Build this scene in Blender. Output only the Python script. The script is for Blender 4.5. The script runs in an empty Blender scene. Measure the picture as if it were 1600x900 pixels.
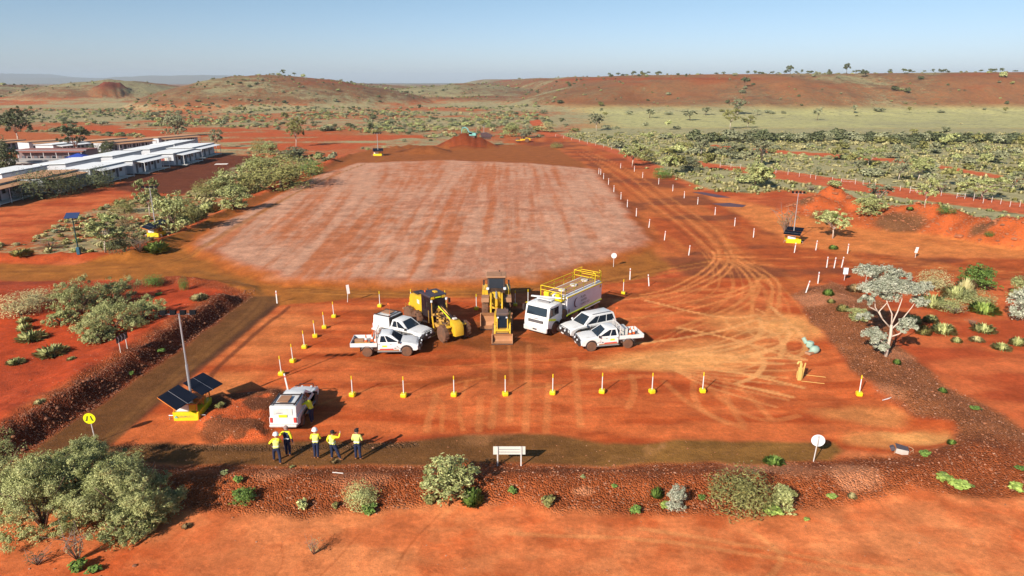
import bpy, bmesh, math, random
import numpy as np
from mathutils import Vector, Matrix, noise as mnoise
random.seed(7); RNG = np.random.default_rng(7)
PI = math.pi
sc = bpy.context.scene
COLL = sc.collection

# ---------------------------------------------------------------- camera, sky, sun, exposure
CAM_H = 20.5; F = 1066.0
PT = 322.0/F; CT = 1/math.sqrt(1+PT*PT); ST = PT*CT
cam = bpy.data.cameras.new('camera'); cam.sensor_width = 36; cam.lens = 36*F/1600
cam.clip_start = 0.5; cam.clip_end = 40000
camo = bpy.data.objects.new('camera', cam); COLL.objects.link(camo)
camo.location = (0, 0, CAM_H); camo.rotation_euler = (PI/2-math.atan(PT), 0, 0)
sc.camera = camo
SUN_EL = math.radians(29.5)
SDIR = Vector((-0.585, -0.811, 0)).normalized()          # horizontal direction towards the sun
w = bpy.data.worlds.new('World'); sc.world = w; w.use_nodes = True
nt = w.node_tree; bg = nt.nodes['Background']
sky = nt.nodes.new('ShaderNodeTexSky'); sky.sky_type = 'NISHITA'; sky.sun_disc = False
sky.sun_elevation = SUN_EL; sky.sun_rotation = math.atan2(SDIR.x, SDIR.y)
sky.air_density = 1.0; sky.dust_density = 0.6; sky.ozone_density = 1.6; sky.altitude = 300
gn_ = nt.nodes.new('ShaderNodeTexCoord'); sx_ = nt.nodes.new('ShaderNodeSeparateXYZ'); nt.links.new(gn_.outputs['Generated'], sx_.inputs[0])
mr_ = nt.nodes.new('ShaderNodeMapRange'); nt.links.new(sx_.outputs[2], mr_.inputs[0]); mr_.inputs[1].default_value = 0.0; mr_.inputs[2].default_value = 0.16
tn_ = nt.nodes.new('ShaderNodeMix'); tn_.data_type = 'RGBA'; nt.links.new(mr_.outputs[0], tn_.inputs[0])
tn_.inputs[6].default_value = (1.06, 1.20, 1.75, 1); tn_.inputs[7].default_value = (0.93, 1.08, 1.14, 1)
ml_ = nt.nodes.new('ShaderNodeMix'); ml_.data_type = 'RGBA'; ml_.blend_type = 'MULTIPLY'; ml_.inputs[0].default_value = 1
nt.links.new(sky.outputs[0], ml_.inputs[6]); nt.links.new(tn_.outputs[2], ml_.inputs[7])
nt.links.new(ml_.outputs[2], bg.inputs[0]); bg.inputs[1].default_value = 0.065
sl = bpy.data.lights.new('sun', 'SUN'); sl.energy = 5.0; sl.angle = math.radians(0.5); sl.color = (1.0, 0.93, 0.82)
so = bpy.data.objects.new('sun', sl); COLL.objects.link(so)
so.rotation_euler = (-Vector((SDIR.x*math.cos(SUN_EL), SDIR.y*math.cos(SUN_EL), math.sin(SUN_EL)))).to_track_quat('-Z', 'Y').to_euler()
vs = sc.view_settings; vs.view_transform = 'Standard'; vs.look = 'None'; vs.gamma = 1; vs.exposure = 0.40
vs.use_curve_mapping = False
sc.cycles.max_bounces = 5; sc.cycles.diffuse_bounces = 1; sc.cycles.glossy_bounces = 2; sc.cycles.transmission_bounces = 2
sc.cycles.volume_bounces = 0; sc.cycles.use_denoising = True
sc.cycles.use_adaptive_sampling = True; sc.cycles.adaptive_threshold = 0.02

# ---------------------------------------------------------------- helpers
def G(px, py, z=0.0):
    """point of the level z where the sight line of photo pixel px, py meets it"""
    u = (px-800)/F; v = (py-450)/F
    t = (CAM_H-z)/(ST+v*CT)
    return (u*t, (CT-v*ST)*t)

def s2l(c):
    c = c/255.0
    return c/12.92 if c <= 0.04045 else ((c+0.055)/1.055)**2.4
def rgb(r, g, b, k=1.0):
    return (s2l(r)*k, s2l(g)*k, s2l(b)*k)

def tag(o, label=None, cat=None, group=None, kind=None):
    if label: o['label'] = label
    if cat: o['category'] = cat
    if group: o['group'] = group
    if kind: o['kind'] = kind
    return o
def thing(name, label, cat, loc=(0, 0, 0), rz=0, group=None):
    o = bpy.data.objects.new(name, None); COLL.objects.link(o)
    o.location = loc; o.rotation_euler = (0, 0, rz); o.empty_display_size = 0.2
    return tag(o, label, cat, group)
def copy_tree(o, parent=None):
    c = o.copy(); COLL.objects.link(c)
    if parent is not None: c.parent = parent
    for ch in list(o.children): copy_tree(ch, c)
    return c

_m = {}
def mat(name, col, rough=0.7, metal=0.0, dirt=0.0, dirtcol=(0.30, 0.11, 0.045), spec=0.5, scale=2.0, coat=0.0):
    if name in _m: return _m[name]
    m = bpy.data.materials.new(name); m.use_nodes = True; n = m.node_tree; b = n.nodes['Principled BSDF']
    b.inputs['Roughness'].default_value = rough; b.inputs['Metallic'].default_value = metal
    b.inputs['Specular IOR Level'].default_value = spec
    if coat: b.inputs['Coat Weight'].default_value = coat
    tc = n.nodes.new('ShaderNodeTexCoord'); nz = n.nodes.new('ShaderNodeTexNoise')
    nz.inputs['Scale'].default_value = scale; nz.inputs['Detail'].default_value = 6
    n.links.new(tc.outputs['Object'], nz.inputs['Vector'])
    mr = n.nodes.new('ShaderNodeMapRange'); n.links.new(nz.outputs[0], mr.inputs[0])
    mr.inputs[1].default_value = 0.35; mr.inputs[2].default_value = 0.75
    mr.inputs[3].default_value = dirt*0.25; mr.inputs[4].default_value = dirt
    mx = n.nodes.new('ShaderNodeMix'); mx.data_type = 'RGBA'
    mx.inputs[6].default_value = (*col, 1); mx.inputs[7].default_value = (*dirtcol, 1)
    n.links.new(mr.outputs[0], mx.inputs[0]); n.links.new(mx.outputs[2], b.inputs['Base Color'])
    _m[name] = m
    return m

class MB:
    """collects shapes into one mesh"""
    def __init__(s): s.v = []; s.f = []; s.mi = []; s.m = 0; s.M = None
    def add(s, vs_, fs):
        b = len(s.v)
        for p in vs_:
            p = Vector(p)
            if s.M is not None: p = s.M @ p
            s.v.append(tuple(p))
        for f_ in fs: s.f.append(tuple(i+b for i in f_)); s.mi.append(s.m)
        return s
    def box(s, c, d, rz=0, ry=0, rx=0, bev=0):
        x, y, z = d[0]/2, d[1]/2, d[2]/2
        R = Matrix.Rotation(rz, 3, 'Z') @ Matrix.Rotation(ry, 3, 'Y') @ Matrix.Rotation(rx, 3, 'X')
        if not bev:
            P = [(-x,-y,-z),(x,-y,-z),(x,y,-z),(-x,y,-z),(-x,-y,z),(x,-y,z),(x,y,z),(-x,y,z)]
            Fc = [(0,3,2,1),(4,5,6,7),(0,1,5,4),(1,2,6,5),(2,3,7,6),(3,0,4,7)]
        else:
            b = min(bev, x*.9, y*.9, z*.9); P = []; Fc = []
            def ring(zz, ins):
                k = len(P); xx, yy = x-ins, y-ins
                P.extend([(-xx+b,-yy,zz),(xx-b,-yy,zz),(xx,-yy+b,zz),(xx,yy-b,zz),(xx-b,yy,zz),(-xx+b,yy,zz),(-xx,yy-b,zz),(-xx,-yy+b,zz)])
                return [k+i for i in range(8)]
            r0 = ring(-z, b*.6); r1 = ring(-z+b, 0); r2 = ring(z-b, 0); r3 = ring(z, b*.6)
            Fc.append(tuple(reversed(r0))); Fc.append(tuple(r3))
            for a, q in ((r0, r1), (r1, r2), (r2, r3)):
                for i in range(8): j = (i+1) % 8; Fc.append((a[i], a[j], q[j], q[i]))
        return s.add([R @ Vector(p)+Vector(c) for p in P], Fc)
    def cyl(s, p0, p1, r0, r1=None, n=12, cap=True):
        r1 = r0 if r1 is None else r1
        p0, p1 = Vector(p0), Vector(p1); d = (p1-p0).normalized()
        a = d.orthogonal().normalized(); b = d.cross(a)
        P = []
        for p, r in ((p0, r0), (p1, r1)):
            for i in range(n): t = 2*PI*i/n; P.append(p+a*(r*math.cos(t))+b*(r*math.sin(t)))
        Fc = [(i, (i+1) % n, n+(i+1) % n, n+i) for i in range(n)]
        if cap: Fc += [tuple(reversed(range(n))), tuple(range(n, 2*n))]
        return s.add(P, Fc)
    def tube(s, pts, radii, n=6):
        pts = [Vector(p) for p in pts]; P = []; Fc = []
        for k, p in enumerate(pts):
            d = (pts[min(k+1, len(pts)-1)]-pts[max(k-1, 0)]).normalized()
            a = d.cross(Vector((0.31, 0.95, 0.1))); a = a.normalized() if a.length > 1e-4 else d.orthogonal().normalized(); b = d.cross(a)
            for i in range(n): t = 2*PI*i/n; P.append(p+a*(radii[k]*math.cos(t))+b*(radii[k]*math.sin(t)))
        for k in range(len(pts)-1):
            for i in range(n): j = (i+1) % n; Fc.append((k*n+i, k*n+j, (k+1)*n+j, (k+1)*n+i))
        Fc += [tuple(reversed(range(n))), tuple(range((len(pts)-1)*n, len(pts)*n))]
        return s.add(P, Fc)
    def prism(s, poly, a, b, axis='y', inset=0.0, ch=0.0):
        """polygon in the plane across the axis, swept a..b, optionally with chamfered ends"""
        n = len(poly)
        A = sum(poly[i][0]*poly[(i+1) % n][1]-poly[(i+1) % n][0]*poly[i][1] for i in range(n))
        if A < 0: poly = list(reversed(poly))
        def off(k):
            if not k: return poly
            out = []
            for i in range(n):
                p0, p1, p2 = Vector(poly[i-1]), Vector(poly[i]), Vector(poly[(i+1) % n])
                e1 = (p1-p0).normalized(); e2 = (p2-p1).normalized()
                nn = Vector((-e1.y-e2.y, e1.x+e2.x)); L_ = nn.length
                nn = nn/L_ if L_ > 1e-5 else Vector((-e1.y, e1.x))
                out.append(tuple(p1+nn*k))
            return out
        lay = [(a, off(inset)), (a+ch, poly), (b-ch, poly), (b, off(inset))] if ch else [(a, poly), (b, poly)]
        P = []
        for t, q in lay:
            for (u, v) in q: P.append({'y': (u, t, v), 'x': (t, u, v), 'z': (u, v, t)}[axis])
        Fc = []
        L_ = len(lay)
        for k in range(L_-1):
            for i in range(n): j = (i+1) % n; Fc.append((k*n+i, (k+1)*n+i, (k+1)*n+j, k*n+j))
        Fc.append(tuple(range(n))); Fc.append(tuple(reversed(range((L_-1)*n, L_*n))))
        if axis in ('x', 'z'): Fc = [tuple(reversed(q)) for q in Fc]
        return s.add(P, Fc)
    def slab(s, q, th, out=None):
        """thin panel from four corners, thickened along its normal"""
        q = [Vector(p) for p in q]; n = (q[1]-q[0]).cross(q[2]-q[0])
        if n.length < 1e-9: n = (q[2]-q[0]).cross(q[3]-q[0])
        n.normalize()
        if out is not None and n.dot(Vector(out)) < 0: n = -n
        P = q+[p+n*th for p in q]; k = len(q)
        Fc = [tuple(range(k)), tuple(reversed(range(k, 2*k)))]+[(i, (i+1) % k, k+(i+1) % k, k+i) for i in range(k)]
        return s.add(P, Fc)
    def lathe(s, prof, c=(0, 0, 0), n=14, axis='z'):
        P = []; Fc = []
        for (r, h) in prof:
            for i in range(n):
                t = 2*PI*i/n; x, y = r*math.cos(t), r*math.sin(t)
                p = {'z': (x, y, h), 'y': (x, h, y), 'x': (h, x, y)}[axis]
                P.append((p[0]+c[0], p[1]+c[1], p[2]+c[2]))
        for k in range(len(prof)-1):
            for i in range(n): j = (i+1) % n; Fc.append((k*n+i, k*n+j, (k+1)*n+j, (k+1)*n+i))
        Fc += [tuple(reversed(range(n))), tuple(range((len(prof)-1)*n, len(prof)*n))]
        return s.add(P, Fc)
    def blob(s, c, r, n=8, jit=0.0, seed=0):
        bm = bmesh.new(); bmesh.ops.create_icosphere(bm, subdivisions=1 if n < 10 else 2, radius=1)
        rr = random.Random(seed)
        P = [(v.co.x*r[0]*(1+rr.uniform(-jit, jit))+c[0], v.co.y*r[1]*(1+rr.uniform(-jit, jit))+c[1], v.co.z*r[2]*(1+rr.uniform(-jit, jit))+c[2]) for v in bm.verts]
        Fc = [tuple(v.index for v in f_.verts) for f_ in bm.faces]; bm.free()
        return s.add(P, Fc)
    def build(s, name, mats, parent=None, smooth=False):
        me = bpy.data.meshes.new(name); me.from_pydata(s.v, [], s.f)
        bm = bmesh.new(); bm.from_mesh(me); bmesh.ops.recalc_face_normals(bm, faces=bm.faces); bm.to_mesh(me); bm.free()
        if not isinstance(mats, (list, tuple)): mats = [mats]
        for m_ in mats: me.materials.append(m_)
        if len(mats) > 1: me.polygons.foreach_set('material_index', s.mi)
        if smooth:
            me.polygons.foreach_set('use_smooth', [True]*len(me.polygons))
            me.set_sharp_from_angle(angle=math.radians(35))
        o = bpy.data.objects.new(name, me); COLL.objects.link(o)
        if parent is not None: o.parent = parent
        return o

# ---------------------------------------------------------------- noise for the land
def vnoise(x, y, seed=0):
    xi = np.floor(x).astype(np.int64); yi = np.floor(y).astype(np.int64)
    fx = x-xi; fy = y-yi; fx = fx*fx*(3-2*fx); fy = fy*fy*(3-2*fy)
    def h(a, b):
        k = (a*374761393+b*668265263+seed*1442695041) & 0x7fffffff
        k = ((k ^ (k >> 13))*1274126177) & 0x7fffffff
        return ((k ^ (k >> 16)) & 0xffff)/65535.0
    return (h(xi, yi)*(1-fx)+h(xi+1, yi)*fx)*(1-fy)+(h(xi, yi+1)*(1-fx)+h(xi+1, yi+1)*fx)*fy
def fbm(x, y, sc_, oct_=4, seed=0, sy=None):
    sy = sc_ if sy is None else sy
    a = 0.5; t = 0; s_ = 0
    X = np.asarray(x, float)/sc_; Y = np.asarray(y, float)/sy
    for i in range(oct_):
        t = t+a*vnoise(X, Y, seed+i*17); s_ += a; a *= 0.5; X = X*2.03+11.3; Y = Y*2.03+5.7
    return t/s_
def sstep(a, b, x):
    t = np.clip((x-a)/(b-a), 0, 1); return t*t*(3-2*t)
def seg_dist(x, y, pts):
    """distance to a polyline, and the signed side"""
    d = np.full(np.shape(x), 1e9)
    for (x0, y0), (x1, y1) in zip(pts[:-1], pts[1:]):
        dx, dy = x1-x0, y1-y0; L2 = dx*dx+dy*dy+1e-9
        t = np.clip(((x-x0)*dx+(y-y0)*dy)/L2, 0, 1)
        d = np.minimum(d, np.hypot(x-x0-t*dx, y-y0-t*dy))
    return d
def poly_sd(x, y, pts):
    """signed distance to a polygon, positive inside"""
    d = seg_dist(x, y, list(pts)+[pts[0]])
    ins = np.zeros(np.shape(x), bool)
    for (x0, y0), (x1, y1) in zip(pts, list(pts[1:])+[pts[0]]):
        if y0 == y1: continue
        c_ = ((y0 > y) != (y1 > y)) & (x < (x1-x0)*(y-y0)/(y1-y0)+x0)
        ins ^= c_
    return np.where(ins, d, -d)
def P(*a): return [G(px, py) for px, py in a]

# outlines on the ground, measured on the photograph
PAD = P((303,387),(352,352),(420,318),(500,276),(560,257),(690,252),(830,257),(925,266),(965,315),(1012,380),(960,402),(830,437),(700,446),(560,443),(450,440),(378,418))
YARD = P((165,692),(230,640),(330,560),(430,478),(560,466),(760,462),(960,442),(1100,430),(1190,440),(1236,462),(1262,498),(1306,545),(1330,585),(1372,625),(1440,662),(1490,668),(1480,700),(1400,712),(1300,700),(1270,684),(1100,686),(940,692),(850,676),(700,678),(400,690))
PATH = P((60,726),(30,717),(165,694),(400,692),(600,692),(720,680),(870,678),(950,694),(1100,688),(1300,690),(1316,706),(1305,724),(1000,727),(560,727),(300,729))
LROAD = P((-160,840),(30,717),(180,618),(300,533),(392,462),(440,462),(428,480),(330,562),(230,642),(166,692),(120,724),(60,735),(-100,900))
MROAD = P((-400,425),(0,412),(110,414),(230,392),(300,362),(400,312),(500,266),(560,238),(640,228),(840,226),(870,232),(925,264),(560,257),(420,318),(303,387),(378,420),(450,441),(700,447),(960,403),(1010,384),(1090,408),(1000,436),(760,466),(560,470),(430,480),(392,460),(300,436),(0,440),(-400,450))
HAUL = P((780,222),(870,213),(960,240),(1005,262),(1090,298),(1180,352),(1250,386),(1420,402),(1700,404),(1700,452),(1600,440),(1400,432),(1300,436),(1236,462),(1150,470),(1080,440),(1020,395),(1010,378),(965,315),(925,264),(870,232))
LIGHTR = P((1080,300),(1180,318),(1300,345),(1420,362),(1650,385),(1700,402),(1500,408),(1330,396),(1240,388),(1180,352),(1110,322))
BERM = P((150,738),(300,729),(560,727),(800,727),(1000,727),(1305,724),(1400,716),(1484,704),(1492,668),(1440,660),(1372,622),(1330,580),(1306,545),(1262,498),(1236,462),(1300,440),(1376,470),(1400,540),(1480,600),(1640,700),(1700,740),(1700,772),(1440,772),(1300,788),(1180,812),(1060,802),(850,790),(700,796),(500,800),(300,792),(215,776))
DARKB = P((400,452),(330,478),(240,540),(150,598),(60,646),(-40,700),(-200,790),(-160,840),(30,716),(180,617),(300,532),(396,464))
HEAP = P((330,618),(440,607),(462,620),(432,650),(428,668),(420,690),(330,690),(300,668))
LEFTSOIL = P((-300,452),(0,440),(300,438),(385,455),(330,480),(240,542),(150,600),(60,648),(-40,702),(-300,840))
CAMP = P((-400,330),(0,330),(120,305),(240,270),(345,262),(385,250),(330,236),(200,215),(0,205),(-400,215),(-600,260))
CAMPG = P((165,292),(230,275),(352,240),(415,246),(330,285),(285,305),(205,300))
SCRUBL = P((-400,400),(0,398),(110,402),(230,380),(300,352),(400,302),(500,258),(520,250),(470,238),(380,250),(280,306),(210,310),(100,340),(40,380),(-300,385))
FTRACK = P((1085,250),(1130,258),(1250,270),(1400,292),(1620,320),(1800,345),(1800,370),(1620,338),(1400,308),(1240,284),(1150,268),(1100,262))
TRK2 = P((1110,226),(1200,234),(1300,240),(1420,250),(1600,280),(1700,300),(1700,307),(1600,287),(1420,256),(1300,246),(1200,239),(1110,231))
TRK3 = P((826,192),(842,190),(862,206),(885,214),(960,232),(1040,262),(1020,264),(940,240),(880,222),(850,212))
REDL = P((120,196),(320,200),(560,208),(680,212),(560,232),(470,236),(330,232),(220,212),(120,205))
REDM = P((1150,322),(1230,306),(1330,322),(1420,338),(1610,372),(1700,400),(1600,392),(1420,364),(1320,348),(1240,340))

PILES = [  # base px, py, radius x, radius y, height
 (727,229,8.2,6.0,4.4),(712,228,6.0,5,3.2),(748,229,6.0,5.5,2.9),(664,237,7.8,5,2.4),(645,237,5,4.5,1.3),
 (1277,330,5.5,5,2.6),(1300,322,5,4,3.4),(1330,330,4,4,2.2),(1238,333,3,3,1.2),
 (1380,345,6,4.5,2.6),(1400,352,7,4.5,2.0),(1420,350,6.5,4,3.2),(1450,352,6,5,3.0),(1490,360,6,5,2.7),(1530,368,5,4,2.6),(1570,376,5,4,3.0),(1600,380,5,4,3.2)]
EMB = P((410,446),(388,460),(320,505),(240,562),(150,618),(60,672),(0,706),(-150,800))
REDGE = P((-200,880),(30,716),(180,617),(300,532),(396,464),(402,454))
MBERM = P((150,752),(300,760),(560,762),(800,760),(1000,760),(1250,757),(1420,745),(1520,715))
RBERM = P((1285,462),(1330,500),(1358,555),(1400,610),(1470,645),(1540,690),(1600,735))
LWIN = P((205,402),(245,388),(300,362),(345,340),(400,311),(450,283),(500,262),(540,245),(600,234),(650,228))
LWIN2 = P((-60,404),(0,404),(60,405),(130,403),(170,402))
ROCKY = P((205,455),(262,440),(330,446),(380,455))
def hgt(x, y):
    x = np.asarray(x, float); y = np.asarray(y, float)
    z = np.zeros(np.broadcast(x, y).shape)
    near = y < 300
    z = z+0.06*(fbm(x, y, 3.0, 3, 5)-0.5)*sstep(14, 24, y)+0.10*(fbm(x, y, 1.3, 3, 6)-0.5)*sstep(31.5, 29.5, y)+0.05*(fbm(x, y, 0.7, 2, 7)-0.5)*(y < 110)*(np.abs(x) < 60)*0.5
    n1 = fbm(x, y, 1.6, 3, 9); n2 = fbm(x, y, 7, 2, 12)
    dr_ = seg_dist(x, y, REDGE); ins_ = ((poly_sd(x, y, DARKB) > 0) | (poly_sd(x, y, LEFTSOIL) > 0)) & (y < 67)
    z = z+np.where(ins_, sstep(66, 61, y)*1.15*sstep(0.1, 1.7, dr_)*(1-0.8*sstep(2.0, 6.5, dr_))*(0.8+0.45*n1), 0)
    d = seg_dist(x, y, MBERM); z = z+0.55*np.exp(-(d/1.3)**2)*(0.6+0.8*n2)+0.16*np.clip(1-d/2.6, 0, 1)*(n1-0.3)
    d = seg_dist(x, y, RBERM); z = z+0.5*np.exp(-(d/2.2)**2)*(0.6+0.8*n2)
    d = seg_dist(x, y, LWIN); z = z+0.85*np.clip(1-d/2.4, 0, 1)*(0.35+1.1*fbm(x, y, 5, 2, 44))
    d = seg_dist(x, y, LWIN2); z = z+0.8*np.clip(1-d/2.0, 0, 1)*(0.6+0.6*n1)
    d = seg_dist(x, y, ROCKY); z = z+0.6*np.clip(1-d/2.0, 0, 1)*(0.4+0.9*n1)
    z = z+0.45*sstep(-2.2, 0.2, poly_sd(x, y, PAD)+0.0)
    z = z+0.42*sstep(-0.1, 1.2, poly_sd(x, y, HEAP))*(0.7+0.6*n1)
    z = z-0.10*sstep(-0.3, 0.5, poly_sd(x, y, LROAD))
    z = z+0.35*sstep(-0.5, 3.0, poly_sd(x, y, LEFTSOIL))
    for (px, py, rx, ry, h) in PILES:
        cx, cy = G(px, py); q = np.hypot((x-cx)/rx, (y-cy)/ry)
        z = np.maximum(z, h*np.clip(1.15-q, 0, 1)*(0.8+0.4*n1))
    # country beyond
    far = sstep(280, 600, y)
    big = fbm(x, y, 240, 4, 21)
    z = z+far*(big-0.38)*13
    z = z+sstep(330, 800, y)*(np.abs(fbm(x, y, 130, 3, 77)-0.5))*16
    # long hill on the left, smaller rocky rise behind it
    n3 = fbm(x, y, 60, 4, 31); gul = np.abs(fbm(x, y, 34, 3, 52, sy=120)-0.5)
    e = np.hypot((x+232)/np.where(x < -232, 100, 175), (y-650)/165)
    z = np.maximum(z, (26.5)*np.clip(1-e**1.9, 0, 1)**1.0*(0.94+0.12*n3)-gul*7*np.clip(e, 0, 1))
    e = np.hypot((x+470)/120, (y-840)/150); z = np.maximum(z, 22*np.clip(1-e**2, 0, 1)*(0.85+0.3*n3))
    e = np.hypot((x+428)/21, (y-760)/32); z = np.maximum(z, (CAM_H-3.6)*np.clip(1.25-e**1.6, 0, 1)**.5*(0.72+0.6*fbm(x, y, 13, 4, 38)))
    e = np.hypot((x+700)/250, (y-900)/170); z = np.maximum(z, 17.5*np.clip(1-e**2, 0, 1)*(0.85+0.3*n3))
    z = z+sstep(430, 600, y)*sstep(3, 10, z)*(fbm(x, y, 14, 4, 39)-.5)*2.6
    # plateau on the right
    xl = 70+(fbm(x, y, 90, 3, 61)-0.5)*90-(y-560)*0.10
    side = sstep(-105, 60, x-xl)
    front = sstep(395, 600, y+(fbm(x, y, 75, 3, 64)-0.5)*70+gul*60)
    top = CAM_H+6.2+1.8*sstep(120, 420, x)
    z = np.maximum(z, top*side*front*(0.97+0.03*n3)+side*front*(1-front)*(fbm(x, y, 20, 4, 40)-.5)*14-gul*9*side*front*(1-front)*3)
    # low ground mid distance ridges
    e = np.hypot((x+60)/150, (y-900)/160); z = np.maximum(z, 17*np.clip(1-e**2, 0, 1)*(0.8+0.4*n3))
    e = np.hypot((x+330)/260, (y-1250)/200); z = np.maximum(z, 19*np.clip(1-e**2, 0, 1))
    e = np.hypot((x-60)/360, (y-1300)/260); z = np.maximum(z, 19.6*np.clip(1-e**2, 0, 1))
    z = np.where(y > 2500, z*np.clip(1-(y-2500)/2500, 0.0, 1)+3, z)
    # blue range at the edge of sight on the left
    rg = fbm(x, y*0+3.3, 1500, 4, 88)
    z = z+np.where(y > 5000, sstep(8200, 9500, y)*sstep(-1500, -3800, x)*(8+330*np.clip(rg-.34, 0, 1)), 0)
    return z

def march(px, py):
    u = (px-800)/F; v = (py-450)/F
    dx, dy, dz = u, CT-v*ST, -(ST+v*CT)
    t = np.geomspace(15, 6000, 2600)
    zz = CAM_H+dz*t-hgt(dx*t, dy*t)
    k = np.argmax(zz < 0)
    if zz[k] >= 0: k = len(t)-1
    a, b = t[max(k-1, 0)], t[k]
    for _ in range(12):
        m_ = (a+b)/2
        if CAM_H+dz*m_-float(hgt(dx*m_, dy*m_)) < 0: b = m_
        else: a = m_
    return (dx*b, dy*b, float(hgt(dx*b, dy*b)), b)
def GZ(px, py):
    """ground point with its height"""
    q = march(px, py); return (q[0], q[1], q[2])
def scale_at(px, py):
    return march(px, py)[3]/F      # metres per photo pixel across

# ---------------------------------------------------------------- the land
def ground_material():
    m = bpy.data.materials.new('soil'); m.use_nodes = True; n = m.node_tree; b = n.nodes['Principled BSDF']
    N = n.nodes.new; Lk = n.links.new
    b.inputs['Roughness'].default_value = 0.95; b.inputs['Specular IOR Level'].default_value = 0.15
    geo = N('ShaderNodeNewGeometry')
    def noise(scale, det=4, rough=0.55, vec=None):
        q = N('ShaderNodeTexNoise'); q.inputs['Scale'].default_value = scale; q.inputs['Detail'].default_value = det
        q.inputs['Roughness'].default_value = rough; Lk(vec or geo.outputs['Position'], q.inputs['Vector']); return q.outputs[0]
    def rng(v, a, b_, c_, d_):
        q = N('ShaderNodeMapRange'); Lk(v, q.inputs[0])
        for i, k in enumerate((a, b_, c_, d_)): q.inputs[i+1].default_value = k
        return q.outputs[0]
    def math_(op, a, b_):
        q = N('ShaderNodeMath'); q.operation = op
        for i, k in enumerate((a, b_)):
            if isinstance(k, (int, float)): q.inputs[i].default_value = k
            else: Lk(k, q.inputs[i])
        return q.outputs[0]
    def mix(fac, a, b_, mode='MIX'):
        q = N('ShaderNodeMix'); q.data_type = 'RGBA'; q.blend_type = mode
        for i, k in ((0, fac), (6, a), (7, b_)):
            if isinstance(k, (int, float)): q.inputs[i].default_value = k
            elif isinstance(k, tuple): q.inputs[i].default_value = (*k, 1)
            else: Lk(k, q.inputs[i])
        return q.outputs[2]
    def attr(nm):
        q = N('ShaderNodeAttribute'); q.attribute_name = nm; return q
    col = attr('Col').outputs['Color']; gravel = attr('gravel').outputs['Fac']; scrub = attr('scrub').outputs['Fac']
    # broad and fine mottling of the dirt
    k1 = rng(noise(0.45, 6, 0.65), 0.3, 0.7, 0.78, 1.20); k2 = rng(noise(3.5, 7, 0.75), 0.3, 0.7, 0.76, 1.22)
    k3 = rng(noise(22.0, 3, 0.7), 0.3, 0.7, 0.80, 1.18)
    k = math_('MULTIPLY', math_('MULTIPLY', k1, k2), k3)
    vm = N('ShaderNodeVectorMath'); vm.operation = 'SCALE'; Lk(col, vm.inputs[0]); Lk(k, vm.inputs['Scale'])
    c = vm.outputs[0]
    # loose stones in the gravelly soil
    vo = N('ShaderNodeTexVoronoi'); vo.inputs['Scale'].default_value = 11; Lk(geo.outputs['Position'], vo.inputs['Vector'])
    sep = N('ShaderNodeSeparateColor'); Lk(vo.outputs['Color'], sep.inputs[0])
    br = rng(sep.outputs[0], 0, 1, 0.62, 1.35)
    vm2 = N('ShaderNodeVectorMath'); vm2.operation = 'SCALE'; Lk(c, vm2.inputs[0]); Lk(br, vm2.inputs['Scale'])
    pale = rng(sep.outputs[1], 0.955, 0.965, 0, 0.6)
    stones = mix(pale, vm2.outputs[0], (0.50, 0.27, 0.17))
    c = mix(gravel, c, stones)
    # low plants over the far ground: spinifex green over the red
    g1 = noise(0.11, 5, 0.6); g2 = noise(0.9, 4, 0.7)
    gg = math_('ADD', math_('MULTIPLY', g1, 0.55), math_('MULTIPLY', g2, 0.6))
    thr = math_('SUBTRACT', 0.80, math_('MULTIPLY', scrub, 0.55))
    q = N('ShaderNodeMapRange'); Lk(gg, q.inputs[0]); Lk(thr, q.inputs[1]); Lk(math_('ADD', thr, 0.14), q.inputs[2])
    q.inputs[3].default_value = 0; q.inputs[4].default_value = 1
    gm = q.outputs[0]
    gcol = mix(rng(noise(0.05, 3), 0.35, 0.65, 0, 1), (0.52, 0.44, 0.23), (0.42, 0.37, 0.20))
    gcol = mix(rng(noise(0.30, 6, 0.8), 0.48, 0.60, 0, 0.55), gcol, (0.20, 0.19, 0.09))
    gcol = mix(rng(noise(2.2, 3), 0.4, 0.62, 0, 1), gcol, (0.26, 0.24, 0.12))
    c = mix(math_('MULTIPLY', gm, rng(scrub, 0.02, 0.15, 0, 0.9)), c, gcol)
    sz = N('ShaderNodeSeparateXYZ'); Lk(geo.outputs['Position'], sz.inputs[0]); onhill = rng(sz.outputs[2], 3, 8, 0, 1)
    g3 = noise(0.35, 8, 0.75); c = mix(math_('MULTIPLY', math_('MULTIPLY', rng(g3, 0.42, 0.60, 0, 1), onhill), rng(scrub, 0.1, 0.3, 0, 0.68)), c, (0.17, 0.145, 0.075))
    g4 = noise(0.09, 8, 0.7); c = mix(math_('MULTIPLY', math_('MULTIPLY', rng(g4, 0.50, 0.62, 0, 1), onhill), rng(scrub, 0.05, 0.3, 0, 0.5)), c, (0.13, 0.062, 0.038))
    # dots of small bushes on the open hills
    v2 = N('ShaderNodeTexVoronoi'); v2.inputs['Scale'].default_value = 0.22; Lk(geo.outputs['Position'], v2.inputs['Vector'])
    dot = rng(v2.outputs['Distance'], 0.16, 0.26, 1, 0)
    c = mix(math_('MULTIPLY', dot, rng(scrub, 0.1, 0.5, 0, 0.55)), c, (0.06, 0.058, 0.03))
    Lk(c, b.inputs['Base Color'])
    # relief
    h = math_('ADD', math_('MULTIPLY', noise(3.0, 6, 0.65), 0.10), math_('MULTIPLY', math_('MULTIPLY', vo.outputs['Distance'], gravel), -0.35))
    h = math_('ADD', h, math_('MULTIPLY', math_('MULTIPLY', noise(0.8, 5, 0.7), scrub), 0.35))
    bp = N('ShaderNodeBump'); bp.inputs['Strength'].default_value = 0.75; bp.inputs['Distance'].default_value = 0.5
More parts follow.
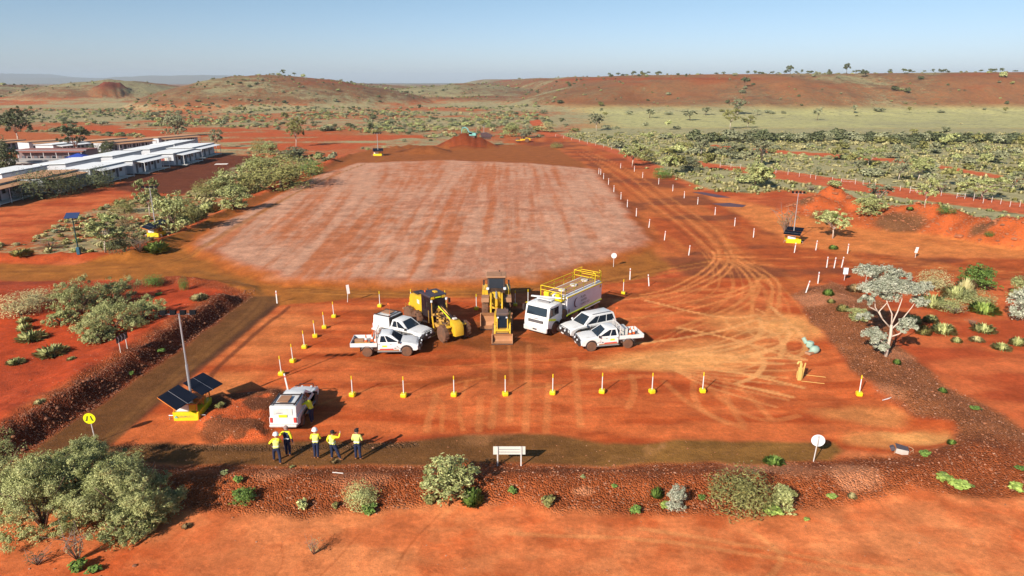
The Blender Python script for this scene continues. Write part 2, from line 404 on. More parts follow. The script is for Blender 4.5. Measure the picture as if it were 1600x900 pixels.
    Lk(h, bp.inputs['Height']); Lk(bp.outputs[0], b.inputs['Normal'])
    rr = attr('wet').outputs['Fac']; Lk(rng(rr, 0, 1, 0.95, 0.35), b.inputs['Roughness'])
    return m

LK = 1/1.22      # photo colours of sunlit flat ground -> base colours
def C(r, g, b): return np.array(rgb(r, g, b, LK))*np.array([1.17, 1.38, 1.10])

def build_land():
    # fan of rows and columns, finer near the place where the work goes on
    ncol = 1000
    ang = np.concatenate([np.linspace(-56, -41, 26)[:-1], np.linspace(-41, 41, ncol-50), np.linspace(41, 56, 26)[1:]])
    ys = [-25.0, -12, -2, 6, 11, 15]; y = 17.0
    while y < 30: ys.append(y); y += 0.085
    while y < 11500:
        ys.append(y); d = 1.35*y*y/(682*CAM_H)
        if y > 260: d = min(d, 6.5)
        if y > 1500: d = y*0.02
        y += max(d, 0.085)
    ys = np.array(ys); A0 = 22.0
    ta = np.tan(np.radians(ang))
    Y, T = np.meshgrid(ys, ta, indexing='ij')
    X = T*(Y+A0+14*0)
    X = T*(np.maximum(Y, -20)+A0+5)
    Z = hgt(X, Y)
    x, y_, z = X.ravel(), Y.ravel(), Z.ravel()
    n = len(x)
    # wobble for the outlines
    wx = x+(fbm(x, y_, 2.6, 3, 101)-0.5)*1.5; wy = y_+(fbm(x, y_, 2.6, 3, 102)-0.5)*1.5
    col = np.zeros((n, 3)); gravel = np.zeros(n); scrub = np.zeros(n); wet = np.zeros(n)
    nbig = fbm(x, y_, 9, 4, 111); nmed = fbm(x, y_, 2.2, 4, 112); nfar = fbm(x, y_, 60, 4, 113)
    def lerp(mask, c):
        m_ = np.clip(mask, 0, 1)[:, None]; nonlocal col
        col = col*(1-m_)+(c if np.ndim(c) == 2 else np.asarray(c)[None, :])*m_
    def two(a, b, t): t = np.clip(t, 0, 1)[:, None]; return a[None]*(1-t)+b[None]*t
    ZID = np.zeros(n, int)
    bb = {}
    def mask(poly, soft=0.5, warp=1.0):
        xs = [p[0] for p in poly]; ysl = [p[1] for p in poly]; e = 4+soft
        s_ = (x > min(xs)-e) & (x < max(xs)+e) & (y_ > min(ysl)-e) & (y_ < max(ysl)+e)
        out = np.full(n, -1e3)
        out[s_] = poly_sd(x[s_]+(wx[s_]-x[s_])*warp, y_[s_]+(wy[s_]-y_[s_])*warp, poly)
        return sstep(-soft, soft, out), out
    # base: foreground orange in front, redder to the left and behind
    fm = sstep(.40,.60,fbm(x,y_,1.1,4,135))*.35+sstep(.35,.65,fbm(x,y_,3.4,5,136,sy=1.6))*.45
    fore = two(C(210, 94, 54), C(228, 126, 84), sstep(0.38, 0.66, nbig)*0.45+fm-.05+0.15*sstep(-5, 15, x))
    lerp(np.ones(n), fore)
    lred = two(C(196, 66, 30), C(176, 58, 28), nmed)
    lerp(sstep(34, 36, y_)*1.0, two(C(180, 72, 40), C(208, 98, 60), sstep(.35,.62,fbm(x,y_,5,5,134,sy=2.5))))
    lerp(sstep(-6, -16, x)*sstep(32, 20, y_)*0.75, C(196, 72, 34))
    # far ground
    farm = sstep(175, 230, y_)
    lerp(farm, two(C(188, 86, 52), C(172, 96, 62), nfar))
    scrub = np.maximum(scrub, farm*(0.62+0.5*(fbm(x, y_, 45, 3, 120)-0.5)*2))
    hillm = sstep(3.0, 7.0, z)*sstep(380, 470, y_)
    lerp(hillm, two(C(128, 74, 54), C(150, 86, 58), fbm(x, y_, 50, 4, 121)))
    scrub = scrub*(1-hillm)+hillm*np.clip(0.30+1.8*(fbm(x, y_, 90, 4, 122)-0.42), 0.15, 0.9)
    rp = sstep(40, 140, x)*hillm; scrub = scrub*(1-rp*0.22); lerp(rp*0.8, two(C(146, 86, 60), C(164, 100, 72), fbm(x, y_, 50, 4, 123)))
    # pale spinifex flats in front of the plateau
    flat = sstep(20, 60, x)*sstep(300, 330, y_)*(1-hillm)
    lerp(flat*0.9, C(188, 172, 128)); scrub = np.maximum(scrub*(1-flat*0.3), flat*0.45)
    # red rock bands high on the slopes
    cl = sstep(0.0, 1.0, hillm)*sstep(0.0, 0.8, 1-np.abs(z-(CAM_H+2.5))/1.2)*sstep(20, 60, x)*sstep(230, 150, x)
    lerp(cl*.8, C(150, 60, 36)); scrub = scrub*(1-cl*.6)
    rk = hillm*sstep(0.55, 0.68, fbm(x, y_, 30, 3, 131, sy=12))*sstep(12, 18, z); lerp(rk*0.4, C(160, 68, 42)); scrub = scrub*(1-rk*0.3)
    q = np.hypot((x+428)/23, (y_-757)/34); kn = sstep(1.0, .6, q)*sstep(13, 17, z)*sstep(.3,.5,fbm(x,y_,14,3,138)); lerp(kn, two(C(104, 48, 38), C(146, 68, 48), fbm(x, y_, 9, 3, 137))); scrub = scrub*(1-kn)
    # scrub belts close to the site
    for poly, s_, c_ in ((SCRUBL, 0.55, C(178, 84, 46)),):
        m_, _ = mask(poly, 1.5); lerp(m_*0.9, c_); scrub = np.maximum(scrub, m_*s_)
    rs = sstep(0, 1, (np.where(y_ > 85, 1, 0))*sstep(0.0, 6.0, poly_sd(x, y_, P((1000,262),(1090,298),(1180,306),(1240,300),(1330,316),(1400,330),(1480,338),(1620,366),(1900,420),(2200,300),(1700,200),(900,200),(880,215),(960,238)))))
    lerp(rs*0.9, two(C(186, 160, 108), C(180, 136, 90), nbig)); scrub = np.maximum(scrub, rs*0.85)
    for poly, c_ in ((CAMP, C(192, 96, 60)), (REDL, C(196, 84, 48)), (REDM, C(190, 84, 50))):
        m_, _ = mask(poly, 1.5); k_ = m_*(0.95 if poly is not REDL else 0.9*sstep(0.36, 0.5, fbm(x, y_, 22, 3, 133, sy=8)))
        lerp(k_, two(c_, c_*0.85, nmed)); scrub = scrub*(1-k_)
        ZID[(m_ > 0.5) & (poly is CAMP)] = 1
    m_, _ = mask(CAMPG, 0.7); lerp(m_, two(C(104, 48, 34), C(122, 58, 38), nmed)); gravel = np.maximum(gravel, m_*0.35); ZID[m_ > 0.5] = 2
    for poly in (FTRACK, TRK2, TRK3):
        m_, _ = mask(poly, 1.0); lerp(m_, two(C(204, 96, 66), C(196, 84, 52), nbig)); scrub = scrub*(1-m_); ZID[m_ > 0.5] = 3
    # left soil with dark embankment, gravel banks
    m_, _ = mask(LEFTSOIL, 0.8); lerp(m_, two(C(188, 66, 34), C(166, 64, 40), sstep(0.35, 0.65, nbig))); gravel = np.maximum(gravel*(1-m_), m_*0.12)
    d = seg_dist(x, y_, EMB); k_ = sstep(3.8, 2.0, seg_dist(x, y_, REDGE))*(x < 0); lerp(k_*0.8, two(C(128, 62, 38), C(150, 66, 36), nmed)); gravel = np.maximum(gravel, k_*0.8)
    dre = seg_dist(x, y_, REDGE); m_, _ = mask(DARKB, 0.3, 0.6); k_ = m_*sstep(2.2, 1.6, dre); lerp(k_, two(C(104, 44, 28), C(140, 60, 36), nmed)); gravel = np.maximum(gravel, k_); ZID[k_ > 0.4] = 4
    d = seg_dist(x, y_, ROCKY); k_ = sstep(2.2, 1.0, d); lerp(k_*0.8, two(C(128, 58, 36), C(170, 76, 44), nmed)); gravel = np.maximum(gravel, k_*0.6)
    # roads
    m_, sd = mask(MROAD, 0.5); lerp(m_, two(C(158, 88, 40), C(178, 98, 46), fbm(x, y_, 6, 3, 140, sy=2))); scrub *= (1-m_); gravel *= (1-m_); ZID[m_ > 0.5] = 3
    lerp(m_*sstep(95, 130, y_)*0.55, C(148, 72, 46))
    m_, sd = mask(LIGHTR, 1.5); lerp(m_, two(C(222, 124, 72), C(210, 108, 62), nmed)); scrub *= (1-m_); gravel *= (1-m_); ZID[m_ > 0.5] = 0
    m_, sd = mask(HAUL, 0.9); lerp(m_, two(C(180, 78, 40), C(196, 98, 54), sstep(0.35, 0.65, fbm(x, y_, 3.5, 4, 141, sy=16)))); scrub *= (1-m_); gravel *= (1-m_); ZID[m_ > 0.5] = 3
    k_ = m_*sstep(0.52, 0.66, fbm(x, y_, 10, 3, 142, sy=5)); lerp(k_*0.75, C(122, 60, 42))
    m_, sd = mask(BERM, 0.5); bermc = two(C(140, 66, 40), C(168, 80, 46), nmed); rb = sstep(10, 16, x)*sstep(34, 37, y_); bermc = bermc*(1-rb[:, None])+two(C(148, 80, 52), C(172, 95, 64), nmed)*rb[:, None]
    lerp(m_, bermc); gravel = np.maximum(gravel*(1-m_), m_*(0.75+0.25*nmed)); ZID[m_ > 0.5] = 4
    for (px, py, r_, a_) in ((1275,474,3.2,.8),(1300,470,3.0,.5),(1180,735,2.4,.7),(1230,745,2.2,.5),(1330,755,1.9,.8),(1400,560,1.8,.5),(1350,620,2.5,.55),(560,760,1.8,.4),(910,770,.7,.8),(440,745,1.6,.5)):
        cx, cy = G(px, py); q = np.hypot(wx-cx, (wy-cy)*1.4)/r_; lerp(m_*a_*sstep(1.0, 0.5, q), C(214, 128, 98))
    # yard
    m_, sd = mask(YARD, 0.35, 0.5)
    st = fbm(x, y_, 7.0, 4, 150, sy=1.3)
    yc = two(C(184, 74, 36), C(212, 100, 58), sstep(0.32, 0.62, st))
    lerp(m_, yc); gravel = gravel*(1-m_)+0.08*m_; scrub *= (1-m_); ZID[m_ > 0.5] = 5
    k_ = m_*sstep(0.50, 0.66, fbm(x, y_, 6.5, 4, 151, sy=2.6))*sstep(40, 48, y_)*sstep(-19, -13, x)*sstep(26, 12, x); lerp(k_*0.8, C(140, 70, 34))
    cx, cy = G(700, 545); q = np.hypot((x-cx)/11, (y_-cy)/6); lerp(m_*sstep(1, .4, q)*0.5*sstep(.3, .6, fbm(x, y_, 4, 3, 152, sy=1.5)), C(138, 70, 34))
    for (px, py, rx, ry, a_) in ((1060,562,7.5,2.6,.8),(1185,505,6,4.2,.6),(1130,545,6,3,.5),(1440,686,2.6,1.1,.9),(1380,690,3,1.3,.6),(1350,650,4,1.8,.5),(1240,510,4.2,4,.7),(980,572,5,1.5,.6),(430,520,4,8,.25),(350,600,3,3,.3)):
        cx, cy = G(px, py); q = np.hypot((wx-cx)/rx, (wy-cy)/ry); lerp(m_*a_*sstep(1.1, 0.4, q), C(232, 148, 94))
    dl = seg_dist(wx*.15+x*.85, wy*.15+y_*.85, P((452,480),(400,520),(345,570),(300,622))); lerp(m_*sstep(0.35, 0.1, dl)*0.8, C(112, 52, 34))
    m_, sd = mask(HEAP, 0.35); lerp(m_, two(C(112, 60, 42), C(138, 70, 44), nmed)); gravel = np.maximum(gravel, m_*0.35); ZID[m_ > 0.5] = 0
    k_ = m_*sstep(0.55, 0.62, fbm(x, y_, 1.5, 3, 153)); lerp(k_, C(206, 88, 50))
    m_, sd = mask(LROAD, 0.3, 0.5); lerp(m_, two(C(120, 70, 40), C(106, 62, 38), fbm(x, y_, 3, 3, 154))); gravel = gravel*(1-m_)+0.10*m_; ZID[m_ > 0.5] = 3
    e1 = seg_dist(x, y_, P((432,476),(330,560),(230,642),(168,692),(140,712))); lerp(sstep(0.6, 0.1, e1)*0.8, C(84, 48, 36))
    m_, sd = mask(PATH, 0.3, 0.6); lerp(m_, two(C(120, 72, 42), C(150, 96, 50), sstep(-2, 12, x)*(0.3+nmed))); gravel = gravel*(1-m_)+0.14*m_; ZID[m_ > 0.5] = 6
    k_ = m_*sstep(.60, .68, nmed)*sstep(.5, .7, nbig); lerp(k_*0.8, C(206, 132, 98))
    k_ = sstep(0.55, 0.1, seg_dist(wx, y_, P((180,698),(300,699),(420,700),(560,697),(640,694)))); lerp(k_*0.5, C(92, 62, 48)); gravel = np.maximum(gravel, k_*.8)
    # the levelled pad
    m_, sd = mask(PAD, 1.3, 1.6)
    mo = sstep(-2.8, -0.6, sd)*(1-m_)*(x > -46); lerp(mo*0.75, two(C(168, 76, 38), C(186, 88, 44), nmed)); gravel *= (1-np.clip(mo+m_, 0, 1)); scrub *= (1-np.clip(m_+mo, 0, 1))
    ax = x+0.12*(y_-85)*sstep(-10, -40, x)
    s1 = fbm(ax, y_, 1.1, 4, 160, sy=38); s2 = fbm(x, y_, 14, 3, 161, sy=20); s3 = fbm(ax, y_, 4.5, 3, 162, sy=70); s4 = fbm(ax, y_, 0.6, 4, 165, sy=3.0); s5 = fbm(x, y_, 6.0, 4, 166, sy=1.2)
    edge = sstep(9, 0, sd)*0.05; cxm = np.exp(-((x+8)/14)**2)*0.035
    k_ = sstep(0.36, 0.57, s1*0.36+s2*0.16+s3*0.26+s4*0.14+s5*0.10+edge-cxm)
    pc = two(C(188, 100, 68), C(205, 141, 126), k_*0.82+0.18*s4)
    pc = pc*(0.93+0.14*fbm(ax, y_, 0.5, 3, 167, sy=30))[:, None]
    lerp(m_, pc); ZID[m_ > 0.5] = 7
    k_ = m_*sstep(0.60, 0.66, s2)*sstep(.45, .6, s4+.1); lerp(k_*0.35, C(172, 74, 34))
    wet[:] = 0
    # tyre tracks
    def track(pts, width, c_, a_, dots=0.35):
        nonlocal col
        q = [G(*p) for p in pts]; xs = [p[0] for p in q]; yl = [p[1] for p in q]; e = width*2
        s_ = (x > min(xs)-e) & (x < max(xs)+e) & (y_ > min(yl)-e) & (y_ < max(yl)+e)
        # round the corners
        for _ in range(2):
            r = [q[0]]
            for a, b in zip(q[:-1], q[1:]): r += [(a[0]*.75+b[0]*.25, a[1]*.75+b[1]*.25), (a[0]*.25+b[0]*.75, a[1]*.25+b[1]*.75)]
            q = r+[q[-1]]
        d_ = seg_dist(x[s_]+(wx[s_]-x[s_])*.12, y_[s_]+(wy[s_]-y_[s_])*.12, q)
        k = sstep(width*0.62, width*0.34, d_)*a_*(1-dots+dots*2*(nmed[s_]-0.2))
        k = np.clip(k, 0, 1)[:, None]; col[s_] = col[s_]*(1-k)+c_[None]*k
    LT = C(236, 150, 100); LT2 = C(224, 128, 78); DK = C(132, 62, 34)
    for pts in (((1121,391),(1127,405),(1108,428),(1052,458),(1005,468)), ((1140,391),(1148,405),(1140,425),(1114,442),(1066,462),(1030,469)), ((1148,398),(1180,416),(1216,436),(1220,459),(1212,486),(1214,500)), ((1148,408),(1172,424),(1190,448),(1174,474),(1120,499),(1060,520)), ((1060,455),(1120,452),(1180,462),(1220,480)), ((1020,480),(1090,470),(1160,452),(1196,430)), ((960,500),(1040,492),(1120,474),(1176,450))):
        track(pts, 0.36, LT2, 0.75, .25)
    CA = ((1085,376),(1122,416),(1116,448),(1050,482),(940,530)); CB = ((1128,374),(1196,424),(1252,478),(1264,530),(1228,578))
    for i in range(11):
        t_ = i/10+random.uniform(-.04, .04); track([(a_[0]*(1-t_)+b_[0]*t_+random.uniform(-5, 5), a_[1]*(1-t_)+b_[1]*t_+random.uniform(-3, 3)) for a_, b_ in zip(CA, CB)], 0.26, LT2, 0.45, .45)
    for i in range(13):
        e_ = (1250-abs(i-6)*6+random.uniform(-12, 12), 498+i*11.5); track(((1010+i*4, 562+i*1.5), (1110+random.uniform(-8, 8), 545+i*5), e_), 0.30, LT, 0.55, .35)
    for cx_, cy_, r_ in ((1196,512,30),(1226,520,24),(1168,500,34),(1240,540,18),(1150,556,40)):
        track([(cx_+r_*math.cos(a_), cy_+r_*.55*math.sin(a_)) for a_ in [k_*.55-1.2 for k_ in range(9)]], 0.28, LT, 0.7, .3)
    for pts in (((1113,391),(1119,405),(1098,425),(1047,452),(1000,461)), ((1132,391),(1140,405),(1130,422),(1106,437),(1062,456),(1028,461),(960,470)),
                ((1140,399),(1170,418),(1204,437),(1208,459),(1200,486),(1202,500)), ((1140,408),(1162,424),(1178,448),(1162,471),(1113,493),(1057,512)),
                ((1192,431),(1176,450),(1174,486),(1181,512))):
        track(pts, 0.38, LT2, 0.85, .25)
    for pts in (((1187,497),(1191,516),(1178,531),(1155,542),(1110,552)), ((1227,505),(1234,524),(1219,541),(1189,550),(1140,560)),
                ((1205,480),(1240,510),(1262,535),(1258,552),(1236,560)), ((1083,554),(1170,558),(1256,562)), ((1112,565),(1223,568)), ((1090,574),(1209,590)),
                ((1144,580),(1254,605)), ((1157,603),(1238,620)), ((1191,520),(1162,540),(1112,551),(1050,560)), ((1236,520),(1225,538),(1191,554),(1144,563)),
                ((1190,556),(1196,570),(1180,590),(1150,600)), ((1215,545),(1240,556),(1258,562)), ((1060,512),(1150,530),(1240,560)),
                ((940,540),(1020,535),(1120,520),(1180,500)), ((930,575),(1040,552),(1160,536),(1215,520)), ((1010,470),(1100,492),(1150,498),(1180,492)),
                ((1180,512),(1212,520),(1226,540),(1220,560))):
        track(pts, 0.42, LT, 0.95, .2)
    for pts in (((1036,596),(1072,628),(1112,650),(1162,669)), ((1085,598),(1083,621),(1099,644),(1135,662)), ((1108,605),(1144,639),(1184,656),(1216,657),(1247,650)),
                ((1135,594),(1133,617),(1148,646),(1162,664)), ((1139,596),(1171,617),(1203,653)), ((898,560),(900,596),(908,666)), ((986,587),(993,612),(982,637)),
                ((680,616),(667,673)), ((752,621),(748,673)), ((775,623),(768,668)), ((797,617),(797,657)), ((827,540),(826,590),(822,673)), ((858,600),(854,675))):
        track(pts, 0.50, C(226, 132, 84), 0.40, .35)
    for pts in (((680,616),(694,637),(690,673)), ((730,596),(716,640),(724,672)), ((650,620),(700,600),(760,590)), ((560,560),(660,575),(760,570),(900,560)), ((770,540),(774,600)), ((795,540),(800,600)),
                ((480,640),(560,610),(640,600)), ((1000,590),(900,600),(800,610))):
        track(pts, 0.3, LT2, 0.4)
    for i in range(6):                                                # wheel lines of the haul road
        o_ = i*9-20
        track(((905+o_*.5,236),(965+o_,268),(1030+o_*1.2,318),(1090+o_*1.3,360),(1118+o_,392)), 0.55, LT2 if i % 2 else DK, 0.5)
    for o_ in (-6, 0, 5, 12):
        track(((1120,400+o_*.4),(1200,404+o_),(1300,402+o_),(1420,414+o_),(1620,428+o_)), 0.5, LT2 if o_ in (0, 12) else DK, 0.5)
        track(((1110,408+o_*.5),(1000,428+o_*.6),(900,446+o_*.4),(760,459+o_*.4),(600,460+o_*.4),(450,452+o_*.3)), 0.4, C(196, 118, 62) if o_ in (0, 12) else C(124, 66, 34), 0.5)
        track(((0,422+o_*.5),(150,420+o_*.5),(290,410+o_*.3),(380,350+o_*.3),(500,285),(600,248)), 0.5, C(186, 112, 56) if o_ in (0, 12) else C(128, 68, 36), 0.45)
    for o_ in (0, 14): track(((300,420+o_*.2),(400,446+o_*.2),(410+o_,470),(300+o_,560),(160+o_,690)), 0.5, C(134, 82, 48), 0.5)
    # wheel marks and drifts of the foreground
    for pts in (((1000,826),(1160,850),(1300,880),(1500,900)), ((800,835),(1000,840),(1200,870),(1380,905)), ((1180,835),(1230,870),(1200,905))): track(pts, 0.30, C(234, 150, 100), 0.35)
    for pts in (((560,835),(530,870),(500,900)), ((690,800),(640,850),(620,890)), ((440,850),(445,880),(430,900))): track(pts, 0.12, C(160, 70, 36), 0.4)
    nr_ = (y_ < 120)*(y_ > 14); mm = sstep(.50,.62,fbm(x,y_,.9,4,170))*.13*nr_; col *= (1-mm)[:, None]; mm = sstep(.54,.66,fbm(x,y_,1.7,4,171,sy=.8))*.13*nr_; col *= (1+mm)[:, None]
    # ---- stockpiles take the soil of their heap
    for k, (px, py, rx, ry, h) in enumerate(PILES):
        cx, cy = G(px, py); q = np.hypot((x-cx)/rx, (y_-cy)/ry); k_ = sstep(1.2, 1.02, q)
        c_ = [C(140, 58, 34), C(128, 66, 40), C(196, 88, 50)][0 if k < 3 else (1 if k < 5 else 2)]
        lerp(k_*0.85, two(c_, c_*0.82, nmed)); scrub = scrub*(1-k_); gravel = np.maximum(gravel*(1-k_), k_*(0.2 if k < 5 else 0.5*(nmed > .5)))
        ZID[k_ > 0.6] = 8
    for (px, py, r_) in ((1288,340,3.2),(1405,358,4.5),(1532,374,2.6),(1252,330,2.2)):
        cx, cy = G(px, py); q = np.hypot((wx-cx)/r_, (wy-cy)/(r_*0.7)); lerp(sstep(1, .6, q)*0.9, C(112, 72, 52))
    ZID[hillm > 0.5] = 9
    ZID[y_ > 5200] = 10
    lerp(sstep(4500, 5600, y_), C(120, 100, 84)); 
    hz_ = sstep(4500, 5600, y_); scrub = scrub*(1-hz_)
    # ---- faces to their pieces of ground
    R, Cn = Y.shape
    idx = np.arange(R*Cn).reshape(R, Cn)
    quads = np.stack([idx[:-1, :-1], idx[:-1, 1:], idx[1:, 1:], idx[1:, :-1]], -1).reshape(-1, 4)
    zid = ZID[quads[:, 0]]
    names = {0: 'ground', 1: 'camp_ground', 2: 'gravel_ground', 3: 'dirt_road', 4: 'gravel_bank', 5: 'parking_yard', 6: 'footpath', 7: 'earth_pad', 8: 'stockpile', 9: 'hill', 10: 'distant_range'}
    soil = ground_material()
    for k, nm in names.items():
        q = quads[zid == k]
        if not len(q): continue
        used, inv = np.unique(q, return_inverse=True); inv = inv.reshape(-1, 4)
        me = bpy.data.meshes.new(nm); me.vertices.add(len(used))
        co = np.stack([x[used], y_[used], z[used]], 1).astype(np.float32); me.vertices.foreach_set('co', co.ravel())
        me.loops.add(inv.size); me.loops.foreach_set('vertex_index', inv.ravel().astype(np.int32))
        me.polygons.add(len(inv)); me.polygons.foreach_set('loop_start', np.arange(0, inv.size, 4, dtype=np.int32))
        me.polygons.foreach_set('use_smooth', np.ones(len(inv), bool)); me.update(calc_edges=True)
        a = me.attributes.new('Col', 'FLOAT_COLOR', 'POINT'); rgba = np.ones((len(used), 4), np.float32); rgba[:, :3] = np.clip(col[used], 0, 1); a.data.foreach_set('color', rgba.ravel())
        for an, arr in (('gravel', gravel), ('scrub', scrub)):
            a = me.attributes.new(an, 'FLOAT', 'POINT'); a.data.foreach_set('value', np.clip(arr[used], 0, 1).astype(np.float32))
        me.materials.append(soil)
        o = bpy.data.objects.new(nm, me); COLL.objects.link(o); o['kind'] = 'structure'
    print('land', n, len(quads))
build_land()
# thin purple water lying in the low spot right of the haul road
wm = mat('puddle_water', (0.13, 0.055, 0.06), rough=0.5, spec=0.25)
for pts in (((1080,300),(1100,300.5),(1125,305),(1142,309),(1120,308.5),(1098,304)), ((1112,318.5),(1140,317),(1166,321),(1160,324),(1130,322.5))):
    q = [march(*p)[:2] for p in pts]; b = MB(); b.add([(a, c_, 0.0) for a, c_ in q], [tuple(range(len(q)))])
    o = b.build('puddle', wm); o.location.z = max(float(hgt(a, c_)) for a, c_ in q)+0.02; o['kind'] = 'structure'

# ---------------------------------------------------------------- materials of things
WHITE = mat('white_paint', (0.82, 0.81, 0.79), 0.35, dirt=0.14, scale=3, coat=0.3)
WHITE2 = mat('white_dusty', (0.74, 0.70, 0.66), 0.55, dirt=0.30, scale=4)
CREAM = mat('cream_sheet', (0.72, 0.68, 0.60), 0.55, dirt=0.12, scale=1)
BLACK = mat('black_plastic', (0.018, 0.018, 0.02), 0.55, dirt=0.15, scale=5)
GLASS = mat('dark_glass', (0.010, 0.012, 0.018), 0.10, spec=0.35)
GLASSB = mat('blue_glass', (0.020, 0.030, 0.042), 0.08, spec=0.5)
TYRE = mat('dusty_tyre', (0.10, 0.055, 0.035), 0.9, dirt=0.75, dirtcol=(0.26, 0.105, 0.05), scale=3)
RIM = mat('dusty_rim', (0.22, 0.13, 0.09), 0.6, dirt=0.5, scale=6)
YEL = mat('machine_yellow', (0.78, 0.46, 0.02), 0.45, dirt=0.28, scale=1.6)
YELD = mat('machine_yellow_dusty', (0.62, 0.34, 0.06), 0.65, dirt=0.6, scale=2)
SYEL = mat('safety_yellow', (0.85, 0.62, 0.01), 0.5, dirt=0.08)
PYEL = mat('plate_yellow', (0.70, 0.80, 0.02), 0.6)
DUST = mat('dust_coated_steel', (0.42, 0.22, 0.12), 0.85, dirt=0.5)
RED = mat('red_stripe', (0.65, 0.05, 0.04), 0.5)
ORNG = mat('cone_orange', (0.85, 0.13, 0.02), 0.6)
STEEL = mat('galvanised_steel', (0.52, 0.53, 0.55), 0.4, metal=0.5, dirt=0.1)
GREY = mat('grey_plastic', (0.25, 0.25, 0.26), 0.6, dirt=0.2)
DKST = mat('dark_steel', (0.06, 0.045, 0.04), 0.6, dirt=0.45, scale=4)
LAMPG = mat('lamp_glass', (0.70, 0.72, 0.75), 0.12)
TEAL = mat('teal_paint', (0.18, 0.52, 0.46), 0.5, dirt=0.2)
MTEAL = mat('pale_teal_paint', (0.26, 0.46, 0.38), 0.6, dirt=0.35, dirtcol=(0.55, 0.36, 0.24), scale=5)
SOLAR = mat('solar_cells', (0.006, 0.007, 0.014), 0.45, spec=0.12)
ORFR = mat('orange_frame', (0.75, 0.22, 0.03), 0.5, dirt=0.2)
INK = mat('grey_lettering', (0.22, 0.18, 0.20), 0.7)
MAROON = mat('maroon_lettering', (0.16, 0.03, 0.05), 0.7)
BLUE = mat('blue_cloth', (0.02, 0.06, 0.35), 0.8)

def text(s, size, name, m, parent, loc, xdir, updir, th=0.004):
    """flat lettering as a mesh standing on a panel"""
    cu = bpy.data.curves.new('lettering', 'FONT'); cu.body = s; cu.size = size; cu.extrude = th/2; cu.resolution_u = 2
    o = bpy.data.objects.new('t', cu); dg = bpy.context.evaluated_depsgraph_get()
    COLL.objects.link(o); dg.update(); me = bpy.data.meshes.new_from_object(o.evaluated_get(dg)); bpy.data.objects.remove(o)
    me.materials.clear(); me.materials.append(m)
    x = Vector(xdir).normalized(); u = Vector(updir).normalized(); n = x.cross(u)
    M = Matrix.Translation(Vector(loc)) @ Matrix((x, u, n)).transposed().to_4x4()
    me.transform(M); q = bpy.data.objects.new(name, me); COLL.objects.link(q); q.parent = parent; return q

def wheel(parent, x, y, r=0.39, w_=0.26, rimm=None, tm=None, hub=0.55):
    s = 1 if y > 0 else -1
    t = MB(); t.lathe([(r*.62, -w_/2), (r*.93, -w_/2), (r, -w_*.36), (r, w_*.36), (r*.93, w_/2), (r*.62, w_/2)], (x, y, r), 20, 'y')
    if r > 0.6:
        for k in range(20):
            a = 2*PI*k/20
            t.box((x+math.cos(a)*r, y+(w_*.2 if k % 2 else -w_*.2), r+math.sin(a)*r), (0.09, w_*.5, 0.10), ry=-a)
    o = t.build('wheel', tm or TYRE, parent, smooth=True)
    m_ = MB(); m_.lathe([(r*hub, -w_*.3), (r*hub, w_*.44), (r*hub*.8, w_*.38), (r*hub*.45, w_*.20), (r*.2, w_*.40), (r*.1, w_*.42)] if s > 0 else
                        [(r*.1, -w_*.42), (r*.2, -w_*.40), (r*hub*.45, -w_*.20), (r*hub*.8, -w_*.38), (r*hub, -w_*.44), (r*hub, w_*.3)], (x, y, r), 16, 'y')
    for k in range(6):
        a = 2*PI*k/6; m_.box((x+math.cos(a)*r*hub*.6, y+s*w_*.33, r+math.sin(a)*r*hub*.6), (r*.30, 0.03, r*.13), ry=-a)
    m_.build('rim', rimm or RIM, o, smooth=True)
    return o

def arch(cx, cz, r, z0, n=8, rev=False):
    a0 = math.acos(min(1, max(-1, 0))) ; pts = []
    h = math.sqrt(max(r*r-(z0-cz)**2, 0))
    t0 = math.atan2(z0-cz, h); t1 = PI-t0
    for i in range(n+1):
        t = t0+(t1-t0)*i/n; pts.append((cx+r*math.cos(t), cz+r*math.sin(t)))
    return list(reversed(pts)) if rev else pts

def bil(q, s, t):
    a = q[0].lerp(q[1], s); b = q[3].lerp(q[2], s); return a.lerp(b, t)

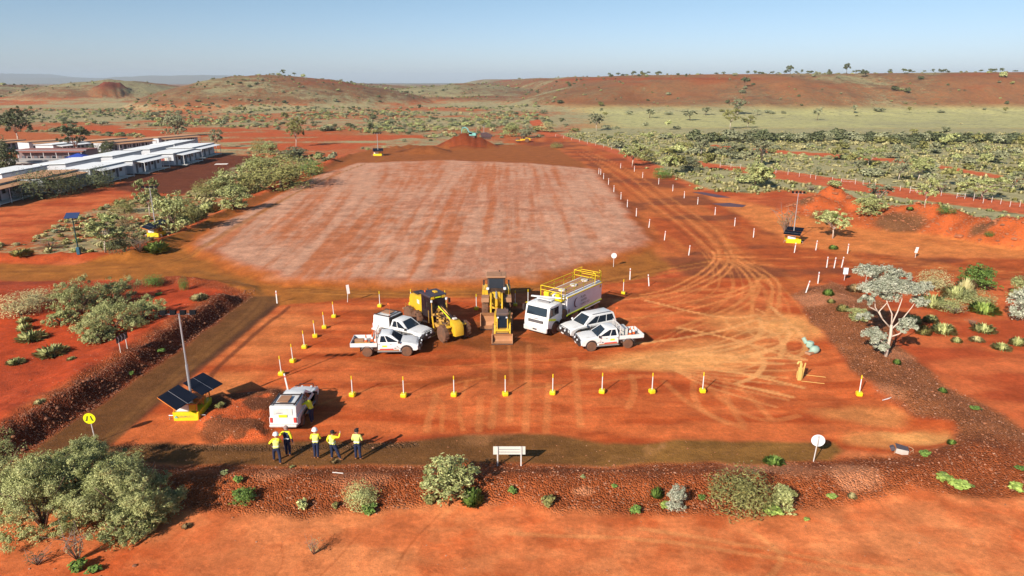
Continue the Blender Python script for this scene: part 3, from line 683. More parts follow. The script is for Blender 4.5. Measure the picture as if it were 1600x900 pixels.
def greenhouse(root, x0, x1, xt0, xt1, zb, zt, wb, wt, side_win, name='cab', m=None, win=GLASS, crown=0.05, rear=True, screen=GLASSB):
    """cab above the belt line with its windows; side_win = list of (s0,s1) spans along the side"""
    lo = [Vector((x0, -wb, zb)), Vector((x1, -wb, zb)), Vector((x1, wb, zb)), Vector((x0, wb, zb))]
    hi = [Vector((xt0, -wt, zt)), Vector((xt1, -wt, zt)), Vector((xt1, wt, zt)), Vector((xt0, wt, zt))]
    b = MB(); P_ = lo+hi
    c1 = [Vector((xt0+.12, -wt+.12, zt+crown)), Vector((xt1-.14, -wt+.12, zt+crown)), Vector((xt1-.14, wt-.12, zt+crown)), Vector((xt0+.12, wt-.12, zt+crown))]
    P_ = lo+hi+c1
    b.add(P_, [(0,1,5,4),(1,2,6,5),(2,3,7,6),(3,0,4,7),(4,5,9,8),(5,6,10,9),(6,7,11,10),(7,4,8,11),(8,9,10,11),(0,3,2,1)])
    cab = b.build(name, m or WHITE, root, smooth=True)
    for sg in (-1, 1):
        q = [lo[0], lo[1], hi[1], hi[0]] if sg < 0 else [lo[3], lo[2], hi[2], hi[3]]
        for (s0, s1, k0, k1) in side_win:
            p = [bil(q, s0, .10), bil(q, s1, .10), bil(q, s1-k1, .86), bil(q, s0+k0, .86)]
            MB().slab(p, 0.014, (0, sg, .2)).build('side_window', win, root)
    q = [lo[1], lo[2], hi[2], hi[1]]; MB().slab([bil(q, .06, .06), bil(q, .94, .06), bil(q, .90, .92), bil(q, .10, .92)], 0.012, (1, 0, .6)).build('windscreen', screen, root)
    if rear:
        q = [lo[0], lo[3], hi[3], hi[0]]; MB().slab([bil(q, .14, .22), bil(q, .86, .22), bil(q, .83, .84), bil(q, .17, .84)], 0.012, (-1, 0, .2)).build('rear_window', win, root)
    return cab

def utility(label, cat, loc, rz, kind='tray', logo=True):
    root = thing('utility_vehicle' if kind != 'suv' else 'four_wheel_drive', label, cat, (*loc, 0.0), rz)
    fx, rx, r = 1.50, -1.56, 0.40
    ra = r+.085
    low = 0.48
    if kind == 'tray': xb = -0.74
    elif kind == 'canopy': xb = -2.62
    else: xb = -2.32
    top = [(xb, low+.05), (xb, 1.13), (1.02, 1.15), (1.75, 1.10), (2.22, 1.0), (2.38, 0.86), (2.40, 0.55), (2.22, low-.04)]
    bot = arch(fx, r+.02, ra, low-.03)[0:]
    bot = [(fx+ra*.99, low-.02)]+arch(fx, r+.02, ra, low)+[(fx-ra*.99, low-.04)]
    if kind != 'tray': bot += [(rx+ra*.99, low-.04)]+arch(rx, r+.02, ra, low)+[(rx-ra*.99, low)]
    b = MB(); b.prism(top+bot, -0.90, 0.90, 'y', inset=0.05, ch=0.07)
    body = b.build('body', WHITE, root, smooth=True)
    for s in (-1, 1): MB().box(((.93+(rx+ra if kind != 'tray' else -.70))/2, s*.865, low+.05), (.93-(rx+ra if kind != 'tray' else -.70), .10, .13), bev=.03).build('dusty_sill', DUST, root)
    # black wheel wells and chassis
    MB().box((0, 0, .52), (4.3, 1.2, .28)).build('chassis', DKST, root)
    for x_ in (fx,)+((rx,) if kind != 'tray' else ()):
        w2 = MB(); w2.cyl((x_, -.84, r+.02), (x_, .84, r+.02), ra*.98, n=16); w2.build('wheel_well', BLACK, root)
    for x_ in (fx, rx):
        for y_ in (-.80, .80): wheel(root, x_, y_, r, .27)
    # bonnet crease, grille, lights, bar
    MB().add([(1.10,-.62,1.155),(1.78,-.60,1.115),(2.2,-.5,1.02),(2.2,.5,1.02),(1.78,.60,1.115),(1.10,.62,1.155),(1.12,0,1.20),(1.78,0,1.165),(2.22,0,1.06)],
             [(0,1,7,6),(1,2,8,7),(6,7,4,5),(7,8,3,4),(0,6,5),(2,3,8)]).build('bonnet', WHITE, root, smooth=True)
    MB().box((2.395, 0, .80), (.05, 1.0, .26), bev=.02).build('grille', BLACK, root)
    for s in (-1, 1):
        MB().box((2.31, s*.70, .87), (.18, .34, .15), bev=.03).build('headlight', LAMPG, root)
        MB().box((.92, s*1.0, 1.22), (.12, .20, .17), bev=.03).build('mirror', WHITE if kind == 'suv' else BLACK, root)
        MB().box((xb-.01 if kind != 'tray' else -2.78, s*.76, .95 if kind != 'tray' else .78), (.06, .16, .34 if kind != 'tray' else .12)).build('tail_light', RED, root)
        MB().box((.28, s*.905, 1.02), (.16, .02, .035)).build('door_handle', GREY, root)
        if kind != 'canopy': MB().box((-.62 if kind == 'tray' else -.72, s*.905, 1.02), (.14, .02, .035)).build('door_handle', GREY, root)
        MB().box((.18, s*.93, .44), (1.9, .14, .06), bev=.02).build('side_step', GREY, root)
    bb_ = MB(); bb_.box((2.50, 0, .62), (.18, 1.80, .26), bev=.05); bb_.tube([(2.5,-.5,.7),(2.52,-.48,1.1),(2.52,.48,1.1),(2.5,.5,.7)], [.035]*4)
    bb_.tube([(2.46,-.78,.7),(2.44,-.74,1.0),(2.52,-.46,1.02)], [.03]*3); bb_.tube([(2.46,.78,.7),(2.44,.74,1.0),(2.52,.46,1.02)], [.03]*3)
    bb_.build('bull_bar', BLACK, root, smooth=True)
    for s in (-1, 1): MB().cyl((2.52, s*.32, .86), (2.60, s*.32, .86), .09, n=10).build('spot_lamp', LAMPG, root)
    MB().box((2.60, 0, .56), (.012, .37, .11)).build('number_plate', WHITE2, root)
    # cab
    if kind == 'suv':
        greenhouse(root, -2.30, 1.06, -2.12, .20, 1.12, 1.80, .87, .68, [(.05,.30,.02,.0),(.33,.60,.0,.01),(.62,.93,.0,.17)], 'cab', WHITE)
        for s in (-1, 1): MB().tube([(-1.9, s*.60, 1.86), (-1.7, s*.61, 1.90), (-.2, s*.61, 1.90), (0, s*.60, 1.86)], [.02]*4).build('roof_rail', BLACK, root)
        MB().box((-2.36, 0, .56), (.16, 1.7, .2), bev=.04).build('rear_bumper', WHITE2, root)
    else:
        greenhouse(root, -.74, 1.06, -.62, .26, 1.12, 1.72, .86, .66, [(.09,.40,.05,.0),(.45,.93,.0,.30)], 'cab', WHITE)
    if kind == 'tray':
        t = MB(); t.box((-1.80, 0, .84), (2.05, 1.86, .07)); t.build('tray_floor', GREY, root)
        for s in (-1, 1): MB().box((-1.80, s*.93, 1.01), (2.05, .04, .30)).build('side_board', WHITE, root)
        MB().box((-2.83, 0, 1.01), (.04, 1.90, .30)).build('tail_board', WHITE, root)
        h = MB()
        for s in (-1, 0, 1): h.box((-.86, s*.82, 1.42), (.05, .05, 1.15))
        h.box((-.86, 0, 1.97), (.06, 1.72, .06)); h.box((-.86, 0, 1.6), (.03, 1.7, .03)); h.box((-.86, 0, 1.3), (.03, 1.7, .03)); h.build('headboard_rack', WHITE2, root)
        for s in (-1, 1): MB().box((rx-.52, s*.80, .62), (.03, .30, .42)).build('mud_flap', BLACK, root)
        for s in (-1, 1): MB().prism(arch(rx, r+.02, ra+.02, r+.25)+list(reversed(arch(rx, r+.02, ra-.02, r+.25))), s*.80-.15, s*.80+.15).build('mudguard', GREY, root)
    if kind == 'canopy':
        c_ = MB(); c_.prism([(-2.60,1.10),(-2.52,1.86),(-.86,1.90),(-.82,1.10)], -.84, .84, 'y', inset=.04, ch=.08); c_.build('canopy', WHITE, root, smooth=True)
        MB().box((-2.585, 0, 1.50), (.02, 1.2, .42), ry=.1).build('canopy_window', WHITE2, root)
        MB().box((-2.70, 0, .60), (.2, 1.75, .16), bev=.04).build('rear_bumper', WHITE2, root)
        rk = MB()
        for x_ in (-2.3, -1.0): rk.box((x_, 0, 1.96), (.07, 1.5, .05))
        for s in (-1, 1): rk.box((-1.65, s*.74, 1.95), (1.7, .08, .05))
        rk.build('roof_rack', BLACK, root)
        MB().box((-.79, 0, 1.42), (.06, 1.72, .9)).build('cab_seal', BLACK, root)
        MB().box((-2.625, 0, 1.22), (.02, .52, .18)).build('reflective_label', PYEL, root)
        hh = MB(); hh.box((-1.72, .1, 2.0), (.9, .7, .05)); hh.build('roof_hatch', DUST, root)
    if logo:
        for s in (-1, 1):
            MB().box((-.05, s*.912, .62), (1.05, .008, .10)).build('red_stripe', RED, root)
            MB().box((-.20, s*.914, .87), (.36, .008, .13)).build('reflective_label', PYEL, root)
            g = MB(); yy = s*.915
            g.box((.62, yy, .70), (.16, .008, .09)); g.box((.82, yy, .72), (.10, .008, .05)); g.box((.95, yy, .70), (.06, .008, .06)); g.box((1.03, yy, .68), (.04, .008, .07))
            g.box((.78, yy, .86), (.05, .008, .05)); g.box((.72, yy, .80), (.14, .008, .015), ry=-.6*s); g.box((.85, yy, .80), (.12, .008, .015), ry=.6); g.build('door_emblem', INK, root)
    return root

def ab(root, local):
    return root.matrix_world @ Vector(local) if False else Vector((root.location.x+math.cos(root.rotation_euler.z)*local[0]-math.sin(root.rotation_euler.z)*local[1],
                   root.location.y+math.sin(root.rotation_euler.z)*local[0]+math.cos(root.rotation_euler.z)*local[1], root.location.z+local[2]))

def place_by_wheels(front_px, rear_px, side, fx=1.50, rx=-1.56, yy=0.80):
    """front and rear wheel contact points seen on one side -> origin and heading"""
    f_, r_ = Vector(G(*front_px)), Vector(G(*rear_px)); d = (f_-r_).normalized(); n = Vector((-d.y, d.x))
    mid = (f_+r_)/2-n*yy*side-d*(fx+rx)/2
    return (mid.x, mid.y), math.atan2(d.y, d.x)

l, a = place_by_wheels((635.2,556),(575.9,557), -1)
uteA = utility('white dual cab ute with open tray of cones, front vehicle of the left pair', 'ute', l, a, 'tray')
l, a = place_by_wheels((648,538.5),(597,527), -1)
uteB = utility('white ute with enclosed canopy parked behind the cone-carrying ute at the left', 'ute', l, a, 'canopy', logo=False)
l, a = place_by_wheels((924.2,548.5),(980.3,543.7), 1)
uteC = utility('white red-striped dual cab ute with cones in its tray, right of the water truck', 'ute', l, a, 'tray')
l, a = place_by_wheels((903,531),(951,520.5), 1)
suv = utility('white station wagon four wheel drive with dark windows beside the water truck', 'four wheel drive', l, a, 'suv', logo=False)
ld = G(447, 668)
uteD = utility('white canopy ute seen from behind with a worker leaning on its side', 'ute', (ld[0]+0.15, ld[1]+1.75), math.radians(90), 'canopy', logo=False)
uteD.scale = (.95, .95, .95)
text('UTILITY', .12, 'lettering', INK, uteD, (-2.615, .42, 1.38), (0, -1, 0), (0, 0, 1))

def cone(loc, label, rest):
    t = thing('traffic_cone', label, 'traffic cone', loc, 0, 'traffic cones standing in the ute trays')
    MB().box((0, 0, .02), (.34, .34, .04)).build('base', BLACK, t)
    MB().lathe([(.14, .04), (.045, .55), (.03, .68)], n=10).build('cone', ORNG, t, smooth=True)
    MB().lathe([(.112, .24), (.072, .42)], n=10).build('reflective_band', WHITE, t, smooth=True)
for i, (x, y) in enumerate(((-1.75,-.05),(-1.30,.15),(-.98,-.35))):
    cone(ab(uteA, (x, y, .88)), ['orange and white cone nearest the tail of the left ute tray', 'middle orange cone in the tray of the left ute', 'orange cone closest to the cab in the left ute tray'][i], uteA)
for i, (x, y) in enumerate(((-1.95,.25),(-2.30,.10))):
    cone(ab(uteC, (x, y, .88)), ['orange cone nearer the cab in the right ute tray', 'orange cone nearer the tail in the right ute tray'][i], uteC)
def crate_load(u, kind):
    if kind == 0:
        t = thing('tool_load', 'pile of timber pegs and tools lying in the left ute tray', 'tools', ab(u, (-2.0, -.25, .88)), u.rotation_euler.z)
        for k in range(6): b = MB(); b.tube([(-.7, -.3+k*.1, .05+.03*(k % 2)), (.6, -.34+k*.11, .08)], [.03, .03], 5); b.build('peg', [YELD, DKST, DUST][k % 3], t)
        MB().box((-.3, .3, .14), (.7, .35, .25), rz=.1, bev=.02).build('tool_box', DUST, t)
        t = thing('sign_stack', 'stack of pale road signs strapped behind the left ute cab', 'road signs', ab(u, (-1.12, .62, .88)), u.rotation_euler.z)
        for k in range(3): MB().box((-.12*k, 0, .35), (.03, .5, .6), ry=.15, rz=.1*k).build('sign_board', [CREAM, WHITE, ORNG][k], t)
    else:
        t = thing('water_drum', 'cream rectangular cargo box standing in the right ute tray', 'cargo box', ab(u, (-1.35, -.25, .88)), u.rotation_euler.z)
        MB().box((0, 0, .28), (.8, 1.1, .5), bev=.04).build('box_body', CREAM, t); MB().box((0, 0, .56), (.84, 1.14, .05), bev=.02).build('lid', WHITE2, t)
crate_load(uteA, 0); crate_load(uteC, 1)
for u, lab in ((uteC, 'thin whip aerial with a small orange flag on the right ute'), (uteB, 'thin orange flag aerial rising from the canopy ute')):
    t = thing('flag_whip', lab, 'flag', ab(u, (-.95, -.6, 1.9)), u.rotation_euler.z)
    MB().cyl((0, 0, 0), (0, 0, 1.15), .012, .008, 5).build('rod', ORNG, t); MB().box((-.09, 0, 1.08), (.18, .01, .12)).build('flag', ORNG, t)

# ---------------------------------------------------------------- water truck
def water_truck():
    f_, r_ = Vector(G(866.2, 521.6)), Vector(G(928.8, 489.6)); d = (f_-r_).normalized(); n = Vector((-d.y, d.x))
    rz = math.atan2(d.y, d.x)
    # front axle x=3.55 rear axles -1.9,-3.25, second steer 1.75; near side = +y (its left)
    org = f_-d*3.35-n*1.08
    root = thing('water_truck', 'large white and yellow water tanker truck with handrails on its tank', 'water truck', (org.x, org.y, 0), rz)
    WT = mat('tank_white', (0.80, 0.77, 0.80), 0.5, dirt=0.12, scale=2)
    r = .50
    top = [(2.35,1.12),(2.35,2.48),(2.7,2.68),(4.05,2.65),(4.30,2.52),(4.52,1.6),(4.60,1.15),(4.58,.78)]
    bot = [(3.35+.62,.62)]+arch(3.35, r, .62, .66)+[(3.35-.62,1.0)]
    MB().prism(top+bot, -1.2, 1.2, 'y', inset=.06, ch=.09).build('cab', WHITE, root, smooth=True)
    MB().box((3.35, 0, .6), (1.25, 2.2, .9)).build('wheel_well', BLACK, root)
    MB().slab([Vector(p) for p in ((4.485,-1.03,1.76),(4.485,1.03,1.76),(4.325,.98,2.45),(4.325,-.98,2.45))], .015, (1,0,.2)).build('windscreen', GLASSB, root)
    for s in (-1, 1):
        MB().slab([Vector(p) for p in ((2.95,s*1.19,1.76),(4.30,s*1.19,1.66),(4.14,s*1.19,2.42),(2.95,s*1.19,2.42))], .02, (0,s,0)).build('side_window', GLASS, root)
        MB().box((3.9, s*1.205, 1.42), (1.1, .02, .18), ry=-.25*1).build('door_stripe', PYEL, root)
        MB().box((4.35, s*1.42, 2.2), (.12, .22, .5), bev=.03).build('mirror', BLACK, root)
        MB().box((4.60, s*.92, .82), (.06, .36, .22), bev=.02).build('headlight', LAMPG, root)
        MB().tube([(4.3, s*1.18, 2.6), (4.35, s*1.40, 2.5)], [.02, .02], 5).build('mirror_arm', BLACK, root)
        MB().prism(arch(3.35, r, .66, .62)+list(reversed(arch(3.35, r, .58, .62))), s*1.1-.1 if s > 0 else -1.22, 1.22 if s > 0 else -1.0).build('wheel_arch', BLACK, root)
    MB().box((4.60, 0, 1.27), (.05, 1.5, .24)).build('grille', BLACK, root)
    for k in range(3): MB().box((4.63, 0, 1.20+k*.07), (.02, 1.4, .022)).build('grille_bar', GREY, root)
    MB().box((4.62, 0, .62), (.24, 2.36, .42), bev=.06).build('bumper', WHITE2, root)
    MB().box((4.745, 0, .62), (.01, .4, .12)).build('number_plate', BLACK, root)
    MB().box((4.56, 0, 1.50), (.03, .5, .06)).build('badge', INK, root)
    lb = MB(); lb.box((3.0, -.1, 2.81), (.5, 1.5, .08)); lb.box((2.55, -.2, 2.84), (.16, 2.9, .10), rz=.35); lb.build('visor_beam', WHITE, root)
    MB().box((3.25, 0, 2.74), (.6, 1.2, .1), bev=.03).build('beacon_bar', GREY, root)
    MB().box((-.6, 0, .88), (7.2, .9, .26)).build('chassis', DKST, root)
    for x_ in (3.35, 1.45, -2.05, -3.35):
        for y_ in (-1.0, 1.0): wheel(root, x_, y_, r, .34 if x_ > 0 else .5, RIM, TYRE, .58)
    # tank
    tp = [(-1.18,1.20),(-1.22,2.72),(-1.0,2.95),(1.0,2.95),(1.22,2.72),(1.18,1.20)]
    MB().prism(tp, -4.35, 1.65, 'x', inset=.03, ch=.05).build('tank', WT, root, smooth=False)
    for s in (-1, 1):
        MB().box((-1.35, s*1.205, 1.18), (6.0, .05, .10)).build('reflective_strip', PYEL, root)
        MB().box((-1.35, s*1.205, 2.78), (6.0, .08, .09)).build('edge_strip', SYEL, root)
        MB().box((-4.0, s*1.245, 2.5), (.25, .012, .22)).build('yellow_label', YELD, root)
        MB().box((1.35, s*1.24, 1.55), (.14, .012, .35)).build('red_label', MAROON, root)
        for x_ in (-2.7,): MB().box((x_, s*1.05, 1.02), (2.6, .45, .05)).build('mudguard', WHITE2, root)
        MB().box((.2, s*1.0, .85), (.9, .45, .5), bev=.05).build('fuel_tank', DUST, root)
        MB().box((1.78, s*.98, 1.85), (.06, .3, 1.5)).build('ladder_plate', WHITE2, root)
    # crescent and three lines of lettering on both sides
    for s in (-1, 1):
        c_ = MB(); q = []
        for k in range(9): t = math.radians(60+240*k/8); q.append((-.35*-s*0+ -.15*s+.36*math.cos(t)*s*1.0, 2.0+.42*math.sin(t)))
        q2 = [(a_[0]+(.17*s if 0 < i < 8 else 0), a_[1]) for i, a_ in enumerate(q)]
        cxx = .05 if s > 0 else -1.9
        P_ = [(cxx+(-a_[0] if s > 0 else -a_[0]), s*1.245, a_[1]) for a_ in q]+[(cxx+(-a_[0]), s*1.245, a_[1]) for a_ in reversed(q2)]
        n_ = len(q)
        c_.add(P_+[(p[0], p[1]+s*.006, p[2]) for p in P_], [(i, i+1, 2*n_-2-i, 2*n_-1-i) for i in range(n_-1)]+[(i+2*n_, i+1+2*n_, 4*n_-2-i, 4*n_-1-i) for i in range(n_-1)])
        c_.build('crescent_emblem', MAROON, root)
        for k, wd in enumerate(('PLAIN', 'WATER', 'SUPPLY CO')):
            x_ = -.55 if s > 0 else -1.5
            text(wd, .30, 'lettering', INK, root, (x_, s*1.25, 2.22-k*.34), (-s, 0, 0), (0, 0, 1))
    # top deck, rails, hose platform
    MB().box((-1.4, 0, 2.975), (5.7, 1.7, .03)).build('top_deck', DUST, root)
    for x_ in (-3.2, -1.3, .6): MB().cyl((x_, 0, 2.98), (x_, 0, 3.12), .32, n=14).build('hatch', WHITE2, root)
    R_ = .028
    for s in (-1, 1):
        rl = MB()
        for z_ in (3.34, 3.70): rl.tube([(-4.25, s*1.05, z_), (1.75, s*1.05, z_)], [R_, R_], 5)
        rl.build('handrail', SYEL, root)
        for x_ in (-4.25, -2.8, -1.3, .3, 1.75): MB().cyl((x_, s*1.05, 2.9), (x_, s*1.05, 3.70), R_, n=5).build('rail_post', SYEL, root)
    for x_ in (-4.25, 2.35):
        rl = MB()
        for z_ in (3.34, 3.70): rl.tube([(x_, -1.05, z_), (x_, 1.05, z_)], [R_, R_], 5)
        rl.build('handrail', SYEL, root)
    cage = MB()
    for x_ in (-4.25, -3.2):
        for s in (-1, 1): cage.tube([(x_, s*1.1, 2.9), (x_, s*1.12, 3.85), (x_+.0, s*.9, 3.93)], [R_]*3, 5)
    for z_ in (3.4, 3.85): cage.tube([(-4.25, -1.12, z_), (-3.2, -1.12, z_)], [R_]*2, 5); cage.tube([(-4.25, 1.12, z_), (-3.2, 1.12, z_)], [R_]*2, 5); cage.tube([(-3.2, -1.12, z_), (-3.2, 1.12, z_)], [R_]*2, 5)
    cage.build('ladder_cage', SYEL, root)
    gr = MB(); gr.box((2.0, 0, 2.62), (.65, 2.2, .06)); gr.box((2.0, 1.05, 2.8), (.6, .04, .3)); gr.box((1.85, .3, 2.3), (.3, .9, .6), bev=.05); gr.box((2.0, -.6, 2.9), (.5, .5, .5), bev=.06)
    gr.cyl((2.1, .55, 2.6), (2.1, .55, 3.15), .22, n=12); gr.cyl((2.1, -.1, 3.0), (2.4, .3, 3.3), .08, n=8); gr.build('pump_platform', SYEL, root)
    for s in (-1, 1): MB().tube([(2.35, s*1.05, 2.6), (2.35, s*1.05, 3.70), (1.75, s*1.05, 3.70)], [R_]*3, 5).build('handrail', SYEL, root)
    MB().cyl((2.0, .95, 1.4), (2.0, 1.2, 1.4), .46, n=16).build('spare_wheel', TYRE, root)
    rp = MB(); rp.box((-4.6, 0, 1.0), (.5, 2.0, .12)); rp.tube([(-4.4,.6,1.0),(-4.9,.6,1.2),(-5.0,.9,.9)], [.05]*3); rp.tube([(-4.4,-.6,1.0),(-4.9,-.6,1.2),(-5.0,-.9,.9)], [.05]*3); rp.cyl((-4.7,0,.9),(-4.7,0,1.5),.15); rp.build('spray_bar', DKST, root)
    for s in (-1, 1): MB().box((-4.88, s*.8, 1.05), (.04, .24, .14)).build('tail_light', RED, root)
    return root
truck = water_truck()

# ---------------------------------------------------------------- road grader
def grader():
    near = (Vector(G(640.5, 502.5))+Vector(G(652.7, 510)))/2; fr = Vector(G(693.3, 534.2)); d = (fr-near).normalized(); n = Vector((-d.y, d.x))
    org = near+n*1.05+d*2.2; rz = math.atan2(d.y, d.x)
    root = thing('road_grader', 'yellow road grader with a black cab and six earth-covered wheels', 'road grader', (org.x, org.y, 0), rz)
    for x_ in (-2.95, -1.45):
        for y_ in (-1.05, 1.05): wheel(root, x_, y_, .72, .46, YEL, TYRE, .55)
    FX = 3.05
    for y_ in (-1.05, 1.05): wheel(root, FX, y_, .70, .42, YEL, TYRE, .55)
    for s in (-1, 1): MB().box((-2.2, s*.74, .75), (2.0, .16, .42), bev=.05).build('tandem_case', YELD, root)
    b = MB(); b.prism([(-3.75,1.1),(-3.75,2.0),(-3.55,2.42),(-1.35,2.62),(-1.25,1.1)], -.62, .62, 'y', inset=.04, ch=.06); b.build('engine_hood', YEL, root, smooth=True)
    MB().box((-2.9, 0, 2.58), (.9, .9, .1), bev=.03).build('hood_top', BLACK, root)
    MB().cyl((-1.9, .3, 2.5), (-1.9, .3, 3.15), .07, n=8).build('exhaust', DKST, root)
    MB().box((-2.0, -.63, 2.05), (.42, .02, .36)).build('warning_label', WHITE2, root)
    MB().box((-2.0, .63, 2.05), (.42, .02, .36)).build('warning_label', WHITE2, root)
    rp = MB(); rp.box((-3.95, 0, .95), (.3, 1.5, .25)); rp.box((-4.35, 0, .85), (.15, 2.0, .16))
    for k in range(5): rp.box((-4.45, -.8+k*.4, .65), (.08, .07, .5), ry=.2)
    rp.build('ripper', DUST, root)
    for s in (-1, 1): MB().tube([(-3.6, s*.6, 1.2), (-3.9, s*.95, 1.5), (-3.9, s*.95, 1.0)], [.03]*3, 5).build('rear_step', YELD, root)
    # cab
    CB = mat('cab_black', (0.012, 0.012, 0.016), 0.4, dirt=0.08)
    cb = MB(); cb.prism([(-1.2,1.15),(-1.2,3.05),(.35,3.05),(.5,2.0),(.25,1.15)], -.74, .74, 'y', inset=.03, ch=.05); cb.build('cab', CB, root)
    MB().box((-.42, 0, 3.12), (1.85, 1.72, .14), bev=.05).build('cab_roof', mat('roof_dark', (0.035, 0.035, 0.055), .5, dirt=.15), root)
    for s in (-1, 1):
        MB().box((-.75, s*.755, 2.35), (.72, .02, 1.1)).build('side_window', GLASS, root)
        MB().box((.02, s*.755, 2.35), (.52, .02, 1.1)).build('door_window', GLASS, root)
        MB().box((.46, s*.52, 3.0), (.10, .3, .22)).build('work_lamp', YEL, root)
        MB().box((.55, s*1.05, 2.55), (.08, .2, .42), bev=.02).build('mirror', BLACK, root)
        MB().tube([(.3, s*.74, 2.8), (.55, s*1.05, 2.75)], [.02]*2, 5).build('mirror_arm', BLACK, root)
        MB().box((-.5, s*.85, .72), (.8, .25, .06)).build('step', BLACK, root)
        MB().tube([(.2, s*.8, .75), (.25, s*.85, 1.9)], [.025]*2, 5).build('handrail', YELD, root)
    MB().slab([Vector(p) for p in ((.49,-.62,2.05),(.49,.62,2.05),(.37,.62,2.95),(.37,-.62,2.95))], .015, (1,0,.1)).build('windscreen', GLASS, root)
    MB().box((.46, 0, 3.02), (.03, .55, .16)).build('number_label', PYEL, root)
    MB().box((-.4, .2, 3.24), (.5, .3, .1), bev=.03).build('air_conditioner', YEL, root)
    MB().cyl((-.9, -.5, 3.2), (-.9, -.5, 3.36), .06, n=8).build('beacon', ORNG, root)
    # gooseneck frame and front axle
    fr_ = MB(); fr_.tube([(.3,0,1.75),(.9,0,2.15),(1.8,0,2.0),(2.7,0,1.55),(3.6,0,1.35)], [.20,.19,.17,.17,.18], 4); fr_.build('main_frame', YELD, root)
    MB().slab([Vector(p) for p in ((.8,-.16,2.34),(2.8,-.16,1.74),(2.8,.16,1.74),(.8,.16,2.34))], .02, (0,0,1)).build('frame_top_strip', BLACK, root)
    MB().slab([Vector(p) for p in ((.8,-.17,2.25),(2.8,-.17,1.66),(2.8,-.17,1.76),(.8,-.17,2.35))], .02, (0,-1,0)).build('reflective_strip', PYEL, root)
    MB().box((FX, 0, .85), (.3, 1.9, .28), bev=.05).build('front_axle', YELD, root)
    MB().prism([(3.1,1.05),(3.1,1.75),(3.75,1.55),(3.95,1.2),(3.95,.55),(3.55,.5)], -.42, .42, 'y', inset=.03, ch=.05).build('front_block', YEL, root, smooth=True)
    MB().box((3.2, 0, 1.86), (.3, .35, .12), bev=.03).build('front_lamp_box', WHITE2, root)
    for s in (-1, 1):
        MB().box((3.3, s*.72, 1.28), (.45, .42, .10), bev=.03).build('front_step', YEL, root)
        MB().cyl((.72, s*.75, 1.2), (.62, s*.72, 2.7), .045, n=8).build('lift_cylinder', YELD, root)
        MB().cyl((.9, s*.72, .5), (.72, s*.75, 1.5), .075, n=8).build('cylinder_barrel', YEL, root)
        MB().cyl((.62, s*.72, 2.7), (.62, s*.72, 2.86), .10, n=8).build('head_lamp', LAMPG, root)
    # blade circle and hoses
    dr = MB(); dr.tube([(3.2,0,.85),(1.6,-.5,.8),(.7,-.6,.85)], [.09]*3, 5); dr.tube([(3.2,0,.85),(1.6,.5,.8),(.7,.6,.85)], [.09]*3, 5); dr.build('drawbar', YELD, root)
    MB().lathe([(.50,.62),(.62,.62),(.62,.78),(.50,.78)], (1.05, 0, 0), 20).build('blade_circle', YELD, root)
    bl = MB(); bl.M = Matrix.Translation((1.15, 0, 0)) @ Matrix.Rotation(math.radians(22), 4, 'Z')
    q = [(.02,.08),(-.10,.22),(-.13,.42),(-.05,.68),(.02,.70),(-.05,.42),(-.02,.24),(.07,.08)]
    bl.prism(q, -1.85, 1.85, 'y'); bl.build('blade', YELD, root)
    hs = MB(); rr = random.Random(3)
    for k in range(16):
        p0 = Vector((rr.uniform(.3, 2.2), rr.uniform(-.4, .4), rr.uniform(.9, 1.8))); p1 = p0+Vector((rr.uniform(-.5, .7), rr.uniform(-.3, .3), rr.uniform(-.3, .3)))
        hs.tube([p0, (p0+p1)/2+Vector((0, 0, rr.uniform(-.1, .15))), p1], [.035]*3, 5)
    hs.build('hydraulic_hoses', DKST, root)
    vl = MB()
    for k in range(14): vl.box((rr.uniform(.4, 2.4), rr.uniform(-.45, .45), rr.uniform(.95, 1.75)), (rr.uniform(.1, .3), rr.uniform(.1, .25), rr.uniform(.1, .25)), rz=rr.random())
    vl.build('valve_blocks', YELD, root)
    return root
grader()

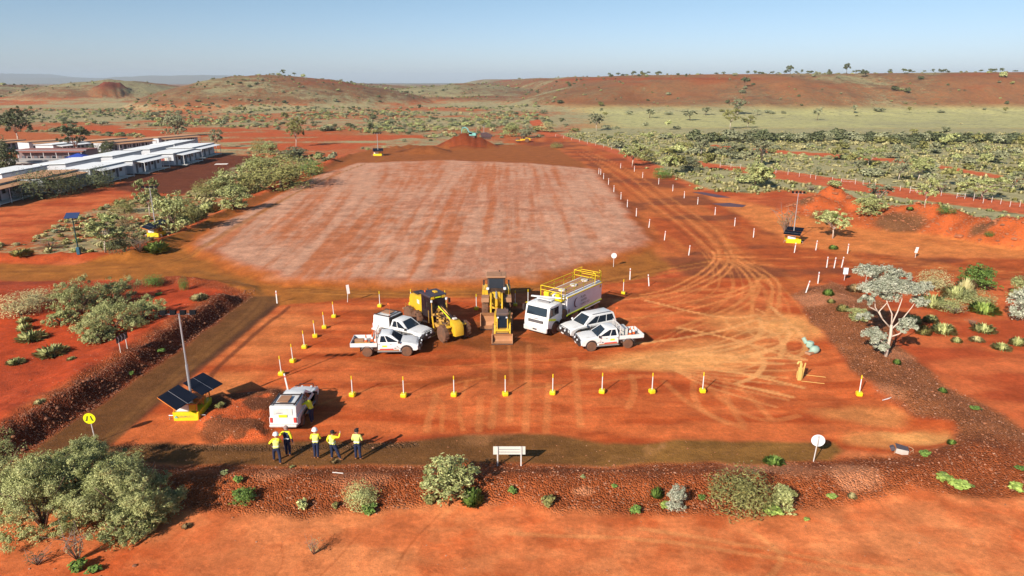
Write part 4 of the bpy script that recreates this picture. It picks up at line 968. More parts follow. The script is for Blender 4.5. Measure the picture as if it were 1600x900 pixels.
# ---------------------------------------------------------------- wheel loader
def bucket(root, x0, w_, z0, s, m):
    prof = [(x0+s, z0), (x0+.25*s, z0+.02), (x0, z0+.25*s), (x0+.02, z0+.70*s), (x0+.22*s, z0+s), (x0+.28*s, z0+s),
            (x0+.10*s, z0+.70*s), (x0+.09*s, z0+.28*s), (x0+.28*s, z0+.08), (x0+s, z0+.05)]
    MB().prism(prof, -w_/2, w_/2, 'y').build('bucket', m, root)
    side = [(x0+s, z0), (x0+.25*s, z0), (x0, z0+.25*s), (x0+.02, z0+.70*s), (x0+.26*s, z0+s)]
    for sg in (-1, 1): MB().prism(side, sg*w_/2-.03, sg*w_/2+.03, 'y').build('bucket_side', m, root)
    MB().box((x0+s+.03, 0, z0+.03), (.16, w_+.06, .05)).build('cutting_edge', DKST, root)
def loader():
    c0 = G(775.5, 496); root = thing('wheel_loader', 'large dusty yellow wheel loader facing the camera with its bucket lowered', 'wheel loader', (c0[0], c0[1]+.75, 0), -PI/2+.02)
    for x_ in (0, -3.2):
        for y_ in (-1.02, 1.02): wheel(root, x_, y_, .80, .60, YELD, TYRE, .5)
    for s in (-1, 1):
        MB().prism([(-.95,1.45),(-.7,1.72),(.5,1.76),(.85,1.55),(.85,1.47),(.5,1.66),(-.7,1.62)], s*1.02-.34, s*1.02+.34).build('mudguard', DUST, root)
        MB().prism([(-4.0,1.3),(-4.0,1.75),(-1.7,1.85),(-1.7,1.3)], s*1.05-.28, s*1.05+.28).build('rear_mudguard', YEL, root)
        ar = MB(); ar.prism([(-.35,2.05),(.4,2.2),(1.6,1.75),(2.55,.85),(2.55,.5),(2.35,.45),(1.4,1.25),(.3,1.75),(-.35,1.75)], s*.50-.07, s*.50+.07); ar.build('lift_arm', YEL, root)
        MB().cyl((-.1, s*.42, 1.0), (1.3, s*.48, 1.35), .08, n=8).build('lift_cylinder', STEEL, root)
        MB().box((-1.35, s*1.15, 2.7), (.12, .16, .5)).build('mirror', BLACK, root)
        MB().tube([(-1.1, s*.85, 3.1), (-1.3, s*1.15, 2.9)], [.02]*2, 5).build('mirror_arm', BLACK, root)
        MB().tube([(-1.0, s*1.1, .8), (-.95, s*1.15, 2.2), (-1.2, s*1.0, 2.6)], [.03]*3, 5).build('handrail', YEL, root)
        MB().box((-.9, s*.78, 2.25), (.28, .26, .22), bev=.04).build('work_lamp', LAMPG, root)
        lad = MB()
        for k in range(4): lad.box((-1.15, s*1.2, .55+k*.32), (.35, .28, .04))
        lad.build('ladder', DKST, root)
    tw = MB(); tw.prism([(-.9,.7),(-.9,1.9),(-.2,2.15),(.45,1.9),(.6,.8)], -.38, .38, 'y', inset=.03, ch=.05); tw.build('front_frame', YEL, root, smooth=True)
    MB().box((.7, 0, 1.55), (1.7, .24, .30), ry=.35, bev=.04).build('bell_crank', YEL, root)
    MB().cyl((-.2, 0, 2.1), (.9, 0, 1.9), .10, n=10).build('tilt_cylinder', STEEL, root)
    MB().box((1.9, 0, 1.05), (.5, .2, .16), ry=.6).build('tilt_link', YELD, root)
    MB().box((-2.5, 0, 1.2), (4.6, 1.3, .7), bev=.08).build('rear_frame', YELD, root)
    MB().prism([(-5.2,1.1),(-5.2,2.3),(-4.9,2.55),(-2.5,2.75),(-2.4,1.1)], -.85, .85, 'y', inset=.05, ch=.08).build('engine_hood', YEL, root, smooth=True)
    MB().cyl((-3.4, .3, 2.6), (-3.4, .3, 3.3), .08, n=8).build('exhaust', DKST, root)
    cb = MB(); cb.prism([(-2.45,1.75),(-2.45,3.25),(-1.05,3.25),(-.92,2.3),(-1.05,1.75)], -.80, .80, 'y', inset=.03, ch=.06); cb.build('cab', mat('loader_cab', (0.03, 0.028, 0.028), .5, dirt=.3), root)
    MB().slab([Vector(p) for p in ((-.93,-.66,2.28),(-.93,.66,2.28),(-1.04,.66,3.16),(-1.04,-.66,3.16))], .015, (1,0,.1)).build('windscreen', GLASSB, root)
    for s in (-1, 1): MB().box((-1.75, s*.815, 2.65), (1.1, .02, .95)).build('side_window', GLASS, root)
    MB().box((-1.72, 0, 3.33), (1.75, 1.85, .16), bev=.06).build('cab_roof', DUST, root)
    MB().cyl((-1.2, .45, 3.4), (-1.2, .45, 3.8), .015, n=5).build('aerial', BLACK, root)
    bk = Vector((2.55, 0)); bucket(root, 2.75, 2.75, 0.02, 1.22, mat('bucket_worn', (0.50, 0.24, 0.11), .6, dirt=.5))
    hs = MB(); rr = random.Random(5)
    for k in range(14):
        p0 = Vector((rr.uniform(-.8, .3), rr.uniform(-.85, .85), rr.uniform(1.0, 2.2))); p1 = p0+Vector((rr.uniform(-.2, .6), rr.uniform(-.2, .2), rr.uniform(-.4, .3)))
        hs.tube([p0, (p0+p1)/2+Vector((0, 0, .1)), p1], [.035]*3, 5)
    hs.build('hydraulic_hoses', DKST, root)
loader()

# ---------------------------------------------------------------- skid steer
def skid():
    c0 = G(784.5, 541.5); root = thing('skid_steer_loader', 'small yellow skid steer with its bucket down in front of the wheel loader', 'skid steer loader', (c0[0], c0[1]+2.55, 0), -PI/2)
    for x_ in (.62, -.55):
        for y_ in (-.70, .70): wheel(root, x_, y_, .42, .30, YELD, TYRE, .5)
    MB().box((-.1, 0, .62), (2.5, 1.08, .62), bev=.08).build('body', YELD, root)
    MB().prism([(-1.35,.5),(-1.35,1.45),(-.75,1.55),(-.6,.5)], -.56, .56, 'y', inset=.03, ch=.05).build('engine_door', YEL, root, smooth=True)
    MB().prism([(-.75,.95),(-.75,2.0),(.55,2.02),(.85,1.0)], -.44, .44, 'y', inset=.02, ch=.04).build('cab', mat('skid_cab', (0.02, 0.018, 0.018), .5, dirt=.25), root)
    MB().box((-.15, 0, 2.06), (1.35, 1.0, .10), bev=.04).build('cab_roof', mat('roof_grey', (0.13, 0.10, 0.09), .7, dirt=.5), root)
    MB().slab([Vector(p) for p in ((.86,-.36,1.02),(.86,.36,1.02),(.57,.36,1.93),(.57,-.36,1.93))], .015, (1,0,.1)).build('front_window', GLASS, root)
    for s in (-1, 1):
        MB().prism([(-1.25,1.55),(-1.2,1.78),(-.4,1.72),(.9,1.25),(1.25,.75),(1.35,.2),(1.15,.2),(1.05,.65),(.75,1.08),(-.45,1.52)], s*.62-.07, s*.62+.07).build('lift_arm', YEL, root)
        MB().cyl((-.7, s*.62, .95), (.35, s*.62, 1.25), .05, n=8).build('lift_cylinder', STEEL, root)
        MB().box((.88, s*.36, 1.9), (.08, .14, .10)).build('work_lamp', LAMPG, root)
        MB().box((.86, s*.43, 1.35), (.06, .07, 1.0), ry=-.3).build('cab_post', YEL, root)
        MB().box((1.0, s*.42, .75), (.22, .20, .5), bev=.03).build('step_plate', YEL, root)
    MB().box((1.18, 0, .88), (.1, 1.2, .16), bev=.03).build('cross_bar', YEL, root)
    MB().box((1.3, 0, .5), (.12, 1.1, .40)).build('coupler', DKST, root)
    bucket(root, 1.42, 1.66, 0.02, .72, mat('bucket_worn', (0.50, 0.24, 0.11), .6, dirt=.5))
skid()

# ---------------------------------------------------------------- excavator, roller and carrier far off on the site
def excavator():
    x, y, z = GZ(737, 214); 
    root = thing('excavator', 'teal green excavator working on the far stockpile with its boom bent', 'excavator', (x, y+1, z-.3), math.radians(172))
    root.scale = (.62, .62, .68)
    for s in (-1, 1): MB().prism([(-1.9,.15),(-1.6,0),(1.6,0),(1.9,.15),(1.9,.6),(1.6,.8),(-1.6,.8),(-1.9,.6)], s*1.2-.28, s*1.2+.28).build('track', DKST, root)
    MB().cyl((0,0,.7),(0,0,1.05),.7,n=12).build('turntable', DKST, root)
    MB().prism([(-2.4,1.0),(-2.4,2.2),(-.5,2.3),(-.4,1.0)], -1.3, 1.3, 'y', inset=.05, ch=.08).build('engine_house', TEAL, root)
    MB().box((.5, .8, 1.9), (1.6, .95, 1.75), bev=.08).build('cab', TEAL, root); MB().box((.55, .8, 2.1), (1.66, .99, .9)).build('cab_window', GLASS, root)
    MB().box((.2, -.6, 1.4), (2.0, 1.2, .7), bev=.05).build('side_box', TEAL, root)
    MB().tube([(.7,0,1.4),(2.2,0,4.0),(3.6,0,4.8),(5.0,0,4.3)], [.28,.34,.32,.22], 4).build('boom', TEAL, root)
    MB().tube([(4.7,0,4.9),(5.4,0,3.6),(5.6,0,2.0)], [.2,.24,.14], 4).build('stick', TEAL, root)
    MB().prism([(5.2,2.0),(5.9,2.0),(6.0,1.3),(5.5,.9),(5.0,1.2)], -.5, .5).build('digging_bucket', DKST, root)
    for s in (-1, 1): MB().cyl((1.0, s*.3, 1.8), (2.6, s*.3, 3.8), .09, n=6).build('boom_cylinder', STEEL, root)
excavator()
def roller():
    x, y, z = GZ(817, 222.5); root = thing('road_roller', 'small yellow road roller with a black canopy at the far end of the pad', 'road roller', (x, y, z), math.radians(185))
    for v in (WHITE,): MB().lathe([(.72,-1.0),(.75,-.98),(.75,.98),(.72,1.0)], (1.9,0,.75), 18, 'y').build('drum', DKST, root, smooth=True)
    for y_ in (-.75, .75): wheel(root, -1.4, y_, .72, .5, YEL, TYRE)
    MB().prism([(-2.6,.7),(-2.6,1.5),(-.9,1.75),(-.8,.7)], -.75, .75, 'y', inset=.04, ch=.06).build('engine_hood', YEL, root)
    MB().box((1.4, 0, .8), (2.4, 2.2, .3), bev=.05).build('drum_frame', YEL, root); MB().box((0, 0, 1.0), (1.6, 1.4, .5), bev=.05).build('body', YEL, root)
    MB().box((-.2, 0, 2.75), (1.6, 1.6, .12), bev=.03).build('canopy', BLACK, root)
    for sx in (-.9, .5):
        for sy in (-.7, .7): MB().box((sx, sy, 1.95), (.09, .09, 1.5)).build('canopy_post', BLACK, root)
    MB().box((-.3, 0, 1.6), (.6, .8, .8), bev=.05).build('seat', BLACK, root)
roller()
def screen():
    x, y, z = GZ(755, 219); root = thing('screening_plant', 'dark tracked machine with an upright mast behind the far stockpile', 'machine', (x+1, y+4, z), 0.1); root.scale = (.75, .75, .85)
    for s in (-1, 1): MB().prism([(-1.9,.1),(-1.6,0),(1.6,0),(1.9,.1),(1.8,.6),(-1.8,.6)], s*.9-.2, s*.9+.2).build('track', DKST, root)
    MB().prism([(-2.4,.7),(-2.8,2.4),(0,2.6),(2.6,1.6),(2.2,.7)], -1.0, 1.0, 'y', inset=.04, ch=.05).build('body', mat('purple_dark', (0.05,0.035,0.05), .6, dirt=.3), root)
    MB().tube([(-1.2,0,2.2),(-1.2,0,5.0)], [.08,.06], 6).build('mast', STEEL, root); MB().box((-1.2,0,5.05),(.5,.3,.25)).build('mast_lamp', GREY, root)
screen()

# ---------------------------------------------------------------- camp buildings
WALLM = mat('pale_wall', (0.62, 0.63, 0.66), 0.6, dirt=0.15, scale=.5)
ROOFW = mat('roof_white', (0.90, 0.89, 0.87), 0.6, dirt=0.03, scale=.3)
ROOFO = mat('roof_dusty_orange', (0.56, 0.27, 0.12), 0.7, dirt=0.25, dirtcol=(0.62, 0.42, 0.28), scale=.4)
ROOFR = mat('roof_dusty_red', (0.34, 0.13, 0.10), 0.7, dirt=0.3, scale=.4)
ORD = ['first', 'second', 'third', 'fourth', 'fifth', 'sixth', 'seventh', 'eighth', 'ninth', 'tenth', 'eleventh', 'twelfth', 'thirteenth', 'fourteenth', 'fifteenth', 'sixteenth']
def cabin(label, x, y, rz, L_=13.0, D=6.6, h=2.7, roof=ROOFW, verandah=2.2, wallm=WALLM, end='plain', z=0, base=.35, bays=4):
    """long cabin block: its length along local y, verandah on the +x side, end wall at -y"""
    root = thing('cabin_block', label, 'cabin', (x, y, z), rz, 'cabin blocks of the camp')
    MB().box((0, 0, base+h/2), (D, L_, h)).build('wall', wallm, root)
    MB().box((0, 0, base/2), (D-.3, L_-.3, base)).build('footing', DKST, root)
    t = h+base
    MB().slab([Vector((-D/2-.3, -L_/2-.35, t+.06)), Vector((D/2+.15, -L_/2-.35, t+.22)), Vector((D/2+.15, L_/2+.35, t+.22)), Vector((-D/2-.3, L_/2+.35, t+.06))], .10, (0,0,1)).build('roof', roof, root)
    MB().box((D/2+.17, 0, t+.16), (.05, L_+.7, .22)).build('fascia', mat('fascia_grey', (.25,.25,.27), .6), root)
    if verandah:
        v = MB(); v.slab([Vector((D/2+.03, -L_/2+.8, t-.05)), Vector((D/2+verandah, -L_/2+.8, t-.30)), Vector((D/2+verandah, L_/2-.2, t-.30)), Vector((D/2+.03, L_/2-.2, t-.05))], .07, (0,0,1)); v.build('verandah_roof', roof, root)
        MB().box((D/2+verandah/2, .3, base-.05), (verandah, L_-1, .10)).build('verandah_floor', CREAM, root)
        for k in range(bays+1): MB().box((D/2+verandah-.12, -L_/2+1.0+k*(L_-1.5)/bays, (t-.3)/2), (.09, .09, t-.32)).build('verandah_post', WHITE, root)
        MB().box((D/2+verandah-.1, -L_/2+.9, base-.02), (1.6, 1.0, .14)).build('step', CREAM, root)
    for k in range(bays):
        yy = -L_/2+1.5+k*(L_-2)/bays
        d = MB().box((D/2+.02, yy, base+1.02), (.06, .85, 2.04)).build('door', mat('cabin_door', (.10, .10, .12), .6), root)
        f = MB().box((D/2+.02, yy+1.5, base+1.55), (.06, 1.1, .95)).build('window', mat('window_frame', (.30,.30,.32), .5), root)
        MB().box((D/2+.055, yy+1.5, base+1.55), (.02, .95, .80)).build('pane', GLASS, f)
        MB().box((-D/2-.2, yy, base+1.9), (.38, .8, .5)).build('air_conditioner', WHITE2, root)
    if end == 'sign':
        MB().box((.6, -L_/2-.03, base+1.4), (2.0, .04, 1.6)).build('notice_board', CREAM, root)
        MB().cyl((.6, -L_/2-.055, base+1.45), (.6, -L_/2-.09, base+1.45), .45, n=18).build('red_round_emblem', mat('emblem_red', (.45,.10,.07), .6), root)
        for s in (-1, 1): MB().box((s*2.4, -L_/2-.03, base+1.5), (.5, .05, 1.0)).build('end_window', GREY, root)
    elif end == 'window':
        MB().box((.8, -L_/2-.03, base+1.6), (1.2, .05, .8)).build('end_window', GLASS, root)
    return root
# front row along the dark gravel, stepping towards the photographer
cabin('nearest camp cabin of the front row under a pale orange-dusted roof, behind round bushes', -93.8, 119.0, .10, 15, 6.8, roof=ROOFO, end='plain')
cabin('orange-roofed cabin of the front row just before the white roofs begin', -92.0, 134.5, .05, 12, 6.8, roof=ROOFO)
cabin('white-roofed cabin right behind the round bushes in the front row', -90.6, 148.5, .02, 13.5, 6.6)
cabin('white-roofed cabin in the middle of the front row', -90.0, 164.0, .02, 13.5, 6.6)
cabin('white cabin with a red round emblem on its end wall', -88.6, 180.0, .02, 12.5, 6.6, end='sign')
cabin('last white-roofed cabin at the right end of the front row', -91.0, 197.0, .03, 15.0, 6.6)
# second row behind, seen as white roof planes
for i, (x, y) in enumerate(((-100.5, 139.0), (-98.6, 155.5), (-97.4, 171.5), (-97.4, 189.0), (-98.5, 205.0))):
    cabin(['white roof showing lowest at the left in the second row', 'second-row white roof behind the nearest white front cabin', 'second-row white roof in the middle of the long block', 'second-row white roof behind the emblem cabin', 'second-row white roof at the far right end'][i], x-1.2, y, .03, 14, 6.4, h=3.0, verandah=0, z=0)
# older blocks with dusty roofs farther back
cabin('long dusty orange-roofed block with a white end wall at the back right of the camp', -119.5, 214, -.35, 15, 7, roof=ROOFO, end='plain')
cabin('orange-roofed block farthest right at the back of the camp', -113.5, 232, -.45, 15, 7, roof=ROOFO)
cabin('low orange-roofed block just left of the long back block', -129, 218, -.35, 14, 6, roof=ROOFO, verandah=1.5)
cabin('white-walled block half hidden behind the trees at the back of the camp', -133, 205, -.2, 12, 6, roof=ROOFW, end='window')
cabin('back block with an orange roof and white end at the upper left', -143, 216, -.55, 16, 7, roof=ROOFO)
cabin('small pale-roofed block at the far upper left of the camp', -158, 212, -.45, 14, 7, roof=ROOFO, verandah=1.8)
# the long red roof turned broadside, and the low buildings in front of it
cabin('dark walled block with a long dusty red roof facing the camera', -118, 180, -PI/2+.06, 17, 6, h=3.3, roof=ROOFR, verandah=1.3, wallm=mat('mauve_wall', (.20,.15,.15), .7, dirt=.2), bays=5)
cabin('low block with a pale grey roof in front of the red-roofed one', -113.5, 161, -PI/2+.04, 16, 6, h=2.6, roof=mat('roof_tan', (.50,.44,.38), .7, dirt=.2), verandah=1.2, wallm=WALLM, bays=5)
cabin('small block with two white roof strips at the left below the red roof', -124, 160, -PI/2+.15, 9, 5, h=2.6, roof=ROOFW, verandah=1.8, bays=2)
def shade():
    x, y = G(125, 259); t = thing('shade_shelter', 'small blue cloth shade shelter between the camp blocks', 'shade shelter', (x, y, 0), .2)
    MB().add([(-2.4,-2,2.3),(2.4,-2,2.3),(2.4,2,2.3),(-2.4,2,2.3),(0,0,3.2)], [(0,1,4),(1,2,4),(2,3,4),(3,0,4)]).build('canopy', BLUE, t)
    for sx in (-2.2, 2.2):
        for sy in (-1.8, 1.8): MB().cyl((sx, sy, 0), (sx, sy, 2.35), .05, n=6).build('post', WHITE2, t)
    MB().box((0, 0, .72), (1.8, .8, .06)).build('table_top', CREAM, t)
shade()
def pallet():
    x, y = G(346, 257); t = thing('pallet_frame', 'pale open pallet frame lying on the dark gravel by the cabins', 'pallet', (x, y, .02), .2)
    for k in range(4): MB().box((0, -.9+k*.6, .1), (3.0, .16, .1)).build('board', WHITE2, t)
    for k in range(3): MB().box((-1.4+k*1.4, 0, .03), (.14, 2.0, .06)).build('bearer', WHITE2, t)
pallet()

# ---------------------------------------------------------------- light towers
def light_tower(label, cat_loc, rz, hm=6.8, panel='deep', base=(1.55, 2.2), writing=False, tilt=.30, mast_n=1):
    root = thing('light_tower', label, 'light tower', cat_loc, rz)
    bw, bl = base
    b = MB(); b.prism([(-bw/2,0),(bw/2,0),(bw/2+.04,.58),(-bw/2-.04,.58)], -bl/2, bl/2, 'y', inset=.03, ch=.04); b.build('base_tank', SYEL, root)
    f = MB()
    for sx in (-1, 1):
        for sy in (-1, 0, 1): f.box((sx*bw*.46, sy*bl*.46, .85), (.06, .06, .6))
        f.box((sx*bw*.46, 0, 1.12), (.06, bl*.95, .06))
    for sy in (-1, 1): f.box((0, sy*bl*.46, 1.12), (bw*.95, .06, .06))
    f.build('frame', ORFR, root)
    MB().box((-bw*.15, -bl*.30, .85), (bw*.55, bl*.3, .5), bev=.03).build('battery_box', WHITE, root)
    MB().box((bw*.25, -bl*.36, .82), (bw*.3, bl*.15, .45), bev=.03).build('control_box', YEL, root)
    MB().box((0, bl*.2, .80), (bw*.7, bl*.4, .42), bev=.03).build('generator_box', ORFR, root)
    mx = MB()
    MB().cyl((0, 0, .5), (0, 0, hm*.5), .085, n=10).build('mast', STEEL, root, smooth=True)
    MB().cyl((0, 0, hm*.5), (0, 0, hm), .055, n=10).build('mast_extension', STEEL, root, smooth=True)
    MB().box((0, 0, hm), (2.0, .06, .06)).build('cross_arm', STEEL, root)
    for k in range(4):
        xx = -.9+k*.6; h_ = MB(); h_.box((xx, -.08, hm+.16), (.36, .16, .26), rx=-.35); hd = h_.build('lamp_head', mat('lamp_black', (.010,.010,.012), .95, spec=.08), root)
        MB().box((xx, -.175, hm+.13), (.34, .02, .24), rx=-.35).build('lens', mat('lamp_black', (0,0,0)), hd)
    for s in (-1, 1):        # two solar arrays, each of two panels
        y0 = s*.12; y1 = s*1.55
        z0, z1 = (1.62, 1.62-math.sin(tilt)*1.4) if s < 0 else (1.62, 1.62+math.sin(tilt)*1.0)
        for k in range(2):
            a0 = y0+(y1-y0)*(k*.5+.01); a1 = y0+(y1-y0)*(k*.5+.49); c0 = z0+(z1-z0)*(k*.5+.01); c1 = z0+(z1-z0)*(k*.5+.49)
            q = [Vector((-1.35,a0,c0)), Vector((1.35,a0,c0)), Vector((1.35,a1,c1)), Vector((-1.35,a1,c1))]
            pn = MB().slab(q, .035, (0,0,1)).build('solar_panel', SOLAR, root)
            e = MB(); e.box((0, a1, c1+.0), (2.74, .035, .06)); e.build('panel_frame', STEEL if k == 0 else ORFR, pn)
        for sx in (-1, 1): MB().tube([(sx*.6, s*.5, 1.12), (sx*.7, s*.9, (z0+z1)/2-.02)], [.03]*2, 5).build('panel_strut', ORFR, root)
    if writing:
        text('SOLAR LT 1', .17, 'lettering', INK, root, (-.42, -bl/2-.06, .28), (1, 0, 0), (0, 0, 1))
        MB().prism([(-.12,-.06),(0,.12),(.12,-.06)], -bl/2-.065, -bl/2-.05, 'y').build('triangle_emblem', TEAL, root).location = (-.58, 0, .30)
    for s in (-1, 1):
        MB().tube([(s*bw*.5, -bl*.4, .3), (s*(bw*.5+.35), -bl*.4, .3), (s*(bw*.5+.35), -bl*.4, 0)], [.03]*3, 5).build('outrigger', STEEL, root)
    return root
def skewed(root, rz):   # the panels of the near tower stand turned against its base
    for o in root.children:
        if o.name.startswith(('solar_panel', 'panel_strut')): o.rotation_euler.z = rz
p = G(296, 652)
lt = light_tower('tall solar light tower on a yellow base beside the footpath and sealed track', (p[0], p[1]+.6, 0), math.radians(2), 6.75, writing=True); skewed(lt, math.radians(-43))
p = G(241, 371); lt = light_tower('solar light tower with yellow base among the shrubs left of the earth pad', (p[0], p[1]+.8, .1), math.radians(0), 6.6); skewed(lt, math.radians(-40))
p = G(1241, 380); lt = light_tower('solar light tower with white box and yellow base right of the haul road', (p[0], p[1]+.6, 0), math.radians(-12), 6.9, base=(2.3, 1.8)); skewed(lt, math.radians(-22)); lt.scale = (.78, .78, .95)
p = G(591, 243); lt = light_tower('far light tower with yellow base at the upper left corner of the earth pad', (p[0], p[1], 0), 0, 6.2, base=(2.2, 2.0)); skewed(lt, math.radians(10)); lt.scale = (1.1, 1.1, 1)
def solar_lamp():
    x, y = G(125, 404); t = thing('solar_street_lamp', 'dark pole with one square solar panel on top, standing by the left road', 'solar lamp', (x, y, float(hgt(x, y))), .2)
    MB().tube([(0,0,0),(0,0,4.6)], [.09,.06], 8).build('pole', mat('dark_green_pole', (.015,.05,.05), .5), t)
    MB().box((0,0,.45),(.4,.4,.9),bev=.05).build('battery_box', mat('box_blue', (.02,.10,.16), .5), t)
    MB().slab([Vector((-.75,-.5,4.5)),Vector((.75,-.5,4.5)),Vector((.75,.5,5.0)),Vector((-.75,.5,5.0))], .04, (0,0,1)).build('solar_panel', mat('solar_blue', (.04,.06,.14), .2), t)
    MB().box((-.3,-.2,4.0),(.6,.14,.08)).build('lamp_arm', BLACK, t)
solar_lamp()

# ---------------------------------------------------------------- posts
def marker(loc, label, h=1.42, lean=0.0, group=None):
    t = thing('marker_post', label, 'marker post', loc, 0, group)
    b = MB().box((0, 0, .14), (.40, .40, .28), rz=random.uniform(-.3, .3), bev=.05); b.build('weight', SYEL, t)
    MB().cyl((0, 0, .26), (0, 0, h*.82), .035, n=7).build('white_pole', WHITE, t)
    MB().cyl((0, 0, h*.82), (0, 0, h), .038, n=7).build('yellow_tip', SYEL, t)
    t.rotation_euler.y = lean
    return t
row = [(551,619),(631,620),(709.5,619),(789.5,618),(863.5,616),(940.5,614),(1018.5,614),(1097.5,613)]
for i, (a, b_) in enumerate(row):
    x, y, z = GZ(a, b_); marker((x, y, z), 'yellow-footed marker post, %s from the left in the front row of eight' % ORD[i], 1.5, group='yellow-footed marker posts')
x, y, z = GZ(1342, 618); marker((x, y, z), 'lone yellow-footed marker post beside the gravel bank below the silver tree', 1.5, group='yellow-footed marker posts')
for i, (a, b_) in enumerate([(440,586),(458,566),(476,544),(492.5,527),(507,513),(522,496)]):
    x, y, z = GZ(a, b_); marker((x, y, z), 'yellow-footed marker post, %s from the near end of the left-hand column' % ORD[i], 1.5, -.03, group='yellow-footed marker posts')
for (a, b_), lab in zip([(593.7,479.5),(642.4,476),(695.7,478),(744.4,484),(805,478),(825,476),(932.9,467),(973.7,459.5)],
    ['at the left end of the back row', 'just left of the road grader in the back row', 'right behind the road grader', 'between grader and wheel loader', 'right behind the wheel loader', 'at the left shoulder of the water truck', 'at the tail of the water truck', 'at the right end of the back row']):
    x, y, z = GZ(a, b_); marker((x, y, z), 'yellow-footed marker post '+lab, 1.55, group='yellow-footed marker posts')
def guide(loc, label, h=1.25, lean=0.0, rz=0.0, group='white guide posts'):
    h *= .85; t = thing('guide_post', label, 'guide post', loc, rz, group)
    MB().box((0, 0, h/2), (.10, .05, h)).build('post', WHITE, t); MB().box((0, -.03, h*.82), (.10, .012, .10)).build('reflector', RED if h < 1.3 else GREY, t)
    t.rotation_euler.y = lean; return t
for i, q in enumerate([(938.5,273),(943,280),(950.7,288.5),(959,300),(970,311.5),(980,323.7),(994,338),(1013.7,355.7),(1038,375.4),(1076,399)]):
    guide(GZ(*q), 'white guide post beside the earth pad, %s from the far end of its line' % ORD[i], 1.5, .06 if i > 6 else 0)
guide(GZ(935.5, 272), 'white guide post standing close beside the farthest one of the pad line', 1.5)
for i, q in enumerate([(969.6,263),(991,268),(1004,277.8),(1029,288),(1051,298.8),(1068.9,309.7),(1089.9,319.4),(1117,336),(1147.6,353.5),(1177,371)]):
    guide(GZ(*q), 'white guide post on the outer side of the haul road, %s from the far end' % ORD[i], 1.5)
for q, lab, ln in (((1241,395), 'right below the right light tower', .05), ((1274.5,391), 'right of the yellow tower base', .04), ((1324,396.5), 'standing below the small gum tree', 0), ((1291.5,418), 'left one of the three by the dark kerb', 0), ((1303,419), 'tallest middle one of the three by the dark kerb', .05), ((1314.7,418), 'right one of the three by the dark kerb', .08),
                   ((1277.7,443), 'on the nose of the gravel bank', 0), ((1259,457.5), 'leaning one at the foot of the gravel nose', .2), ((984,437), 'on the right behind the water truck', 0), ((1014,447), 'leaning one right of the water truck', -.12), ((433,474), 'thin one at the top of the sealed track', 0), ((450,610), 'leaning one behind the white ute with the worker', -.12)):
    guide(GZ(*q), 'white guide post, '+lab, 1.5, ln)
# two panel marker with shadow patch at the bend
t = thing('hazard_marker', 'white hazard marker on two thin legs above a dark soil patch', 'hazard marker', GZ(545, 472), .3)
MB().box((0, 0, 1.3), (.28, .04, .9), ry=-.08).build('board', WHITE, t); MB().tube([(-.12,0,0),(-.04,0,.9)], [.03]*2, 5).build('leg', WHITE2, t)
# fence of the outer track
fp = [(1125,261.5),(1141.7,262.5),(1157,263.5),(1173,266),(1190,268.5),(1212,271),(1231,273),(1248.5,276.7),(1266,279),(1274,281),(1300,284.5),(1314,286.5),(1336,288),(1348,289.5),(1358,291),(1367,293),(1388,296.5),(1406,299),(1421.5,301.5),(1432.5,302.5),(1445,304),(1470,307),(1494.5,310.5),(1507,311.5),(1521,313.5),(1535.5,318.5),(1549,317),(1563,320),(1577.5,324),(1593,324)]
fpts = [Vector(GZ(*q)) for q in fp]
fr = thing('wire_fence', 'long wire fence on thin white pickets along the red outer track', 'fence', tuple(fpts[0]))
for i, p_ in enumerate(fpts):
    q = p_-fpts[0]; MB().box((q.x, q.y, q.z+.6), (.06, .06, 1.0 if i % 6 else 1.4)).build('picket', WHITE2, fr)
for hh in (.5, .95):
    b = MB(); b.tube([p_-fpts[0]+Vector((0, 0, hh)) for p_ in fpts], [.005]*len(fpts), 3); b.build('wire', STEEL, fr)
f2 = [Vector(GZ(868+i*12.5, 213.5+i*2.6+.12*i*i*.3)) for i in range(13)]
fr = thing('wire_fence', 'short fence of pale pickets along the far end of the haul road', 'fence', tuple(f2[0]))
for p_ in f2: q = p_-f2[0]; MB().box((q.x, q.y, q.z+.5), (.07, .07, 1.0)).build('picket', WHITE2, fr)
b = MB(); b.tube([p_-f2[0]+Vector((0, 0, .9)) for p_ in f2], [.015]*len(f2), 3); b.build('wire', STEEL, fr)

# ---------------------------------------------------------------- signs
x, y, z = GZ(149.5, 691); t = thing('crossing_sign', 'round yellow pedestrian crossing sign with two walking legs on a thin pole', 'road sign', (x, y, z), .1)
MB().cyl((0,0,0),(-.05,0,1.55),.03,n=7).build('pole', WHITE2, t)
MB().cyl((-.06,-.05,1.60),(-.06,-.07,1.60),.34,n=28).build('sign_face', mat('fluorescent_yellow', (0.85,0.80,0.01), .4), t)
for s in (-1, 1):
    MB().slab([Vector((-.06+s*.05,-.073,1.76)),Vector((-.06+s*.12,-.073,1.76)),Vector((-.06+s*.19,-.073,1.50)),Vector((-.06+s*.12,-.073,1.48))], .006, (0,-1,0)).build('leg_symbol', BLACK, t)
    MB().slab([Vector((-.06+s*.12,-.073,1.50)),Vector((-.06+s*.12,-.073,1.45)),Vector((-.06+s*.24,-.073,1.47)),Vector((-.06+s*.22,-.073,1.51))], .006, (0,-1,0)).build('foot_symbol', BLACK, t)
x, y, z = GZ(1271, 721); t = thing('round_sign', 'round sign seen from its pale grey back on a leaning pole', 'road sign', (x, y, z), -.25)
MB().cyl((0,0,0),(.08,0,1.5),.03,n=7).build('pole', WHITE2, t); MB().cyl((.10,.05,1.30),(.10,.07,1.30),.36,n=28).build('sign_disc', mat('aluminium_back', (.72,.74,.76), .5), t)
